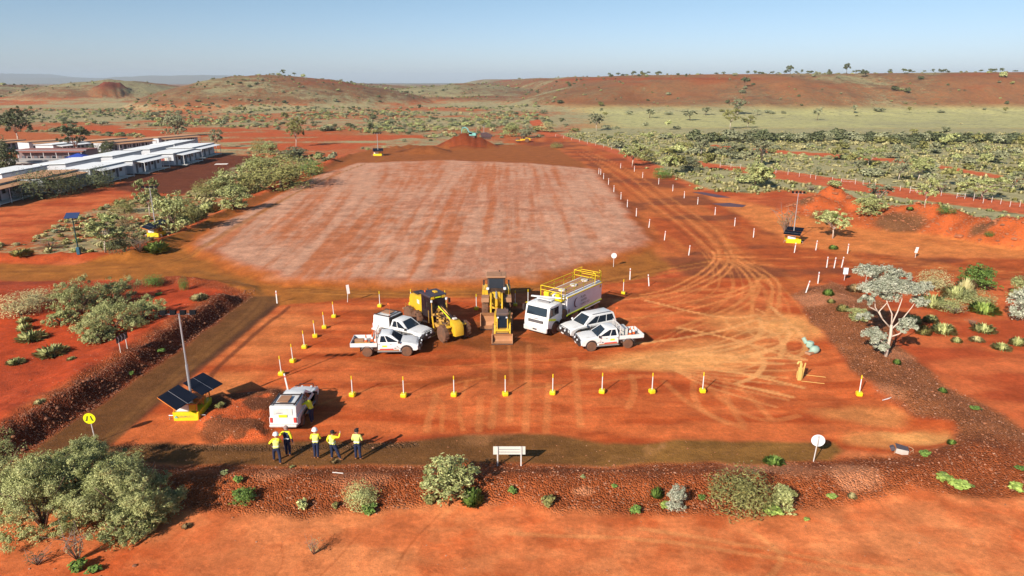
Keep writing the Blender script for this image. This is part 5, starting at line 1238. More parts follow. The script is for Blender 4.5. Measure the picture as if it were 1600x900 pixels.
MB().box((.10,.02,1.3),(.06,.05,.6)).build('bracket', STEEL, t)
xa, ya, za = GZ(777.5, 728); xb_, yb, zb = GZ(814, 728)
L_ = xb_-xa; t = thing('board_sign', 'wide white board on two posts seen from behind beside the footpath', 'sign board', (xa, ya, za), 0)
for dx in (0, L_): MB().box((dx, 0, .60), (.07, .06, 1.22)).build('post', WHITE2, t)
for k in range(3): MB().box((L_/2, -.045 if k == 9 else .045, .78+k*.165), (L_+.48, .025, .160)).build('plank', CREAM, t)
for k in range(2): MB().box((L_/2, .02, .86+k*.165), (L_*.9, .03, .02)).build('rail', GREY, t)
pa, pb = Vector(GZ(188.5, 551)), Vector(GZ(199, 545)); d = pb-pa
pa.z = float(hgt(pa.x, pa.y)); t = thing('chevron_sign', 'black and white chevron curve marker on two legs above the dark embankment', 'road sign', tuple(pa), math.atan2(d.y, d.x))
Lc = max(d.to_2d().length, .7)
for dx in (0, Lc): MB().cyl((dx,0,0),(dx,0,.9),.03,n=6).build('leg', CREAM, t)
bd = MB().box((Lc/2,0,1.05),(Lc+.5,.03,.5)).build('board', BLACK, t)
for k in range(3):
    q0 = -.15+k*(Lc+.3)/3
    MB().add([(q0,-.02,.82),(q0+.10,-.02,.82),(q0+.22,-.02,1.05),(q0+.12,-.02,1.05),(q0+.10,-.02,1.28),(q0,-.02,1.28)], [(0,1,2,3),(3,2,4,5)]).build('chevron', WHITE2, bd)
for q, lab in (((958.5,417), 'round white speed sign on a pole at the near corner of the earth pad'),):
    x, y, z = GZ(*q); t = thing('speed_sign', lab, 'road sign', (x, y, z), 0)
    MB().cyl((0,0,0),(0,0,1.4),.03,n=6).build('pole', WHITE2, t); MB().cyl((0,-.03,1.35),(0,-.05,1.35),.32,n=20).build('sign_face', WHITE, t)
x, y, z = GZ(1319, 438); t = thing('notice_sign', 'small pale blue rectangular sign on a post beside the silver tree', 'sign', (x, y, z), -.1)
MB().cyl((0,0,0),(0,0,.9),.03,n=6).build('post', WHITE2, t); MB().box((0.02,-.04,1.05),(.50,.03,.72)).build('sign_face', mat('pale_blue_board', (.62,.72,.74), .5), t)
x, y, z = GZ(1430, 402.5); t = thing('stacked_sign', 'small stacked white sign standing alone beside the right-hand road', 'sign', (x, y, z), 0)
MB().cyl((0,0,0),(0,0,.8),.03,n=6).build('post', WHITE2, t)
for k in range(3): MB().box((.04*(k-1),-.04,.72+k*.24),(.36,.03,.22)).build('plate', WHITE, t)

# ---------------------------------------------------------------- objects left in the yard
x, y, z = GZ(1248.5, 594); t = thing('hydraulic_ram_stand', 'yellow hooked steel attachment standing on end in the yard', 'machine attachment', (x, y, z), 0)
YP = mat('pale_yellow_paint', (.72,.48,.14), .5, dirt=.25)
MB().box((0,0,.5),(.28,.2,1.0),bev=.03).build('column', YP, t)
MB().tube([(.02,0,.9),(.02,0,1.25),(-.05,0,1.42),(-.18,0,1.42),(-.26,0,1.25)], [.10,.10,.09,.08,.06], 8).build('hook', YP, t)
MB().tube([(.22,.1,.0),(.28,.1,.8),(.36,.1,1.3)], [.05,.06,.05], 6).build('side_arm', YP, t)
MB().box((-.2,-.02,.45),(.05,.1,.5)).build('lever', YP, t)
for k, q in enumerate((((1256,586),(1290,590)), ((1252,596),(1288,600)))):
    a_, b_ = Vector(GZ(*q[0])), Vector(GZ(*q[1])); o = MB().tube([a_+Vector((0,0,.03)), b_+Vector((0,0,.03))], [.02,.02], 5).build('steel_rod', YP)
    tag(o, ['upper of two thin rods lying on the soil beside the hooked attachment', 'lower of two thin rods lying on the soil beside the hooked attachment'][k], 'rod', 'rods on the yard')
x, y, z = GZ(1272, 552); t = thing('pump_unit', 'weathered pale teal pump unit with a black outlet in the yard', 'pump', (x, y, z), .3)
MB().blob((0,0,.32),(.42,.34,.34),12,.08,1).build('volute', MTEAL, t, smooth=True); MB().cyl((.25,.1,.35),(.42,.05,.35),.17,n=14).build('outlet', BLACK, t)
MB().box((.0,.55,.55),(.45,.5,.5),rz=.4,bev=.08).build('motor', MTEAL, t); MB().cyl((-.2,.75,.6),(-.35,1.0,1.0),.16,n=10).build('inlet_pipe', MTEAL, t)
MB().box((-.5,-.05,.12),(.6,.5,.2),rz=.3,bev=.04).build('skid', DUST, t); MB().blob((-.4,0,.15),(.2,.15,.14),8,.1,3).build('clamp', MTEAL, t)
x, y, z = GZ(1408, 708); t = thing('burnt_frame', 'crumpled charred metal frame with a pale panel on bent legs by the gravel bank', 'wreck', (x, y, z), -.3); t.scale = (.8, .8, .8)
MB().box((0,0,.48),(.85,.5,.04),ry=.2,rx=.15).build('top_sheet', mat('charred', (.06,.06,.08), .8, dirt=.2), t)
MB().slab([Vector((-.45,-.28,.1)),Vector((.35,-.38,.0)),Vector((.38,-.26,.36)),Vector((-.4,-.22,.44))], .02, (0,-1,0)).build('side_sheet', mat('ash_sheet', (.48,.44,.40), .8, dirt=.3), t)
MB().box((-.6,0,.32),(.3,.35,.3),ry=-.5,bev=.03).build('broken_box', mat('charred', (0,0,0)), t)
for a_, b_ in (((.3,-.3,0),(.3,-.25,.4)), ((-.5,-.25,0),(-.45,-.2,.3)), ((.45,.2,.5),(.72,.1,.42)), ((.72,.1,.42),(.78,0,0)), ((-.3,.3,0),(-.3,.25,.45)), ((.5,-.1,.2),(.8,.15,.35))): MB().tube([a_,b_],[.03,.03],5).build('bent_leg', DUST, t)
x, y, z = GZ(1388, 624); o = MB().tube([(-.5,-.2,.04),(0,0,.06),(.45,.3,.05)],[.03,.045,.02],5).build('stick', WHITE2); o.location = (x, y, z); tag(o, 'pale weathered stick lying on the gravel right of the lone marker post', 'stick')
x, y, z = GZ(528, 740); o = MB().tube([(-.3,.03,.06),(.3,-.05,.05)],[.025,.03],5).build('pale_peg', WHITE2); o.location = (x, y, z); tag(o, 'white peg lying on the rocky bank below the five standing people', 'peg')

# ---------------------------------------------------------------- people
SKIN = mat('skin', (0.46, 0.24, 0.16), 0.6); NAVY = mat('navy_cotton', (0.012, 0.018, 0.055), 0.85)
HIVIS = mat('hivis_yellow', (0.80, 0.72, 0.02), 0.8); HIVP = mat('hivis_pale', (0.74, 0.74, 0.20), 0.8); BOOT = mat('tan_boot', (0.48, 0.20, 0.07), 0.8)
HAIR = mat('dark_hair', (0.02, 0.012, 0.01), 0.8); GHAIR = mat('light_hair', (0.35, 0.22, 0.18), 0.8); HAT = mat('hard_hat_white', (0.85, 0.85, 0.84), 0.3)
BAND = mat('reflective_band', (0.62, 0.64, 0.64), 0.4)
def person(label, px, rz, pose, hat='helmet', shirt=HIVIS, lower=None, fore=None, scale=1.0, loc=None):
    """pose: dict of joints in metres; the person faces local +y"""
    x, y, z = loc or GZ(*px)
    root = thing('person', label, 'person', (x, y, z), rz, 'workers in high visibility shirts'); root.scale = (scale,)*3
    J = dict(pelvis=(0,0,.98), waist=(0,0,1.12), chest=(0,0,1.33), neck=(0,.01,1.50), jaw=(0,.03,1.57), head=(0,.03,1.66), crown=(0,.02,1.74),
             hipL=(-.10,0,.94), kneeL=(-.11,.02,.52), ankL=(-.12,0,.09), toeL=(-.13,.15,.05), hipR=(.10,0,.94), kneeR=(.11,.02,.52), ankR=(.12,0,.09), toeR=(.13,.15,.05),
             shL=(-.18,0,1.43), elL=(-.25,-.02,1.14), wrL=(-.24,.10,.90), shR=(.18,0,1.43), elR=(.25,-.02,1.14), wrR=(.24,.10,.90))
    J.update(pose)
    R_ = dict(pelvis=.165, waist=.155, chest=.185, neck=.055, jaw=.075, head=.098, crown=.07, hipL=.115, hipR=.115, kneeL=.085, kneeR=.085, ankL=.062, ankR=.062, toeL=.045, toeR=.045,
              shL=.085, shR=.085, elL=.064, elR=.064, wrL=.036, wrR=.036)
    names = list(J); V = [Vector(J[n]) for n in names]; rad = [R_[n] for n in names]; ix = {n: i for i, n in enumerate(names)}
    E_ = [('pelvis','waist'),('waist','chest'),('chest','neck'),('neck','jaw'),('jaw','head'),('head','crown'),('pelvis','hipL'),('hipL','kneeL'),('kneeL','ankL'),('ankL','toeL'),
          ('pelvis','hipR'),('hipR','kneeR'),('kneeR','ankR'),('ankR','toeR'),('chest','shL'),('shL','elL'),('elL','wrL'),('chest','shR'),('shR','elR'),('elR','wrR')]
    ed = [(ix[a], ix[b]) for a, b in E_]
    for s in 'LR':
        w_ = Vector(J['wr'+s]); e_ = Vector(J['el'+s]); d = (w_-e_).normalized(); sd = d.cross(Vector((0, 1, .3))).normalized(); pn = d.cross(sd)
        palm = w_+d*.075; V.append(palm); rad.append(.030); pi = len(V)-1; ed.append((ix['wr'+s], pi))
        for k in range(4):
            o = sd*(-.028+k*.019); l = (.045, .052, .048, .038)[k]
            V += [palm+o+d*.03, palm+o+d*(.03+l*.6)+pn*.008, palm+o+d*(.03+l)+pn*.028]; rad += [.0105, .0095, .008]
            b = len(V); ed += [(pi, b-3), (b-3, b-2), (b-2, b-1)]
        V += [w_+d*.035-sd*.035, w_+d*.075-sd*.052+pn*.01]; rad += [.012, .010]; b = len(V); ed += [(ix['wr'+s], b-2), (b-2, b-1)]
    hd = Vector(J['head']); V.append(hd+Vector((0, .115, -.01))); rad.append(.014); ed.append((ix['head'], len(V)-1))     # nose
    for sx in (-1, 1): V.append(hd+Vector((sx*.105, 0, -.01))); rad.append(.018); ed.append((ix['head'], len(V)-1))      # ears
    me = bpy.data.meshes.new('skeleton'); me.from_pydata([tuple(v) for v in V], ed, [])
    o = bpy.data.objects.new('skeleton', me); COLL.objects.link(o)
    sm = o.modifiers.new('s', 'SKIN'); su = o.modifiers.new('u', 'SUBSURF'); su.levels = 1; su.render_levels = 1
    sv = me.skin_vertices[0].data
    for i, r in enumerate(rad): sv[i].radius = (r, r*.78) if i in (ix['pelvis'], ix['waist'], ix['chest']) else (r, r)
    sv[ix['pelvis']].use_root = True
    dg = bpy.context.evaluated_depsgraph_get(); dg.update()
    nm = bpy.data.meshes.new_from_object(o.evaluated_get(dg)); bpy.data.objects.remove(o); nm.name = 'body'
    segs = [(a, b, m_) for a, b, m_ in (('pelvis','waist',1),('waist','chest',1),('chest','neck',0),('neck','jaw',3),('head','crown',3),('jaw','head',3),
            ('hipL','kneeL',2),('kneeL','ankL',2),('hipR','kneeR',2),('kneeR','ankR',2),('ankL','toeL',4),('ankR','toeR',4),('shL','elL',0),('shR','elR',0),('elL','wrL',5),('elR','wrR',5),('chest','shL',0),('chest','shR',0))]
    nm.materials.clear()
    for m_ in (shirt, lower or shirt, NAVY, SKIN, BOOT, fore or shirt): nm.materials.append(m_)
    def ds(p, a, b):
        ab_ = b-a; t_ = max(0, min(1, (p-a).dot(ab_)/ab_.length_squared)); return (p-a-ab_*t_).length
    for f_ in nm.polygons:
        c_ = f_.center; best = min(((ds(c_, Vector(J[a]), Vector(J[b]))-min(R_[a], R_[b])*.8, m_) for a, b, m_ in segs))
        m_ = best[1]
        if m_ in (5,) and min((c_-Vector(J['wrL'])).length, (c_-Vector(J['wrR'])).length) < .06: m_ = 5
        for s in 'LR':
            d = (Vector(J['wr'+s])-Vector(J['el'+s])).normalized()
            if (c_-Vector(J['wr'+s])).length < .2 and (c_-Vector(J['wr'+s])).dot(d) > .01: m_ = 3
        if c_.z < .17: m_ = 4
        if m_ == 1 and c_.z < Vector(J['pelvis']).z+.04: m_ = 2
        f_.material_index = m_; f_.use_smooth = True
    body = bpy.data.objects.new('body', nm); COLL.objects.link(body); body.parent = root
    h = Vector(J['crown'])
    ax = (Vector(J['crown'])-Vector(J['jaw'])).normalized()
    if hat == 'helmet':
        b = MB(); b.lathe([(.165,-.035),(.150,-.02),(.145,.02),(.125,.075),(.075,.115),(.02,.128)], (0,0,0), 16); b.box((0,.17,-.03),(.16,.10,.015)); b.box((0,0,.105),(.03,.2,.03),bev=.01)
        o = b.build('hard_hat', HAT, root, smooth=True)
    elif hat in ('dark', 'light', 'cap'):
        b = MB(); b.lathe([(.112,-.075),(.118,-.02),(.108,.03),(.07,.065),(.02,.078)], (0,-.012,0), 14)
        if hat == 'cap': b.box((0,.14,-.01),(.15,.12,.015))
        o = b.build('cap' if hat == 'cap' else 'hair', GHAIR if hat == 'light' else HAIR, root, smooth=True)
    o.location = h+ax*-.0; o.rotation_euler = Vector((0,0,1)).rotation_difference(ax).to_euler()
    for s in (-1, 1): MB().blob(tuple(hd+Vector((s*.035, .088, .015))), (.012,.008,.009), 8).build('eye', BLACK, root)
    MB().box(tuple(hd+Vector((0,.085,-.055))), (.045,.012,.012)).build('mouth', mat('lips', (.30,.10,.08), .6), root)
    bl = MB(); pw = Vector(J['waist']); bl.box((pw.x, pw.y, pw.z-.02), (.325, .265, .05), bev=.04); bl.build('reflective_band', BAND, root)
    return root
R90 = PI/2
person('worker in white helmet stepping forward at the left end of the group', (434,723), math.radians(8), dict(
    pelvis=(0,0,.90), waist=(.0,.05,1.04), chest=(.0,.12,1.24), neck=(0,.18,1.38), jaw=(0,.21,1.44), head=(0,.22,1.53), crown=(0,.22,1.61), hipL=(-.1,0,.87), hipR=(.1,0,.87),
    kneeL=(-.18,.12,.50), ankL=(-.20,.14,.10), toeL=(-.22,.30,.06), kneeR=(.15,-.05,.48), ankR=(.20,-.28,.10), toeR=(.22,-.14,.05),
    shL=(-.17,.10,1.33), shR=(.17,.12,1.33), elL=(-.36,.12,1.12), wrL=(-.30,.30,1.0), elR=(.24,.25,1.10), wrR=(.10,.40,1.02)), 'helmet', fore=NAVY, lower=HIVP, scale=1.04)
person('bareheaded worker with greying hair and a dark lower shirt, second from the left', (451,713), math.radians(-5), dict(
    kneeL=(-.10,.02,.5), ankL=(-.09,0,.09), toeL=(-.09,.15,.05), kneeR=(.09,.02,.5), ankR=(.08,0,.09), toeR=(.08,.15,.05), elL=(-.36,.02,1.24), wrL=(-.52,.14,1.16), elR=(.26,0,1.14), wrR=(.27,.06,.88)), 'light', lower=NAVY, fore=NAVY, scale=1.07)
person('worker in white helmet with folded arms, middle of the standing group', (495.5,716.5), math.radians(4), dict(
    kneeL=(-.09,.02,.5), ankL=(-.11,-.02,.09), toeL=(-.13,.12,.05), kneeR=(.07,.0,.5), ankR=(.07,-.06,.09), toeR=(.08,.08,.05), elL=(-.27,.06,1.16), wrL=(-.06,.24,1.20), elR=(.27,.06,1.16), wrR=(.05,.26,1.14)), 'helmet', lower=HIVP, scale=1.05)
person('dark haired worker with legs apart raising the right arm beside the head', (522,718), math.radians(-20), dict(
    pelvis=(0,0,.94), hipL=(-.1,0,.9), hipR=(.1,0,.9), waist=(-.02,0,1.08), chest=(-.03,0,1.29), neck=(0,.01,1.46), jaw=(.02,.03,1.52), head=(.03,.03,1.61), crown=(.03,.02,1.69),
    kneeL=(-.10,.02,.5), ankL=(-.10,-.04,.09), toeL=(-.14,.10,.05), kneeR=(.26,.02,.5), ankR=(.42,-.0,.09), toeR=(.50,.12,.05), shL=(-.2,0,1.38), shR=(.16,0,1.40),
    elL=(-.33,-.02,1.13), wrL=(-.26,.06,.92), elR=(.38,.08,1.36), wrR=(.40,.14,1.58)), 'dark', fore=HIVIS, lower=HIVP, scale=1.05)
person('worker in dark cap and pale yellow shirt at the right end of the group', (560,718.5), math.radians(-6), dict(
    kneeL=(-.11,.02,.5), ankL=(-.12,-.02,.09), toeL=(-.16,.12,.05), kneeR=(.11,.0,.5), ankR=(.13,-.02,.09), toeR=(.16,.12,.05), elL=(-.27,.02,1.15), wrL=(-.12,.22,1.08), elR=(.28,.03,1.15), wrR=(.12,.24,1.10)), 'cap', shirt=HIVP, scale=1.08)
q = ab(uteD, (-1.15, -1.28, 0))
person('dark haired worker bending over beside the white canopy ute', None, math.radians(68), dict(
    pelvis=(0,-.05,.95), waist=(0,.04,1.09), chest=(0,.14,1.27), neck=(0,.24,1.40), jaw=(0,.29,1.45), head=(0,.33,1.53), crown=(0,.34,1.61), hipL=(-.1,-.05,.92), hipR=(.1,-.05,.92),
    shL=(-.18,.17,1.36), shR=(.18,.17,1.36), elL=(-.24,.36,1.26), wrL=(-.20,.56,1.34), elR=(.22,.36,1.24), wrR=(.14,.56,1.30), kneeL=(-.1,-.02,.5), ankL=(-.12,-.12,.09), toeL=(-.12,.03,.05)), 'dark', fore=HIVP, scale=1.05, loc=(q.x, q.y, float(hgt(q.x, q.y))))

# ---------------------------------------------------------------- plants
def leafmat(name, c1, c2, rough=0.6):
    m = bpy.data.materials.new(name); m.use_nodes = True; n = m.node_tree; b = n.nodes['Principled BSDF']
    b.inputs['Roughness'].default_value = rough; b.inputs['Specular IOR Level'].default_value = 0.25
    a = n.nodes.new('ShaderNodeAttribute'); a.attribute_name = 'tint'
    mx = n.nodes.new('ShaderNodeMix'); mx.data_type = 'RGBA'; mx.inputs[6].default_value = (*c1, 1); mx.inputs[7].default_value = (*c2, 1)
    n.links.new(a.outputs['Fac'], mx.inputs[0])
    oi = n.nodes.new('ShaderNodeObjectInfo'); mr = n.nodes.new('ShaderNodeMapRange'); n.links.new(oi.outputs['Random'], mr.inputs[0]); mr.inputs[3].default_value = .80; mr.inputs[4].default_value = 1.2
    vm = n.nodes.new('ShaderNodeVectorMath'); vm.operation = 'SCALE'; n.links.new(mx.outputs[2], vm.inputs[0]); n.links.new(mr.outputs[0], vm.inputs['Scale'])
    n.links.new(vm.outputs[0], b.inputs['Base Color'])
    return m
L_SAGE = leafmat('leaf_sage', (0.19, 0.21, 0.058), (0.58, 0.58, 0.245))
L_OLIVE = leafmat('leaf_olive', (0.15, 0.14, 0.038), (0.38, 0.35, 0.12))
L_GREEN = leafmat('leaf_green', (0.075, 0.13, 0.024), (0.23, 0.34, 0.07))
L_DARK = leafmat('leaf_dark', (0.06, 0.07, 0.03), (0.19, 0.20, 0.09))
L_SILVER = leafmat('leaf_silver', (0.26, 0.28, 0.18), (0.66, 0.65, 0.49))
L_LIME = leafmat('leaf_lime', (0.16, 0.24, 0.04), (0.42, 0.52, 0.12))
L_DRY = leafmat('leaf_dry', (0.20, 0.12, 0.055), (0.46, 0.33, 0.16))
L_GREYG = leafmat('leaf_grey_green', (0.15, 0.155, 0.075), (0.40, 0.39, 0.22))
L_STRAW = leafmat('leaf_straw', (0.38, 0.31, 0.12), (0.68, 0.60, 0.30))
BARKW = mat('white_bark', (0.62, 0.50, 0.40), 0.7, dirt=.2, dirtcol=(.35,.2,.12), scale=4)
BARKB = mat('brown_bark', (0.14, 0.09, 0.06), 0.85, dirt=.2, scale=4)

def leaves(blobs, n, size, seed, aspect=2.6, shell=0.55, tri=False, upw=0.15, clump=0):
    """leaf faces spread through the volume of several lobes; returns verts, faces, tint"""
    rg = np.random.default_rng(seed)
    B = np.array([(*c, r[0], r[1], r[2]) for c, r in blobs]); vol = (B[:, 3]*B[:, 4]*B[:, 5])**0.75; pr = vol/vol.sum()
    if clump:
        # sub clusters on the lobes: gives gaps and lit and shaded clumps
        k = rg.choice(len(B), clump, p=pr); d = rg.normal(size=(clump, 3)); d /= np.linalg.norm(d, axis=1)[:, None]; d[:, 2] = np.abs(d[:, 2])*0.9-0.12*(rg.random(clump) < .5)
        rr = rg.uniform(.6, 1.18, clump)[:, None]; cc = B[k, :3]+d*rr*B[k, 3:6]; cs = B[k, 3:6].mean(1)*rg.uniform(.20, .42, clump)
        j = rg.integers(0, clump, n); e = rg.normal(size=(n, 3)); e /= np.linalg.norm(e, axis=1)[:, None]
        pos = cc[j]+e*(rg.random(n)[:, None]**.45)*cs[j][:, None]*np.array([1, 1, .8]); nrm = e*.7+d[j]*.5
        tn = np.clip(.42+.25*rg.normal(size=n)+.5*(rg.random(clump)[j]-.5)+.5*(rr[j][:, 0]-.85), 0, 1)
    else:
        j = rg.choice(len(B), n, p=pr); e = rg.normal(size=(n, 3)); e /= np.linalg.norm(e, axis=1)[:, None]
        rr = (shell+(1-shell)*rg.random(n)**.6)[:, None]*(1+.10*rg.normal(size=n))[:, None]; pos = B[j, :3]+e*rr*B[j, 3:6]; nrm = e
        tn = np.clip(.5+.25*rg.normal(size=n), 0, 1)
    pos[:, 2] = np.maximum(pos[:, 2], .01)
    nrm = nrm+rg.normal(size=(n, 3))*.55; nrm[:, 2] += upw; nrm /= np.linalg.norm(nrm, axis=1)[:, None]
    t = np.cross(nrm, rg.normal(size=(n, 3))); t /= np.linalg.norm(t, axis=1)[:, None]; b = np.cross(nrm, t)
    s = size*rg.uniform(.6, 1.4, n)[:, None]
    if tri:
        V = np.stack([pos-t*s, pos+t*s, pos+b*s*1.3], 1); kf = 3
    else:
        V = np.stack([pos-t*s, pos-b*s/aspect, pos+t*s, pos+b*s/aspect], 1); kf = 4
    return V.reshape(-1, 3), np.arange(n*kf).reshape(n, kf), tn
def leafmesh(name, parts, m):
    """parts: list of (V, F, tint)"""
    me = bpy.data.meshes.new(name); V = np.concatenate([p[0] for p in parts]); nf = sum(len(p[1]) for p in parts)
    lo = []; st = []; off = 0; c = 0
    for v, f_, t in parts:
        lo.append((f_+off).ravel()); st.append(np.arange(len(f_))*f_.shape[1]+c); c += f_.size; off += len(v)
    lo = np.concatenate(lo).astype(np.int32); st = np.concatenate(st).astype(np.int32)
    me.vertices.add(len(V)); me.vertices.foreach_set('co', V.astype(np.float32).ravel()); me.loops.add(len(lo)); me.loops.foreach_set('vertex_index', lo)
    me.polygons.add(nf); me.polygons.foreach_set('loop_start', st); me.update(calc_edges=True)
    a = me.attributes.new('tint', 'FLOAT', 'FACE'); a.data.foreach_set('value', np.concatenate([p[2] for p in parts]).astype(np.float32))
    me.materials.append(m); return me
def wood(stems):
    b = MB()
    for pts, r0, r1 in stems:
        n = len(pts); b.tube(pts, [r0+(r1-r0)*i/(n-1) for i in range(n)], 6)
    me = bpy.data.meshes.new('trunk'); me.from_pydata(b.v, [], b.f); me.polygons.foreach_set('use_smooth', [True]*len(me.polygons)); return me

def lobes(seed, n, spread, z0, z1, r, flat=.8):
    q = random.Random(seed); out = []
    for i in range(n):
        a = 2*PI*i/n+q.uniform(-.4, .4); d = spread*q.uniform(.5, 1); rr = r*q.uniform(.7, 1.15)
        out.append(((d*math.cos(a), d*math.sin(a), q.uniform(z0, z1)), (rr, rr, rr*flat)))
    return out
PROTO = {}
def proto(key, crown, trunk, tm=BARKB): PROTO[key] = (crown, trunk, tm)
# all protos are one metre wide and one metre high
for i in range(4):      # rounded shrub with stems
    lb = lobes(10+i, 6, .25, .42, .66, .25)+[((0, 0, .68), (.28, .28, .30))]+lobes(40+i, 7, .30, .14, .32, .20)
    proto('shrub%d' % i, leafmesh('crown', [leaves(lb, 3400, .028, 20+i, clump=110), leaves(lb, 900, .03, 60+i, shell=.3)], L_SAGE), wood([([(0,0,0),(.03*j-.05,.02,.25),(.13*math.cos(j*2+i),.13*math.sin(j*2+i),.5)], .02, .008) for j in range(4)]))
for i in range(3):      # dense low dome (fine foliage)
    lb = [((0, 0, .38), (.46, .46, .58))]+lobes(50+i, 4, .2, .3, .45, .27)
    proto('dome%d' % i, leafmesh('crown', [leaves(lb, 2600, .030, 70+i, aspect=4, shell=.75, upw=.3), leaves(lb, 900, .02, 90+i, clump=50)], L_OLIVE), wood([([(0,0,0),(.02,.0,.3)], .03, .01)]))
for i in range(3):      # small gum: visible forked trunk and broken crown
    q = random.Random(300+i); tips = [(q.uniform(-.32,.32), q.uniform(-.32,.32), q.uniform(.42,.86)) for _ in range(13)]
    st = [([(0,0,0),(.03,.0,.22),(.0,.02,.34)], .020, .013)]+[([(.0,.02,.30),(t[0]*.45,t[1]*.45,(.38+t[2])/2),t], .009, .003) for t in tips]
    lb = [((t[0], t[1], t[2]), (.19, .19, .16)) for t in tips]
    proto('gum%d' % i, leafmesh('crown', [leaves(lb, 3600, .028, 310+i, clump=95)], L_GREYG), wood(st), BARKW)
for i in range(3):      # far tree, few faces
    lb = lobes(400+i, 7, .25, .40, .78, .24); proto('fartree%d' % i, leafmesh('crown', [leaves(lb, 620, .058, 410+i, tri=True, clump=30)], L_GREYG), wood([([(0,0,0),(.02,0,.5)], .022, .014), ([(0,0,.3),(.15,.05,.62)], .018, .008)]), BARKB)
for i in range(3):      # far bush
    lb = lobes(500+i, 4, .22, .3, .5, .28); proto('farbush%d' % i, leafmesh('crown', [leaves(lb, 300, .075, 510+i, tri=True, shell=.6, upw=.4)], L_GREYG), wood([([(0,0,0),(0,0,.3)], .03, .01)]))
def blades(seed, n, w_=.02, arc=1.0, hgt_=1.0):
    rg = np.random.default_rng(seed); a = rg.uniform(0, 2*PI, n); el = np.arccos(rg.uniform(.05, 1, n))*arc; L_ = rg.uniform(.65, 1, n)
    d = np.stack([np.sin(el)*np.cos(a)*.5, np.sin(el)*np.sin(a)*.5, np.cos(el)*hgt_], 1); base = np.stack([np.cos(a), np.sin(a), a*0], 1)*rg.uniform(0, .22, n)[:, None]
    tip = base*.5+d*L_[:, None]; tip[:, 2] = np.maximum(tip[:, 2], .03); sd = np.stack([-np.sin(a), np.cos(a), a*0], 1)*w_
    V = np.stack([base*1.3-sd, base*1.3+sd, tip*.7+np.array([0,0,.06])+sd, tip*1.0, tip*.7+np.array([0,0,.06])-sd], 1); return V.reshape(-1, 3), np.arange(n*5).reshape(n, 5), np.clip(.5+.28*rg.normal(size=n), 0, 1)
for i in range(3): proto('tuft%d' % i, leafmesh('blades', [blades(600+i, 420, .016)], L_STRAW), None)
for i in range(2):      # broad leaved small plant
    lb = lobes(700+i, 5, .25, .2, .5, .22); proto('herb%d' % i, leafmesh('crown', [leaves(lb, 260, .085, 710+i, aspect=1.6, shell=.3, upw=.6)], L_GREEN), wood([([(0,0,0),(0,0,.4)], .02, .01), ([(0,0,.1),(.2,.1,.45)], .015, .008)]))
for i in range(2):      # sparse dry twiggy bush
    q = random.Random(800+i); st = [([(0,0,0),(q.uniform(-.2,.2),q.uniform(-.2,.2),.45),(q.uniform(-.5,.5),q.uniform(-.5,.5),q.uniform(.5,1))], .012, .004) for _ in range(16)]
    lb = lobes(810+i, 6, .3, .3, .75, .2); proto('twig%d' % i, leafmesh('crown', [leaves(lb, 380, .022, 820+i, clump=40)], L_DRY), wood(st), mat('grey_wood', (.24,.17,.13), .9))

NAMES = dict(shrub='shrub', dome='shrub', gum='gum_tree', fartree='tree', farbush='bush', tuft='spinifex_clump', herb='small_plant', twig='dry_bush')
CATS = dict(shrub='shrub', dome='shrub', gum='tree', fartree='tree', farbush='bush', tuft='grass clump', herb='plant', twig='bush')
_cnt = {}
def plant(kind, loc, w_, h_, lm, label, group=None, tm=None):
    n = {'shrub':4,'dome':3,'gum':3,'fartree':3,'farbush':3,'tuft':3,'herb':2,'twig':2}[kind]
    i = _cnt.get(kind, 0); _cnt[kind] = i+1
    cr, tr, tmat = PROTO['%s%d' % (kind, i % n)]; rz = random.uniform(0, 6.28)
    far = kind in ('farbush', 'tuft') or (kind == 'fartree' and group)
    if far:
        o = bpy.data.objects.new(NAMES[kind], cr); COLL.objects.link(o); o.location = loc; o.rotation_euler.z = rz; o.scale = (w_, w_, h_); c = o
        tag(o, label, CATS[kind], group)
    else:
        t = thing(NAMES[kind], label, CATS[kind], loc, rz, group); t.scale = (w_, w_, h_); o = t
        c = bpy.data.objects.new('crown', cr); COLL.objects.link(c); c.parent = t
        if tr:
            q = bpy.data.objects.new('trunk' if kind in ('gum', 'fartree') else 'stems', tr); COLL.objects.link(q); q.parent = t
            if not tr.materials: tr.materials.append(tmat)
    c.material_slots[0].link = 'OBJECT'; c.material_slots[0].material = lm
    return o
def at(kind, px, py, wpx, hpx, lm, label, group=None):
    """stand a plant where the sight line meets the land, sized in metres from how large it shows there"""
    x, y, z, d = march(px, py); k = d/F
    w_ = wpx*k; dep = math.atan2(CAM_H-z, y); w_ *= 1.14; h_ = max((hpx*k*1.06-0.22*w_*math.sin(dep))/math.cos(dep), w_*.35)
    return plant(kind, (x, y+w_*.25, float(hgt(x, y+w_*.25))-.03), w_, h_, lm, label, group)

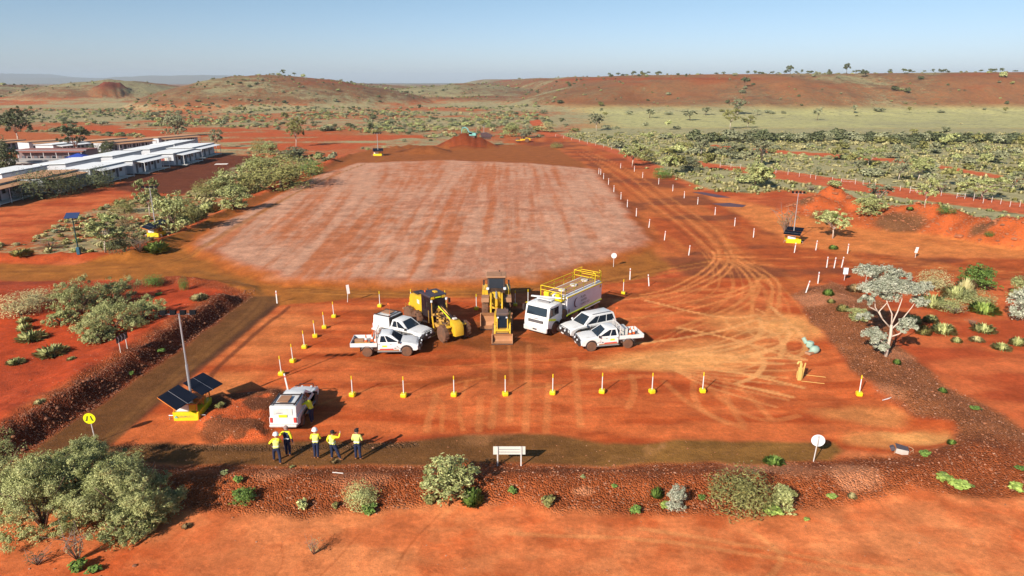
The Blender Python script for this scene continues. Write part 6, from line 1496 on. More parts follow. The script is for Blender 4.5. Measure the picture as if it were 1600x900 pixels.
# --- the large acacias in the lower left corner, each with foliage of its own
def big(px, py, wpx, hpx, seed, label, lm=L_SAGE, n=42000, size=.050, nl=9, clump=330):
    x, y, z, d = march(px, py); k = d/F; W = wpx*k; hpx = hpx*(.86 if py < 600 else 1); W *= (1.12 if py < 600 else 1); dep = math.atan2(CAM_H-z, y); W *= 1.12; Hh = max((hpx*k*1.05-.20*W*math.sin(dep))/math.cos(dep), W*.4)
    q_ = random.Random(seed); lb = []
    for i in range(nl*2+3):
        a_ = q_.uniform(0, 6.28); r_ = q_.random()**.6*.40*W; zz = q_.uniform(.14, .82)*Hh*(1-.45*(r_/(.42*W))**2); rr_ = q_.uniform(.09, .19)*W
        lb.append(((r_*math.cos(a_), r_*math.sin(a_), zz), (rr_, rr_, rr_*q_.uniform(.8, 1.15))))
    lb.append(((0, 0, .5*Hh), (.24*W, .24*W, .34*Hh)))
    for i in range(11):
        a_ = 2*PI*i/11+q_.uniform(-.25, .25); r_ = q_.uniform(.24, .38)*W; rr_ = q_.uniform(.10, .15)*W; lb.append(((r_*math.cos(a_), r_*math.sin(a_), rr_*.75), (rr_, rr_, rr_*.9)))
    t = thing('acacia_shrub', label, 'shrub', (x, y+W*.25, z-.05), 0)
    me = leafmesh('crown', [leaves(lb, int(n*1.6), size, seed, aspect=4.2, clump=int(clump*1.35)), leaves(lb, n//5, size, seed+5, shell=.2)], lm)
    c = bpy.data.objects.new('crown', me); COLL.objects.link(c); c.parent = t
    q = random.Random(seed); st = []
    for j in range(8): a = q.uniform(0, 6.28); st.append(([(0, 0, 0), (.12*W*math.cos(a), .12*W*math.sin(a), Hh*.3), (.30*W*math.cos(a+.2), .30*W*math.sin(a+.2), Hh*.62)], .07, .02))
    tr = wood(st); tr.materials.append(BARKB); b = bpy.data.objects.new('stems', tr); COLL.objects.link(b); b.parent = t
big(42, 852, 150, 138, 901, 'large sage-green acacia at the left edge of the lower corner thicket')
big(118, 800, 150, 105, 902, 'broad sage acacia in the middle back of the lower left thicket')
big(185, 838, 140, 130, 903, 'tall sage acacia right of the middle in the lower left thicket, nearest the path')
big(228, 815, 85, 85, 904, 'smaller rounded acacia at the right end of the lower left thicket', n=9000, clump=110)
big(188, 853, 80, 55, 905, 'low acacia spreading at the foot of the lower left thicket', n=8000, clump=90)
big(-30, 800, 130, 120, 906, 'acacia cut by the left edge of the picture behind the corner thicket', n=9000)
for i, (a, b_, c_, d_, k, m_, lab) in enumerate((
    (112,888,60,62,'twig',L_DRY,'dry brownish bush below the lower left thicket'), (118,895,34,26,'herb',L_GREEN,'small green plant at the foot of the dry brownish bush'), (140,898,28,16,'herb',L_GREEN,'low green plant right of the dry brownish bush at the bottom edge'),
    (50,892,48,30,'twig',L_DARK,'dark low bush at the bottom left edge'), (488,872,30,32,'twig',L_STRAW,'lone straw-coloured bush on the bare orange soil at the bottom'), (290,826,16,8,'tuft',L_DRY,'tiny dry tuft on the bare soil right of the thicket'))):
    at(k, a, b_, c_, d_, m_, lab)
# --- along the rocky bank in front
for a, b_, c_, d_, k, m_, lab in (
    (378,794,42,28,'shrub',L_GREEN,'low bright shrub at the foot of the bank on the left'), (371,760,18,20,'herb',L_GREEN,'small green plant high on the bank below the ute'), (473,799,20,26,'herb',L_SAGE,'pale small plant among the stones left of the round shrub'),
    (523,796,14,16,'herb',L_OLIVE,'tiny olive plant just left of the round shrub'), (562,800,48,40,'dome',L_SAGE,'round sage shrub at the foot of the bank below the standing people'), (577,806,30,22,'herb',L_GREEN,'dark green plant growing against the round sage shrub'),
    (697,795,92,66,'shrub',L_SAGE,'wide sage shrub on the bank left of the board sign'), (738,793,34,28,'tuft',L_GREEN,'dark green tussock at the right foot of the wide sage shrub'), (672,790,30,20,'herb',L_OLIVE,'low olive plant at the left foot of the wide sage shrub'),
    (802,774,18,17,'herb',L_GREEN,'small leafy plant on the bank below the board sign'), (857,794,28,26,'herb',L_OLIVE,'leafy yellow-green plant at the foot of the bank'), (993,807,24,20,'herb',L_GREEN,'small leafy plant left of the silver bush'),
    (1027,780,18,18,'tuft',L_GREEN,'short green tussock above the silver bush'), (1058,804,36,42,'shrub',L_SILVER,'silvery white bush at the foot of the bank'), (1040,798,22,16,'herb',L_LIME,'lime green plant beside the silvery bush'),
    (1098,783,14,12,'herb',L_GREEN,'tiny green plant between the silvery bush and the big olive shrub'), (1165,812,98,70,'dome',L_OLIVE,'big fine-leaved olive shrub on the bank below the round sign'), (1226,806,46,42,'shrub',L_SAGE,'grey-green bush right of the big olive shrub'),
    (1213,812,44,26,'herb',L_LIME,'bright green plants under the grey-green bush'), (1213,727,32,9,'tuft',L_GREEN,'flat dark green tussock on the path edge left of the round sign'), (1300,783,20,14,'herb',L_LIME,'light green plant on the pale patch of the bank'),
    (1333,780,14,9,'tuft',L_STRAW,'straw tuft on the pale patch of the bank'), (1482,760,34,22,'herb',L_LIME,'upper part of the lime creeping plant on the right bank'), (1502,771,40,26,'herb',L_LIME,'lower part of the lime creeping plant on the right bank'),
    (1590,771,26,22,'herb',L_LIME,'lime plant at the right edge of the bank'), (1597,738,20,14,'herb',L_GREEN,'green plant at the right edge above the lime one'), (1448,713,22,16,'herb',L_GREEN,'green plant right of the charred frame'),
    (1490,694,14,9,'tuft',L_GREEN,'small tuft higher on the bank right of the charred frame'), (1525,642,20,12,'herb',L_GREEN,'green plant on the crest of the right bank'), (1475,614,14,9,'tuft',L_GREEN,'small tuft halfway up the right bank'),
    (1403,570,12,10,'tuft',L_GREEN,'small green tuft at the foot of the silver tree'), (1262,815,12,9,'herb',L_LIME,'tiny lime plant right of the big olive shrub'), (350,742,14,10,'herb',L_SAGE,'small pale plant at the path edge left of the people'),
    (523,724,15,4,'tuft',L_DRY,'flat dry mat at the feet of the worker with the raised arm'), (455,731,10,4,'tuft',L_SAGE,'flat pale mat behind the boots of the leftmost workers'), (960,765,12,10,'herb',L_GREEN,'tiny plant among the stones of the middle bank'), (912,748,10,8,'herb',L_SAGE,'tiny grey plant high on the middle bank')):
    at(k, a, b_, c_, d_, m_, lab)
# --- left: grey acacia group and tussocks
big(112, 500, 80, 78, 911, 'tallest pale grey-green acacia in the group left of the dark embankment', L_SILVER if False else L_SAGE, 11000, .075, 8, 130)
big(165, 480, 76, 52, 912, 'olive acacia behind the grey-green one in the left group', L_SAGE, 7000, .075, 7, 90)
big(158, 530, 92, 70, 913, 'broad olive-green acacia in the centre of the left group', L_SAGE, 10000, .075, 8, 120)
big(215, 505, 62, 46, 914, 'sage acacia at the right end of the left group', L_SAGE, 7000, .07, 7, 90)
big(146, 538, 46, 34, 915, 'low sage acacia right behind the chevron sign', L_SAGE, 6000, .07, 6, 80)
big(90, 510, 40, 30, 916, 'small grey bush at the left foot of the left group', L_SAGE, 4000, .07, 5, 60)
for a, b_, c_, d_, k, m_, lab in (
    (20,497,62,40,'dome',L_STRAW,'pale straw bush at the left edge above the spinifex'), (52,480,46,28,'dome',L_STRAW,'straw-coloured bush left of the grey acacia group'), (236,449,32,20,'dome',L_GREEN,'bright green round bush beside the left road'), (286,454,16,22,'dome',L_GREEN,'narrow bright green bush on the rocky mound'),
    (73,559,46,20,'tuft',L_SAGE,'long spinifex clump nearest the embankment on the left'), (42,534,42,18,'tuft',L_SAGE,'spinifex clump on bare red soil, lowest of the left stack of three'), (36,518,22,14,'tuft',L_SAGE,'spinifex clump, middle of the left stack of three'),
    (35,506,20,12,'tuft',L_SAGE,'spinifex clump, topmost of the left stack of three'), (20,570,26,9,'tuft',L_SAGE,'thin spinifex clump at the left edge of the red soil'), (308,470,26,12,'tuft',L_STRAW,'straw tuft near the top of the embankment'),
    (250,553,18,11,'herb',L_GREEN,'bright green plant at the foot of the embankment beside the light tower'), (204,586,11,8,'herb',L_GREEN,'tiny green plant low on the embankment'), (110,563,14,6,'tuft',L_SAGE,'small spinifex right of the long one'),
    (60,632,18,8,'tuft',L_STRAW,'dry tuft on the brown slope above the embankment'), (246,462,14,8,'herb',L_GREEN,'small green plant below the round bright bush'), (340,640,20,16,'herb',L_OLIVE,'small plant growing behind the base of the light tower')):
    at(k, a, b_, c_, d_, m_, lab)
# --- right: tussocks and bushes near the silver tree
for i, (a, b_, c_, d_, k, m_, lab) in enumerate((
    (1467,456,52,34,'dome',L_STRAW,'yellowish round bush at the roadside right of the silver tree'), (1535,456,62,42,'shrub',L_GREEN,'dark green round bush beside the right-hand road'), (1512,462,30,30,'tuft',L_STRAW,'tall straw tussock between the yellow and the green bush'),
    (1500,468,40,22,'tuft',L_SAGE,'grey-green tussock in front of the straw one'), (1490,489,40,28,'dome',L_SAGE,'pale rounded tussock on red soil behind the silver tree'), (1462,482,42,24,'tuft',L_SAGE,'spreading tussock directly right of the silver crown'),
    (1535,480,52,26,'dome',L_SAGE,'broad grey tussock below the dark green bush'), (1500,494,46,16,'twig',L_DRY,'low brownish bush in the middle of the tussocks'), (1545,492,44,20,'tuft',L_LIME,'bright tussock patch below the broad grey one'),
    (1430,507,26,16,'tuft',L_SAGE,'small pale tussock right of the silver trunk'), (1446,524,22,18,'tuft',L_OLIVE,'darker tussock right of the silver trunk, standing lower'), (1480,523,36,18,'tuft',L_SAGE,'wide pale tussock on the bare red soil'),
    (1458,505,22,14,'tuft',L_SAGE,'pale tussock above the wide one'), (1522,510,22,13,'twig',L_DRY,'brown tuft between two tussocks on the right'), (1543,521,34,16,'tuft',L_SAGE,'rounded pale tussock left of the right edge shrub'),
    (1497,536,16,10,'tuft',L_SAGE,'small tussock near the lower end of the tussock field'), (1530,535,22,9,'tuft',L_STRAW,'flat straw tussock near the lower end of the field'), (1570,548,28,9,'tuft',L_SAGE,'lowest tussock near the right edge'),
    (1593,541,22,16,'tuft',L_SAGE,'tussock cut by the right edge'), (1598,505,40,54,'shrub',L_SILVER,'silver shrub cut by the right edge of the picture'), (1600,470,40,40,'shrub',L_SAGE,'sage shrub cut by the right edge above the silver one'),
    (1340,457,26,14,'tuft',L_DRY,'brown mat on the red soil left of the silver crown'), (1296,462,16,12,'tuft',L_GREEN,'green tuft on the nose of the gravel bank'), (1320,487,20,12,'tuft',L_OLIVE,'olive tuft on the gravel bank, middle one'), (1300,474,12,8,'tuft',L_OLIVE,'little olive tuft above the middle one on the gravel bank'),
    (1345,505,34,24,'shrub',L_SAGE,'small grey shrub left of the silver trunk'))):
    at(k, a, b_, c_, d_, m_, lab)
# --- the silver tree
def silver_tree():
    x, y, z, d = march(1384, 557); t = thing('silver_gum_tree', 'silver-leaved gum with white forked trunk on the gravel bank', 'tree', (x, y, z-.05), 0)
    q = random.Random(5)
    tk = [([(0,0,0),(.02,0,.8),(.12,.05,1.8),(.08,.1,2.6)], .14, .10)]
    br = [((.08,.1,2.3),(-.6,.2,3.0),(-1.2,.4,3.9),(-1.25,.7,4.9)), ((.08,.1,2.6),(.1,.3,3.4),(-.3,.6,4.3),(-.5,1.0,5.4)), ((.08,.1,2.6),(.5,.3,3.6),(.9,.7,4.4),(1.0,1.1,5.2)), ((.1,.1,2.2),(.9,.3,2.9),(1.5,.3,3.9),(2.0,.6,4.5)),
          ((.1,.1,1.6),(.6,-.1,1.9),(1.1,-.1,2.3),(1.3,0,2.5)), ((.05,0,1.0),(-.4,-.1,1.2),(-.8,-.1,1.5),(-1.0,0,1.7)), ((-.6,.2,3.0),(-.9,.3,3.6),(-.3,.5,4.2),(.1,.9,4.9)), ((-1.0,.3,3.6),(-1.6,.5,3.9),(-1.9,.9,5.2),(-1.7,1.4,6.3))]
    for b in br: tk.append((list(b), .062, .018))
    tr = wood(tk); tr.materials.append(BARKW); o = bpy.data.objects.new('trunk', tr); COLL.objects.link(o); o.parent = t
    lb = [((-1.3,.8,5.0),(.85,.8,.6)), ((-.4,1.0,5.3),(.9,.8,.65)), ((.7,1.1,5.1),(.95,.8,.6)), ((1.7,.9,4.9),(.8,.7,.5)), ((2.4,1.0,5.2),(.7,.6,.4)), ((-1.5,1.6,6.3),(.8,.7,.5)), ((-.2,1.5,6.1),(.9,.7,.5)), ((.9,1.6,5.9),(.7,.6,.4)),
          ((-1.9,.6,4.3),(.5,.5,.4)), ((0,.8,4.5),(.8,.6,.45)), ((2.1,.5,4.2),(.6,.5,.35)), ((1.3,0,2.6),(.55,.5,.45)), ((-1.1,.0,1.6),(.75,.6,.55)), ((-.5,-.1,.9),(.5,.5,.45)), ((1.0,.1,2.1),(.4,.4,.4)), ((-1.9,.4,3.0),(.5,.4,.35))]
    lb2 = [(c_, (r_[0]*1.12, r_[1]*1.1, r_[2]*1.35)) for c_, r_ in lb]
    me = leafmesh('crown', [leaves(lb2, 42000, .062, 77, aspect=1.9, clump=620, upw=.4)], L_SILVER); c = bpy.data.objects.new('crown', me); COLL.objects.link(c); c.parent = t
silver_tree()
# --- middle distance, single trees and shrubs that can be told apart
for a, b_, c_, d_, k, m_, lab in (
    (1308,376,56,46,'gum',L_SAGE,'small gum with bare lower branches right of the right light tower'), (1232,372,40,52,'twig',L_DRY,'thin leafless tree right behind the right light tower'), (1366,338,52,36,'shrub',L_SAGE,'grey shrub on top of the spoil heaps'), (1378,328,44,36,'gum',L_GREYG,'leaning gum behind the grey shrub on the spoil heaps'),
    (1450,330,34,46,'gum',L_SAGE,'upright gum at the edge of the outer track'), (1307,341,12,11,'dome',L_GREEN,'small bright bush on the first spoil heap'), (1483,335,28,12,'dome',L_GREEN,'bright green bush on top of the second spoil heap'), (1548,371,14,9,'dome',L_GREEN,'small bright green bush low on the right spoil heap'), (1423,330,10,6,'tuft',L_GREEN,'tiny tuft on the crest of the spoil heap'),
    (1304,390,14,8,'tuft',L_GREEN,'small tuft below the small gum'), (990,262,46,38,'gum',L_SAGE,'bushy gum where the haul road begins, left of the bright bush'), (1037,279,30,16,'dome',L_GREEN,'bright green bush at the far end of the guide posts'), (1183,292,36,40,'shrub',L_SAGE,'rounded tree standing in front of the fenced track'),
    (1080,268,40,22,'shrub',L_GREYG,'wide grey bush behind the bright green bush'), (1195,261,48,42,'gum',L_GREYG,'broad gum right behind the fenced track'), (1097,244,28,30,'gum',L_GREYG,'pale upright gum left of the fenced track'), (1147,248,40,26,'gum',L_GREYG,'spreading gum left of the broad gum'),
    (1362,261,36,30,'gum',L_SAGE,'gum beyond the fenced track, left of the forked pair'), (1408,284,30,34,'gum',L_GREYG,'left one of the forked pair of gums beyond the track'), (1441,284,44,38,'gum',L_SAGE,'right one of the forked pair of gums beyond the track'), (1473,302,28,20,'twig',L_DRY,'dead brown bush right of the forked pair of gums'),
    (1546,315,66,38,'gum',L_SAGE,'wide gum with a white forked trunk near the right edge'), (1590,300,40,30,'gum',L_GREYG,'gum at the right edge beyond the fence'), (1155,181,24,26,'gum',L_GREYG,'gum at the foot of the plateau with its shadow on the slope'), (1143,202,28,32,'gum',L_OLIVE,'tall gum in the pale flat below the plateau'),
    (1171,200,24,18,'gum',L_OLIVE,'low leaning gum right of the tall one in the pale flat'), (1104,181,16,14,'fartree',L_GREYG,'small tree at the slope foot left of the gum'), (1080,189,28,16,'fartree',L_GREYG,'wide low tree left at the slope foot'), (1184,181,10,11,'fartree',L_GREYG,'lone small tree right of the slope-foot gum'), (1279,188,15,20,'fartree',L_GREYG,'lone round tree on the border of slope and flat'),
    (1335,178,11,13,'fartree',L_GREYG,'small dark tree low on the right slope'), (1375,175,18,9,'farbush',L_GREYG,'bush on the lower right slope'), (1165,138,16,18,'fartree',L_DARK,'dark tree in the gully of the plateau slope'), (1400,142,14,11,'farbush',L_DARK,'dark bush high on the right slope'), (1420,146,12,9,'farbush',L_DARK,'second dark bush high on the right slope'), (1353,122,14,11,'fartree',L_DARK,'broad tree near the plateau rim'), (1440,125,9,9,'farbush',L_DARK,'small bush below the plateau rim'),
    (1008,252,30,20,'shrub',L_OLIVE,'olive bush behind the bushy gum at the haul road'), (933,205,26,28,'gum',L_GREYG,'upright grey gum left of the plateau foot'), (1016,185,20,14,'fartree',L_GREYG,'small tree below the middle of the plateau'), (800,214,30,22,'shrub',L_SAGE,'bush behind the road roller'), (822,216,26,20,'shrub',L_GREYG,'grey bush right behind the road roller'), (857,207,30,16,'shrub',L_STRAW,'straw bush at the bend of the far track'),
    (870,232,20,10,'dome',L_OLIVE,'low bush on the verge of the haul road'),
    (152,400,78,62,'gum',L_SAGE,'leaning gum with a pale crown beside the solar street lamp'), (185,395,60,46,'dome',L_DARK,'dark bush in the shade of the leaning gum'), (212,398,46,34,'twig',L_DRY,'dry purple-brown bush between gum and light tower'), (190,334,36,26,'dome',L_OLIVE,'upper one of the two olive bushes on the orange clearing'), (186,356,36,26,'dome',L_DRY,'lower brownish one of the two bushes on the orange clearing'),
    (228,342,44,58,'gum',L_SAGE,'tall gum with a white trunk beside the left light tower'), (262,368,66,68,'shrub',L_SAGE,'large sage tree directly right of the left light tower'), (287,352,46,44,'dome',L_OLIVE,'olive bush right of the large sage tree'), (240,396,36,20,'tuft',L_LIME,'bright green tussock below the left light tower'),
    (430,298,110,58,'dome',L_OLIVE,'largest olive round bush above the left edge of the pad'), (395,285,70,42,'shrub',L_SAGE,'sage bush left of the largest olive bush'), (345,306,56,40,'shrub',L_SAGE,'sage bush left of the middle of the pad-side thicket'), (318,310,44,30,'dome',L_OLIVE,'small olive bush at the left of the pad-side thicket'), (360,330,58,42,'shrub',L_SAGE,'pale bush in front of the pad-side thicket'),
    (385,305,44,34,'shrub',L_OLIVE,'olive shrub in the centre of the pad-side thicket'), (483,274,44,24,'dome',L_GREEN,'green bush at the far right of the pad-side thicket'), (325,332,30,18,'tuft',L_SAGE,'tussock left in front of the pad-side thicket'), (300,345,36,20,'tuft',L_SAGE,'tussocks between light tower and thicket'), (450,290,40,28,'shrub',L_OLIVE,'olive shrub behind the largest round bush'),
    (50,312,72,48,'dome',L_DARK,'large dark round bush at the near end of the cabins'), (103,304,50,38,'dome',L_DARK,'second dark round bush in front of the cabins'), (152,294,44,34,'dome',L_DARK,'third round bush in front of the cabins'), (6,280,40,62,'shrub',L_DARK,'dark tree at the left edge beside the cabins'),
    (18,228,52,58,'gum',L_DARK,'big dark gum at the left behind the camp'), (114,246,48,50,'gum',L_DARK,'dark spreading gum in the middle of the camp'), (145,250,34,24,'dome',L_DARK,'round bush beside the blue shade'), (166,246,30,26,'shrub',L_DARK,'dark bush between the camp blocks'), (206,250,28,18,'dome',L_OLIVE,'olive bush before the back block'),
    (270,214,38,38,'shrub',L_GREYG,'large round grey-green tree beyond the camp'), (336,232,22,28,'gum',L_GREYG,'thin gum at the end of the white cabins'), (460,230,32,44,'gum',L_OLIVE,'tall gum with a pale trunk on the red strip'), (403,240,26,24,'dome',L_OLIVE,'olive bush left of the tall gum'), (420,243,30,22,'shrub',L_SAGE,'sage bush at the foot of the tall gum'), (455,247,44,14,'shrub',L_GREYG,'low wide bush below the tall gum'),
    (245,225,30,14,'farbush',L_OLIVE,'olive bush behind the back blocks'), (1270,300,30,10,'twig',L_DRY,'brown low bush behind the right light tower'), (30,404,30,10,'tuft',L_OLIVE,'low green patch at the left end of the windrow'), (70,392,50,16,'twig',L_OLIVE,'low brownish scrub left of the solar street lamp'), (170,388,30,12,'tuft',L_SAGE,'pale tussock right of the solar street lamp')):
    at(k, a, b_, c_, d_, m_, lab)
# rows and scatters of look-alikes
rnd = random.Random(11)
n_ind = 0
def far_at(px, py, wpx, hpx, kind, lm, label, group):
    global n_ind; n_ind += 1; return at(kind, px, py, wpx, hpx, lm, label, group)
px = 1085
while px < 1640:      # dark hedge of mulga across the flat
    far_at(px, 221+rnd.uniform(-3, 3)+max(0, (px-1300))*.008, rnd.uniform(20, 34), rnd.uniform(15, 24), 'farbush', rnd.choice((L_DARK, L_DARK, L_GREYG)), 'dark mulga bush in the %s part of the long band across the pale flat' % ('left' if px < 1230 else 'middle' if px < 1370 else 'right' if px < 1500 else 'far right'), 'mulga bushes in the dark band'); px += rnd.uniform(6, 13)
for (xa_, xb2, yy) in ((880, 1620, 0),):      # trees on the rim of the plateau
    for k in range(64):
        p_ = rnd.uniform(xa_, xb2); u = (p_-800)/F; Y = rnd.uniform(600, 720)
        X = u*(Y*CT+(CAM_H-25)*ST); s_ = Y/F; plant('fartree', (X, Y, float(hgt(X, Y))-.2), rnd.uniform(5, 9)*s_, rnd.uniform(4, 8)*s_, L_DARK, 'small tree standing on the rim of the plateau against the sky', 'trees along the plateau rim')
for p_, h_, lab in ((1234, 14, 'tallest tree on the plateau rim, with a flat crown'), (1322, 16, 'tall thin forked tree on the plateau rim'), (955, 10, 'broad tree at the left end of the plateau rim'), (890, 8, 'low tree where the plateau rim begins')):
    u = (p_-800)/F; Y = 610; X = u*(Y*CT+(CAM_H-26)*ST); s_ = Y/F; plant('fartree', (X, Y, float(hgt(X, Y))-.2), h_*.95*s_, h_*s_, L_DARK, lab)
for p_, h_, lab in ((443, 10, 'left of two trees on the crest of the round hill'), (461, 7, 'right of two trees on the crest of the round hill'), (335, 6, 'small tree on the left shoulder of the round hill'), (296, 7, 'tree on the left saddle of the round hill'), (266, 5, 'small tree in the saddle between the hills')):
    u = (p_-800)/F; Y = 655; X = u*(Y*CT); s_ = Y/F; plant('fartree', (X, Y, float(hgt(X, Y))-.2), h_*s_, h_*s_, L_DARK, lab)
def inside(x, y, poly): return float(poly_sd(np.array([x]), np.array([y]), poly)[0]) > 0
BARE = (CAMP, REDL, FTRACK, TRK2, TRK3, HAUL, MROAD, PAD, REDM, LIGHTR, CAMPG)
cand = []
while len(cand) < 170:
    p_, q_ = rnd.uniform(-20, 1620), rnd.uniform(172, 300)
    if 300 < p_ < 960 and q_ > 212: continue
    if p_ < 560 and q_ > 225: continue
    if p_ > 1060 and 178 < q_ < 212 and rnd.random() < .95: continue
    if q_ > 240 and p_ < 1000: continue
    x, y = G(p_, q_)
    if any(inside(x, y, b) for b in BARE): continue
    if p_ > 960 and q_ > 240 and not inside(x, y, P((1000,262),(1130,302),(1240,300),(1400,330),(1620,366),(1700,300),(1700,160),(960,160))): continue
    cand.append((p_, q_))
def where(p_, q_):
    a = 'at the far left' if p_ < 200 else 'beyond the camp' if p_ < 420 else 'below the round hill' if p_ < 600 else 'behind the stockpiles' if p_ < 800 else 'past the roller' if p_ < 960 else 'right of the haul road' if p_ < 1120 else 'in the middle of the right plain' if p_ < 1340 else 'toward the right edge of the plain'
    b = 'in the farthest scrub ' if q_ < 190 else 'in the far scrub ' if q_ < 205 else 'in the middle scrub ' if q_ < 225 else 'in the nearer scrub '
    return b+a
TONE = {'leaf_grey_green': 'grey-green', 'leaf_olive': 'olive', 'leaf_dark': 'dark', 'leaf_sage': 'pale sage'}
for p_, q_ in cand:
    s_ = 20.5*1.05/((322+q_-450)/F)/F
    lm_ = rnd.choice((L_GREYG, L_GREYG, L_OLIVE, L_SAGE) if p_ > 900 else (L_GREYG, L_GREYG, L_OLIVE, L_DARK, L_SAGE))
    if rnd.random() < .42:
        h_ = rnd.uniform(2.6, 5.0); far_at(p_, q_, h_*rnd.uniform(.8, 1.2)/s_, h_/s_, 'fartree', lm_, TONE[lm_.name]+' tree '+where(p_, q_), 'scattered trees of the scrub')
    else:
        h_ = rnd.uniform(1.8, 3.4); far_at(p_, q_, h_*rnd.uniform(1.3, 2.0)/s_, h_/s_, 'farbush', lm_, TONE[lm_.name]+' rounded bush '+where(p_, q_), 'scattered bushes of the scrub')
print('individual plants', sum(_cnt.values()))

# everything else that nobody could count: one object of low scrub, one of dry grass, one of stones
def scatter(name, pts, sc_, zs, protos, mats, seed):
    me = bpy.data.meshes.new(name); pts = np.asarray(pts, np.float32); n = len(pts)
    me.vertices.add(n); me.vertices.foreach_set('co', pts.ravel())
    a = me.attributes.new('size', 'FLOAT_VECTOR', 'POINT'); a.data.foreach_set('vector', np.stack([sc_, sc_, zs], 1).astype(np.float32).ravel())
    rg = np.random.default_rng(seed); a = me.attributes.new('turn', 'FLOAT_VECTOR', 'POINT'); a.data.foreach_set('vector', np.stack([np.zeros(n), np.zeros(n), rg.uniform(0, 6.28, n)], 1).astype(np.float32).ravel())
    a = me.attributes.new('pick', 'INT', 'POINT'); k = len(protos)*len(mats); a.data.foreach_set('value', rg.integers(0, k, n).astype(np.int32))
    o = bpy.data.objects.new(name, me); COLL.objects.link(o); o['kind'] = 'stuff'
    col_ = bpy.data.collections.new(name+'_pieces'); i = 0
    for p_ in protos:
        for m_ in mats:
            q = bpy.data.objects.new('%s_%02d' % (name, i), p_.copy()); q.data.materials.clear(); q.data.materials.append(m_); col_.objects.link(q); i += 1
    g = bpy.data.node_groups.new(name, 'GeometryNodeTree'); g.interface.new_socket('Geometry', in_out='INPUT', socket_type='NodeSocketGeometry'); g.interface.new_socket('Geometry', in_out='OUTPUT', socket_type='NodeSocketGeometry')
    N = g.nodes.new; gi, go = N('NodeGroupInput'), N('NodeGroupOutput'); ip = N('GeometryNodeInstanceOnPoints'); ci = N('GeometryNodeCollectionInfo'); ci.inputs[0].default_value = col_; ci.inputs['Separate Children'].default_value = True; ci.inputs['Reset Children'].default_value = True
    def na(nm, t): q = N('GeometryNodeInputNamedAttribute'); q.data_type = t; q.inputs[0].default_value = nm; return q.outputs[0]
    L_ = g.links.new; L_(gi.outputs[0], ip.inputs['Points']); L_(ci.outputs[0], ip.inputs['Instance']); ip.inputs['Pick Instance'].default_value = True
    L_(na('pick', 'INT'), ip.inputs['Instance Index']); L_(na('size', 'FLOAT_VECTOR'), ip.inputs['Scale']); er = N('FunctionNodeEulerToRotation'); L_(na('turn', 'FLOAT_VECTOR'), er.inputs[0]); L_(er.outputs[0], ip.inputs['Rotation'])
    L_(ip.outputs[0], go.inputs[0]); md = o.modifiers.new('pieces', 'NODES'); md.node_group = g
    return o
rg = np.random.default_rng(42)
def field(n, ymin, ymax, pw=1.0, spread=.9):
    y = ymin+(ymax-ymin)*rg.random(n)**pw; x = (rg.random(n)*2-1)*(y*spread+15); return x, y
def keep_out(x, y, polys, pad=0.5):
    k = np.ones(len(x), bool)
    for p_ in polys:
        xs = [q[0] for q in p_]; ys = [q[1] for q in p_]
        s_ = k & (x > min(xs)-2) & (x < max(xs)+2) & (y > min(ys)-2) & (y < max(ys)+2)
        i = np.where(s_)[0]; k[i[poly_sd(x[i], y[i], p_) > -pad]] = False
    return k
SC_R = P((1000,262),(1090,298),(1180,306),(1240,300),(1330,316),(1400,330),(1480,338),(1620,366),(1900,420),(2200,300),(1700,160),(900,160),(880,215),(960,238))
# scrub between the site and the hills
x, y = field(15000, 180, 520, .9); k = keep_out(x, y, BARE+(P((520,262),(640,222),(830,215),(900,225),(960,262)),)); x, y = x[k], y[k]
dn = fbm(x, y, 40, 3, 201); k = (rg.random(len(x)) < sstep(.32, .62, dn)*.85+.05) & ~((x > 20) & (y > 275) & (rg.random(len(x)) < .975)) & ~((x > 20) & (rg.random(len(x)) < .65)); x, y = x[k], y[k]
z = hgt(x, y); s_ = rg.uniform(1.1, 3.4, len(x)); k = z < 8
bush = [PROTO['farbush%d' % i][0] for i in range(3)]
scatter('scrub', np.stack([x, y, z-.05], 1)[k], s_[k], (s_*rg.uniform(.45, .8, len(x)))[k], bush, (L_GREYG, L_GREYG, L_SAGE, L_SAGE, L_STRAW, L_DARK), 1)
# sparse dots of bushes over the hills
x, y = field(12000, 430, 1500, .8); z = hgt(x, y); k = (z > 5) & (rg.random(len(x)) < sstep(.35, .6, fbm(x, y, 60, 3, 210))*.9+.08) & ~((x > 40) & (rg.random(len(x)) < .6)); x, y, z = x[k], y[k], z[k]
s_ = rg.gamma(2.2, .75, len(x))+.6; scatter('hill_scrub', np.stack([x, y, z-.1], 1), s_, s_*rg.uniform(.5, .9, len(x)), bush, (L_GREYG, L_OLIVE, L_SAGE, L_DARK), 2)
# denser belts left of the pad and right of the haul road
xs, ys = [], []
for poly, n, pad in ((SCRUBL, 420, .5), (SC_R, 2300, .5)):
    bx = [p_[0] for p_ in poly]; by = [p_[1] for p_ in poly]; x = rg.uniform(max(min(bx), -190), min(max(bx), 260), n*3); y = rg.uniform(min(by), min(max(by), 300), n*3)
    k = (poly_sd(x, y, poly) > pad); x, y = x[k][:n], y[k][:n]; xs.append(x); ys.append(y)
x = np.concatenate(xs); y = np.concatenate(ys); k = keep_out(x, y, BARE) & (rg.random(len(x)) < sstep(.28, .6, fbm(x, y, 12, 3, 220))); x, y = x[k], y[k]; z = hgt(x, y)
s_ = rg.uniform(.5, 1.7, len(x)); scatter('low_shrubs', np.stack([x, y, z-.03], 1), s_, s_*rg.uniform(.4, .75, len(x)), bush, (L_SAGE, L_STRAW, L_STRAW, L_STRAW, L_GREYG), 3)
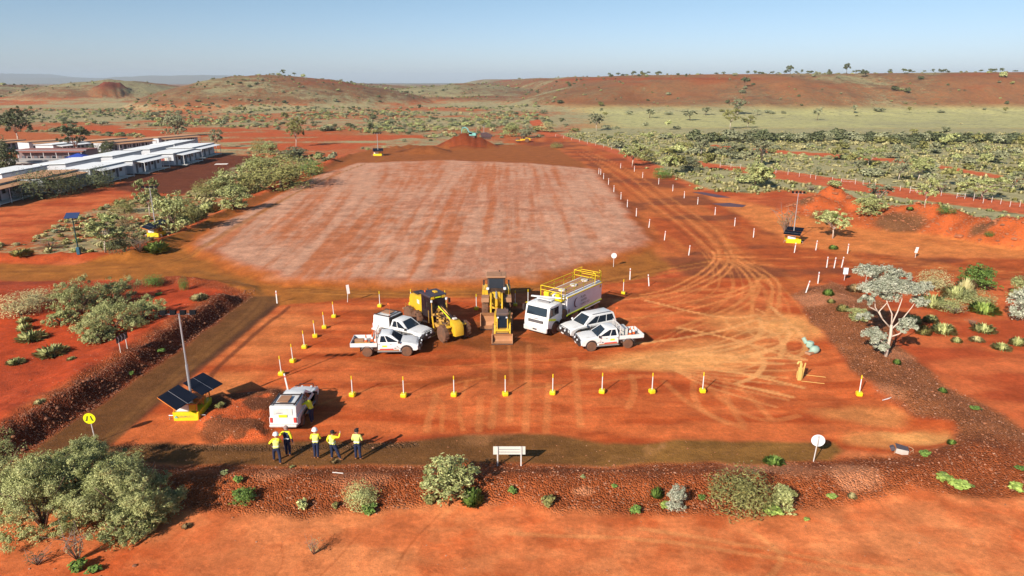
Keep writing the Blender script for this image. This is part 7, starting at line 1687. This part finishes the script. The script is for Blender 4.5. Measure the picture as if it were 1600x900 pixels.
# spinifex and dry grass
xs, ys = [], []
for poly, n in ((SCRUBL, 900), (SC_R, 20000)):
    bx = [p_[0] for p_ in poly]; by = [p_[1] for p_ in poly]; x = rg.uniform(max(min(bx), -190), min(max(bx), 280), n*3); y = rg.uniform(min(by), min(max(by), 420), n*3)
    k = (poly_sd(x, y, poly) > .2); xs.append(x[k][:n]); ys.append(y[k][:n])
x = np.concatenate(xs); y = np.concatenate(ys); k = (y < 285) & keep_out(x, y, BARE, .2) & (rg.random(len(x)) < .15+sstep(.25, .6, fbm(x, y, 7, 3, 225))); x, y = x[k], y[k]; z = hgt(x, y)
lowtuft = leafmesh('tussock', [blades(650, 70, .075)], L_STRAW); lowtuft2 = leafmesh('tussock', [blades(651, 70, .075)], L_STRAW)
s_ = rg.uniform(.5, 1.5, len(x)); scatter('spinifex_grass', np.stack([x, y, z-.02], 1), s_, s_*rg.uniform(.35, .7, len(x)), [lowtuft, lowtuft2], (L_STRAW, L_STRAW, L_SAGE, L_OLIVE), 4)
# stones on the banks, heaps and embankment
def rock(seed):
    b = MB(); b.blob((0, 0, .2), (.5, .42, .34), 8, .22, seed); me = bpy.data.meshes.new('stone'); me.from_pydata(b.v, [], b.f); return me
ST1 = mat('stone_brown', (.25, .10, .05), .9, dirt=.5, scale=3); ST2 = mat('stone_dark', (.18, .066, .034), .9, dirt=.3, scale=3); ST3 = mat('stone_pale', (.52, .26, .16), .9, dirt=.3, scale=3); ST4 = mat('stone_red', (.40, .14, .06), .9, dirt=.3, scale=3)
rk = [rock(i) for i in range(4)]
def on_poly(poly, n, cond=None):
    bx = [p_[0] for p_ in poly]; by = [p_[1] for p_ in poly]; x = rg.uniform(max(min(bx), -60), min(max(bx), 90), n*4); y = rg.uniform(min(by), max(by), n*4); k = poly_sd(x, y, poly) > 0
    return x[k][:n], y[k][:n]
x, y = on_poly(BERM, 15000); z = hgt(x, y); s_ = rg.gamma(1.5, .024, len(x))+.025
scatter('stones', np.stack([x, y, z-.01], 1), s_, s_*.8, rk, (ST1, ST1, ST4, ST4, ST4, ST3), 5)
x, y = on_poly(DARKB, 9000); d = seg_dist(x, y, REDGE); k = (d < 2.2) & (rg.random(len(x)) < .9); x, y = x[k], y[k]; z = hgt(x, y); s_ = rg.gamma(1.3, .034, len(x))+.03
scatter('embankment_rocks', np.stack([x, y, z-.02], 1), s_, s_*.8, rk, (ST2, ST2, ST1, ST1, ST4), 6)
x, y = on_poly(LEFTSOIL, 5000); d = seg_dist(x, y, EMB); d2 = seg_dist(x, y, ROCKY); k = (rg.random(len(x)) < sstep(5, 2, d)*.8+sstep(3, 1, d2)+.05); x, y = x[k], y[k]; z = hgt(x, y); s_ = rg.gamma(1.8, .035, len(x))+.03
x2, y2 = on_poly(HEAP, 500); x3, y3 = on_poly(PATH, 350); x4 = rg.uniform(-22, 26, 500); y4 = rg.uniform(17, 31, 500)
x = np.concatenate([x, x2, x3, x4]); y = np.concatenate([y, y2, y3, y4]); z = hgt(x, y); s_ = rg.gamma(1.6, .022, len(x))+.02
scatter('clods', np.stack([x, y, z-.01], 1), s_, s_*.7, rk, (ST1, ST4, ST4, ST3), 7)
# clods thrown up on the spoil heaps
xs = []; ys = []
for k, (px_, py_, rx, ry, h) in enumerate(PILES[5:]):
    cx, cy = G(px_, py_); n = 220; a = rg.uniform(0, 6.28, n); r = np.sqrt(rg.random(n))*1.1; xs.append(cx+rx*r*np.cos(a)); ys.append(cy+ry*r*np.sin(a))
x = np.concatenate(xs); y = np.concatenate(ys); z = hgt(x, y); s_ = rg.gamma(1.6, .10, len(x))+.06
scatter('spoil_lumps', np.stack([x, y, z-.03], 1), s_, s_*.7, rk, (ST4, ST1, ST4, ST4), 8)

# ---------------------------------------------------------------- the air
hm = bpy.data.materials.new('haze'); hm.use_nodes = True; n_ = hm.node_tree
for q in list(n_.nodes):
    if q.type == 'BSDF_PRINCIPLED': n_.nodes.remove(q)
pv = n_.nodes.new('ShaderNodeVolumePrincipled'); pv.inputs['Color'].default_value = (0.74, 0.86, 1.0, 1)
pv.inputs['Density'].default_value = 0.00009; pv.inputs['Anisotropy'].default_value = 0.0
n_.links.new(pv.outputs[0], n_.nodes['Material Output'].inputs['Volume'])
b = MB(); b.box((0, 5800, 75), (31000, 13600, 160)); hz = b.build('haze', hm); hz['kind'] = 'stuff'
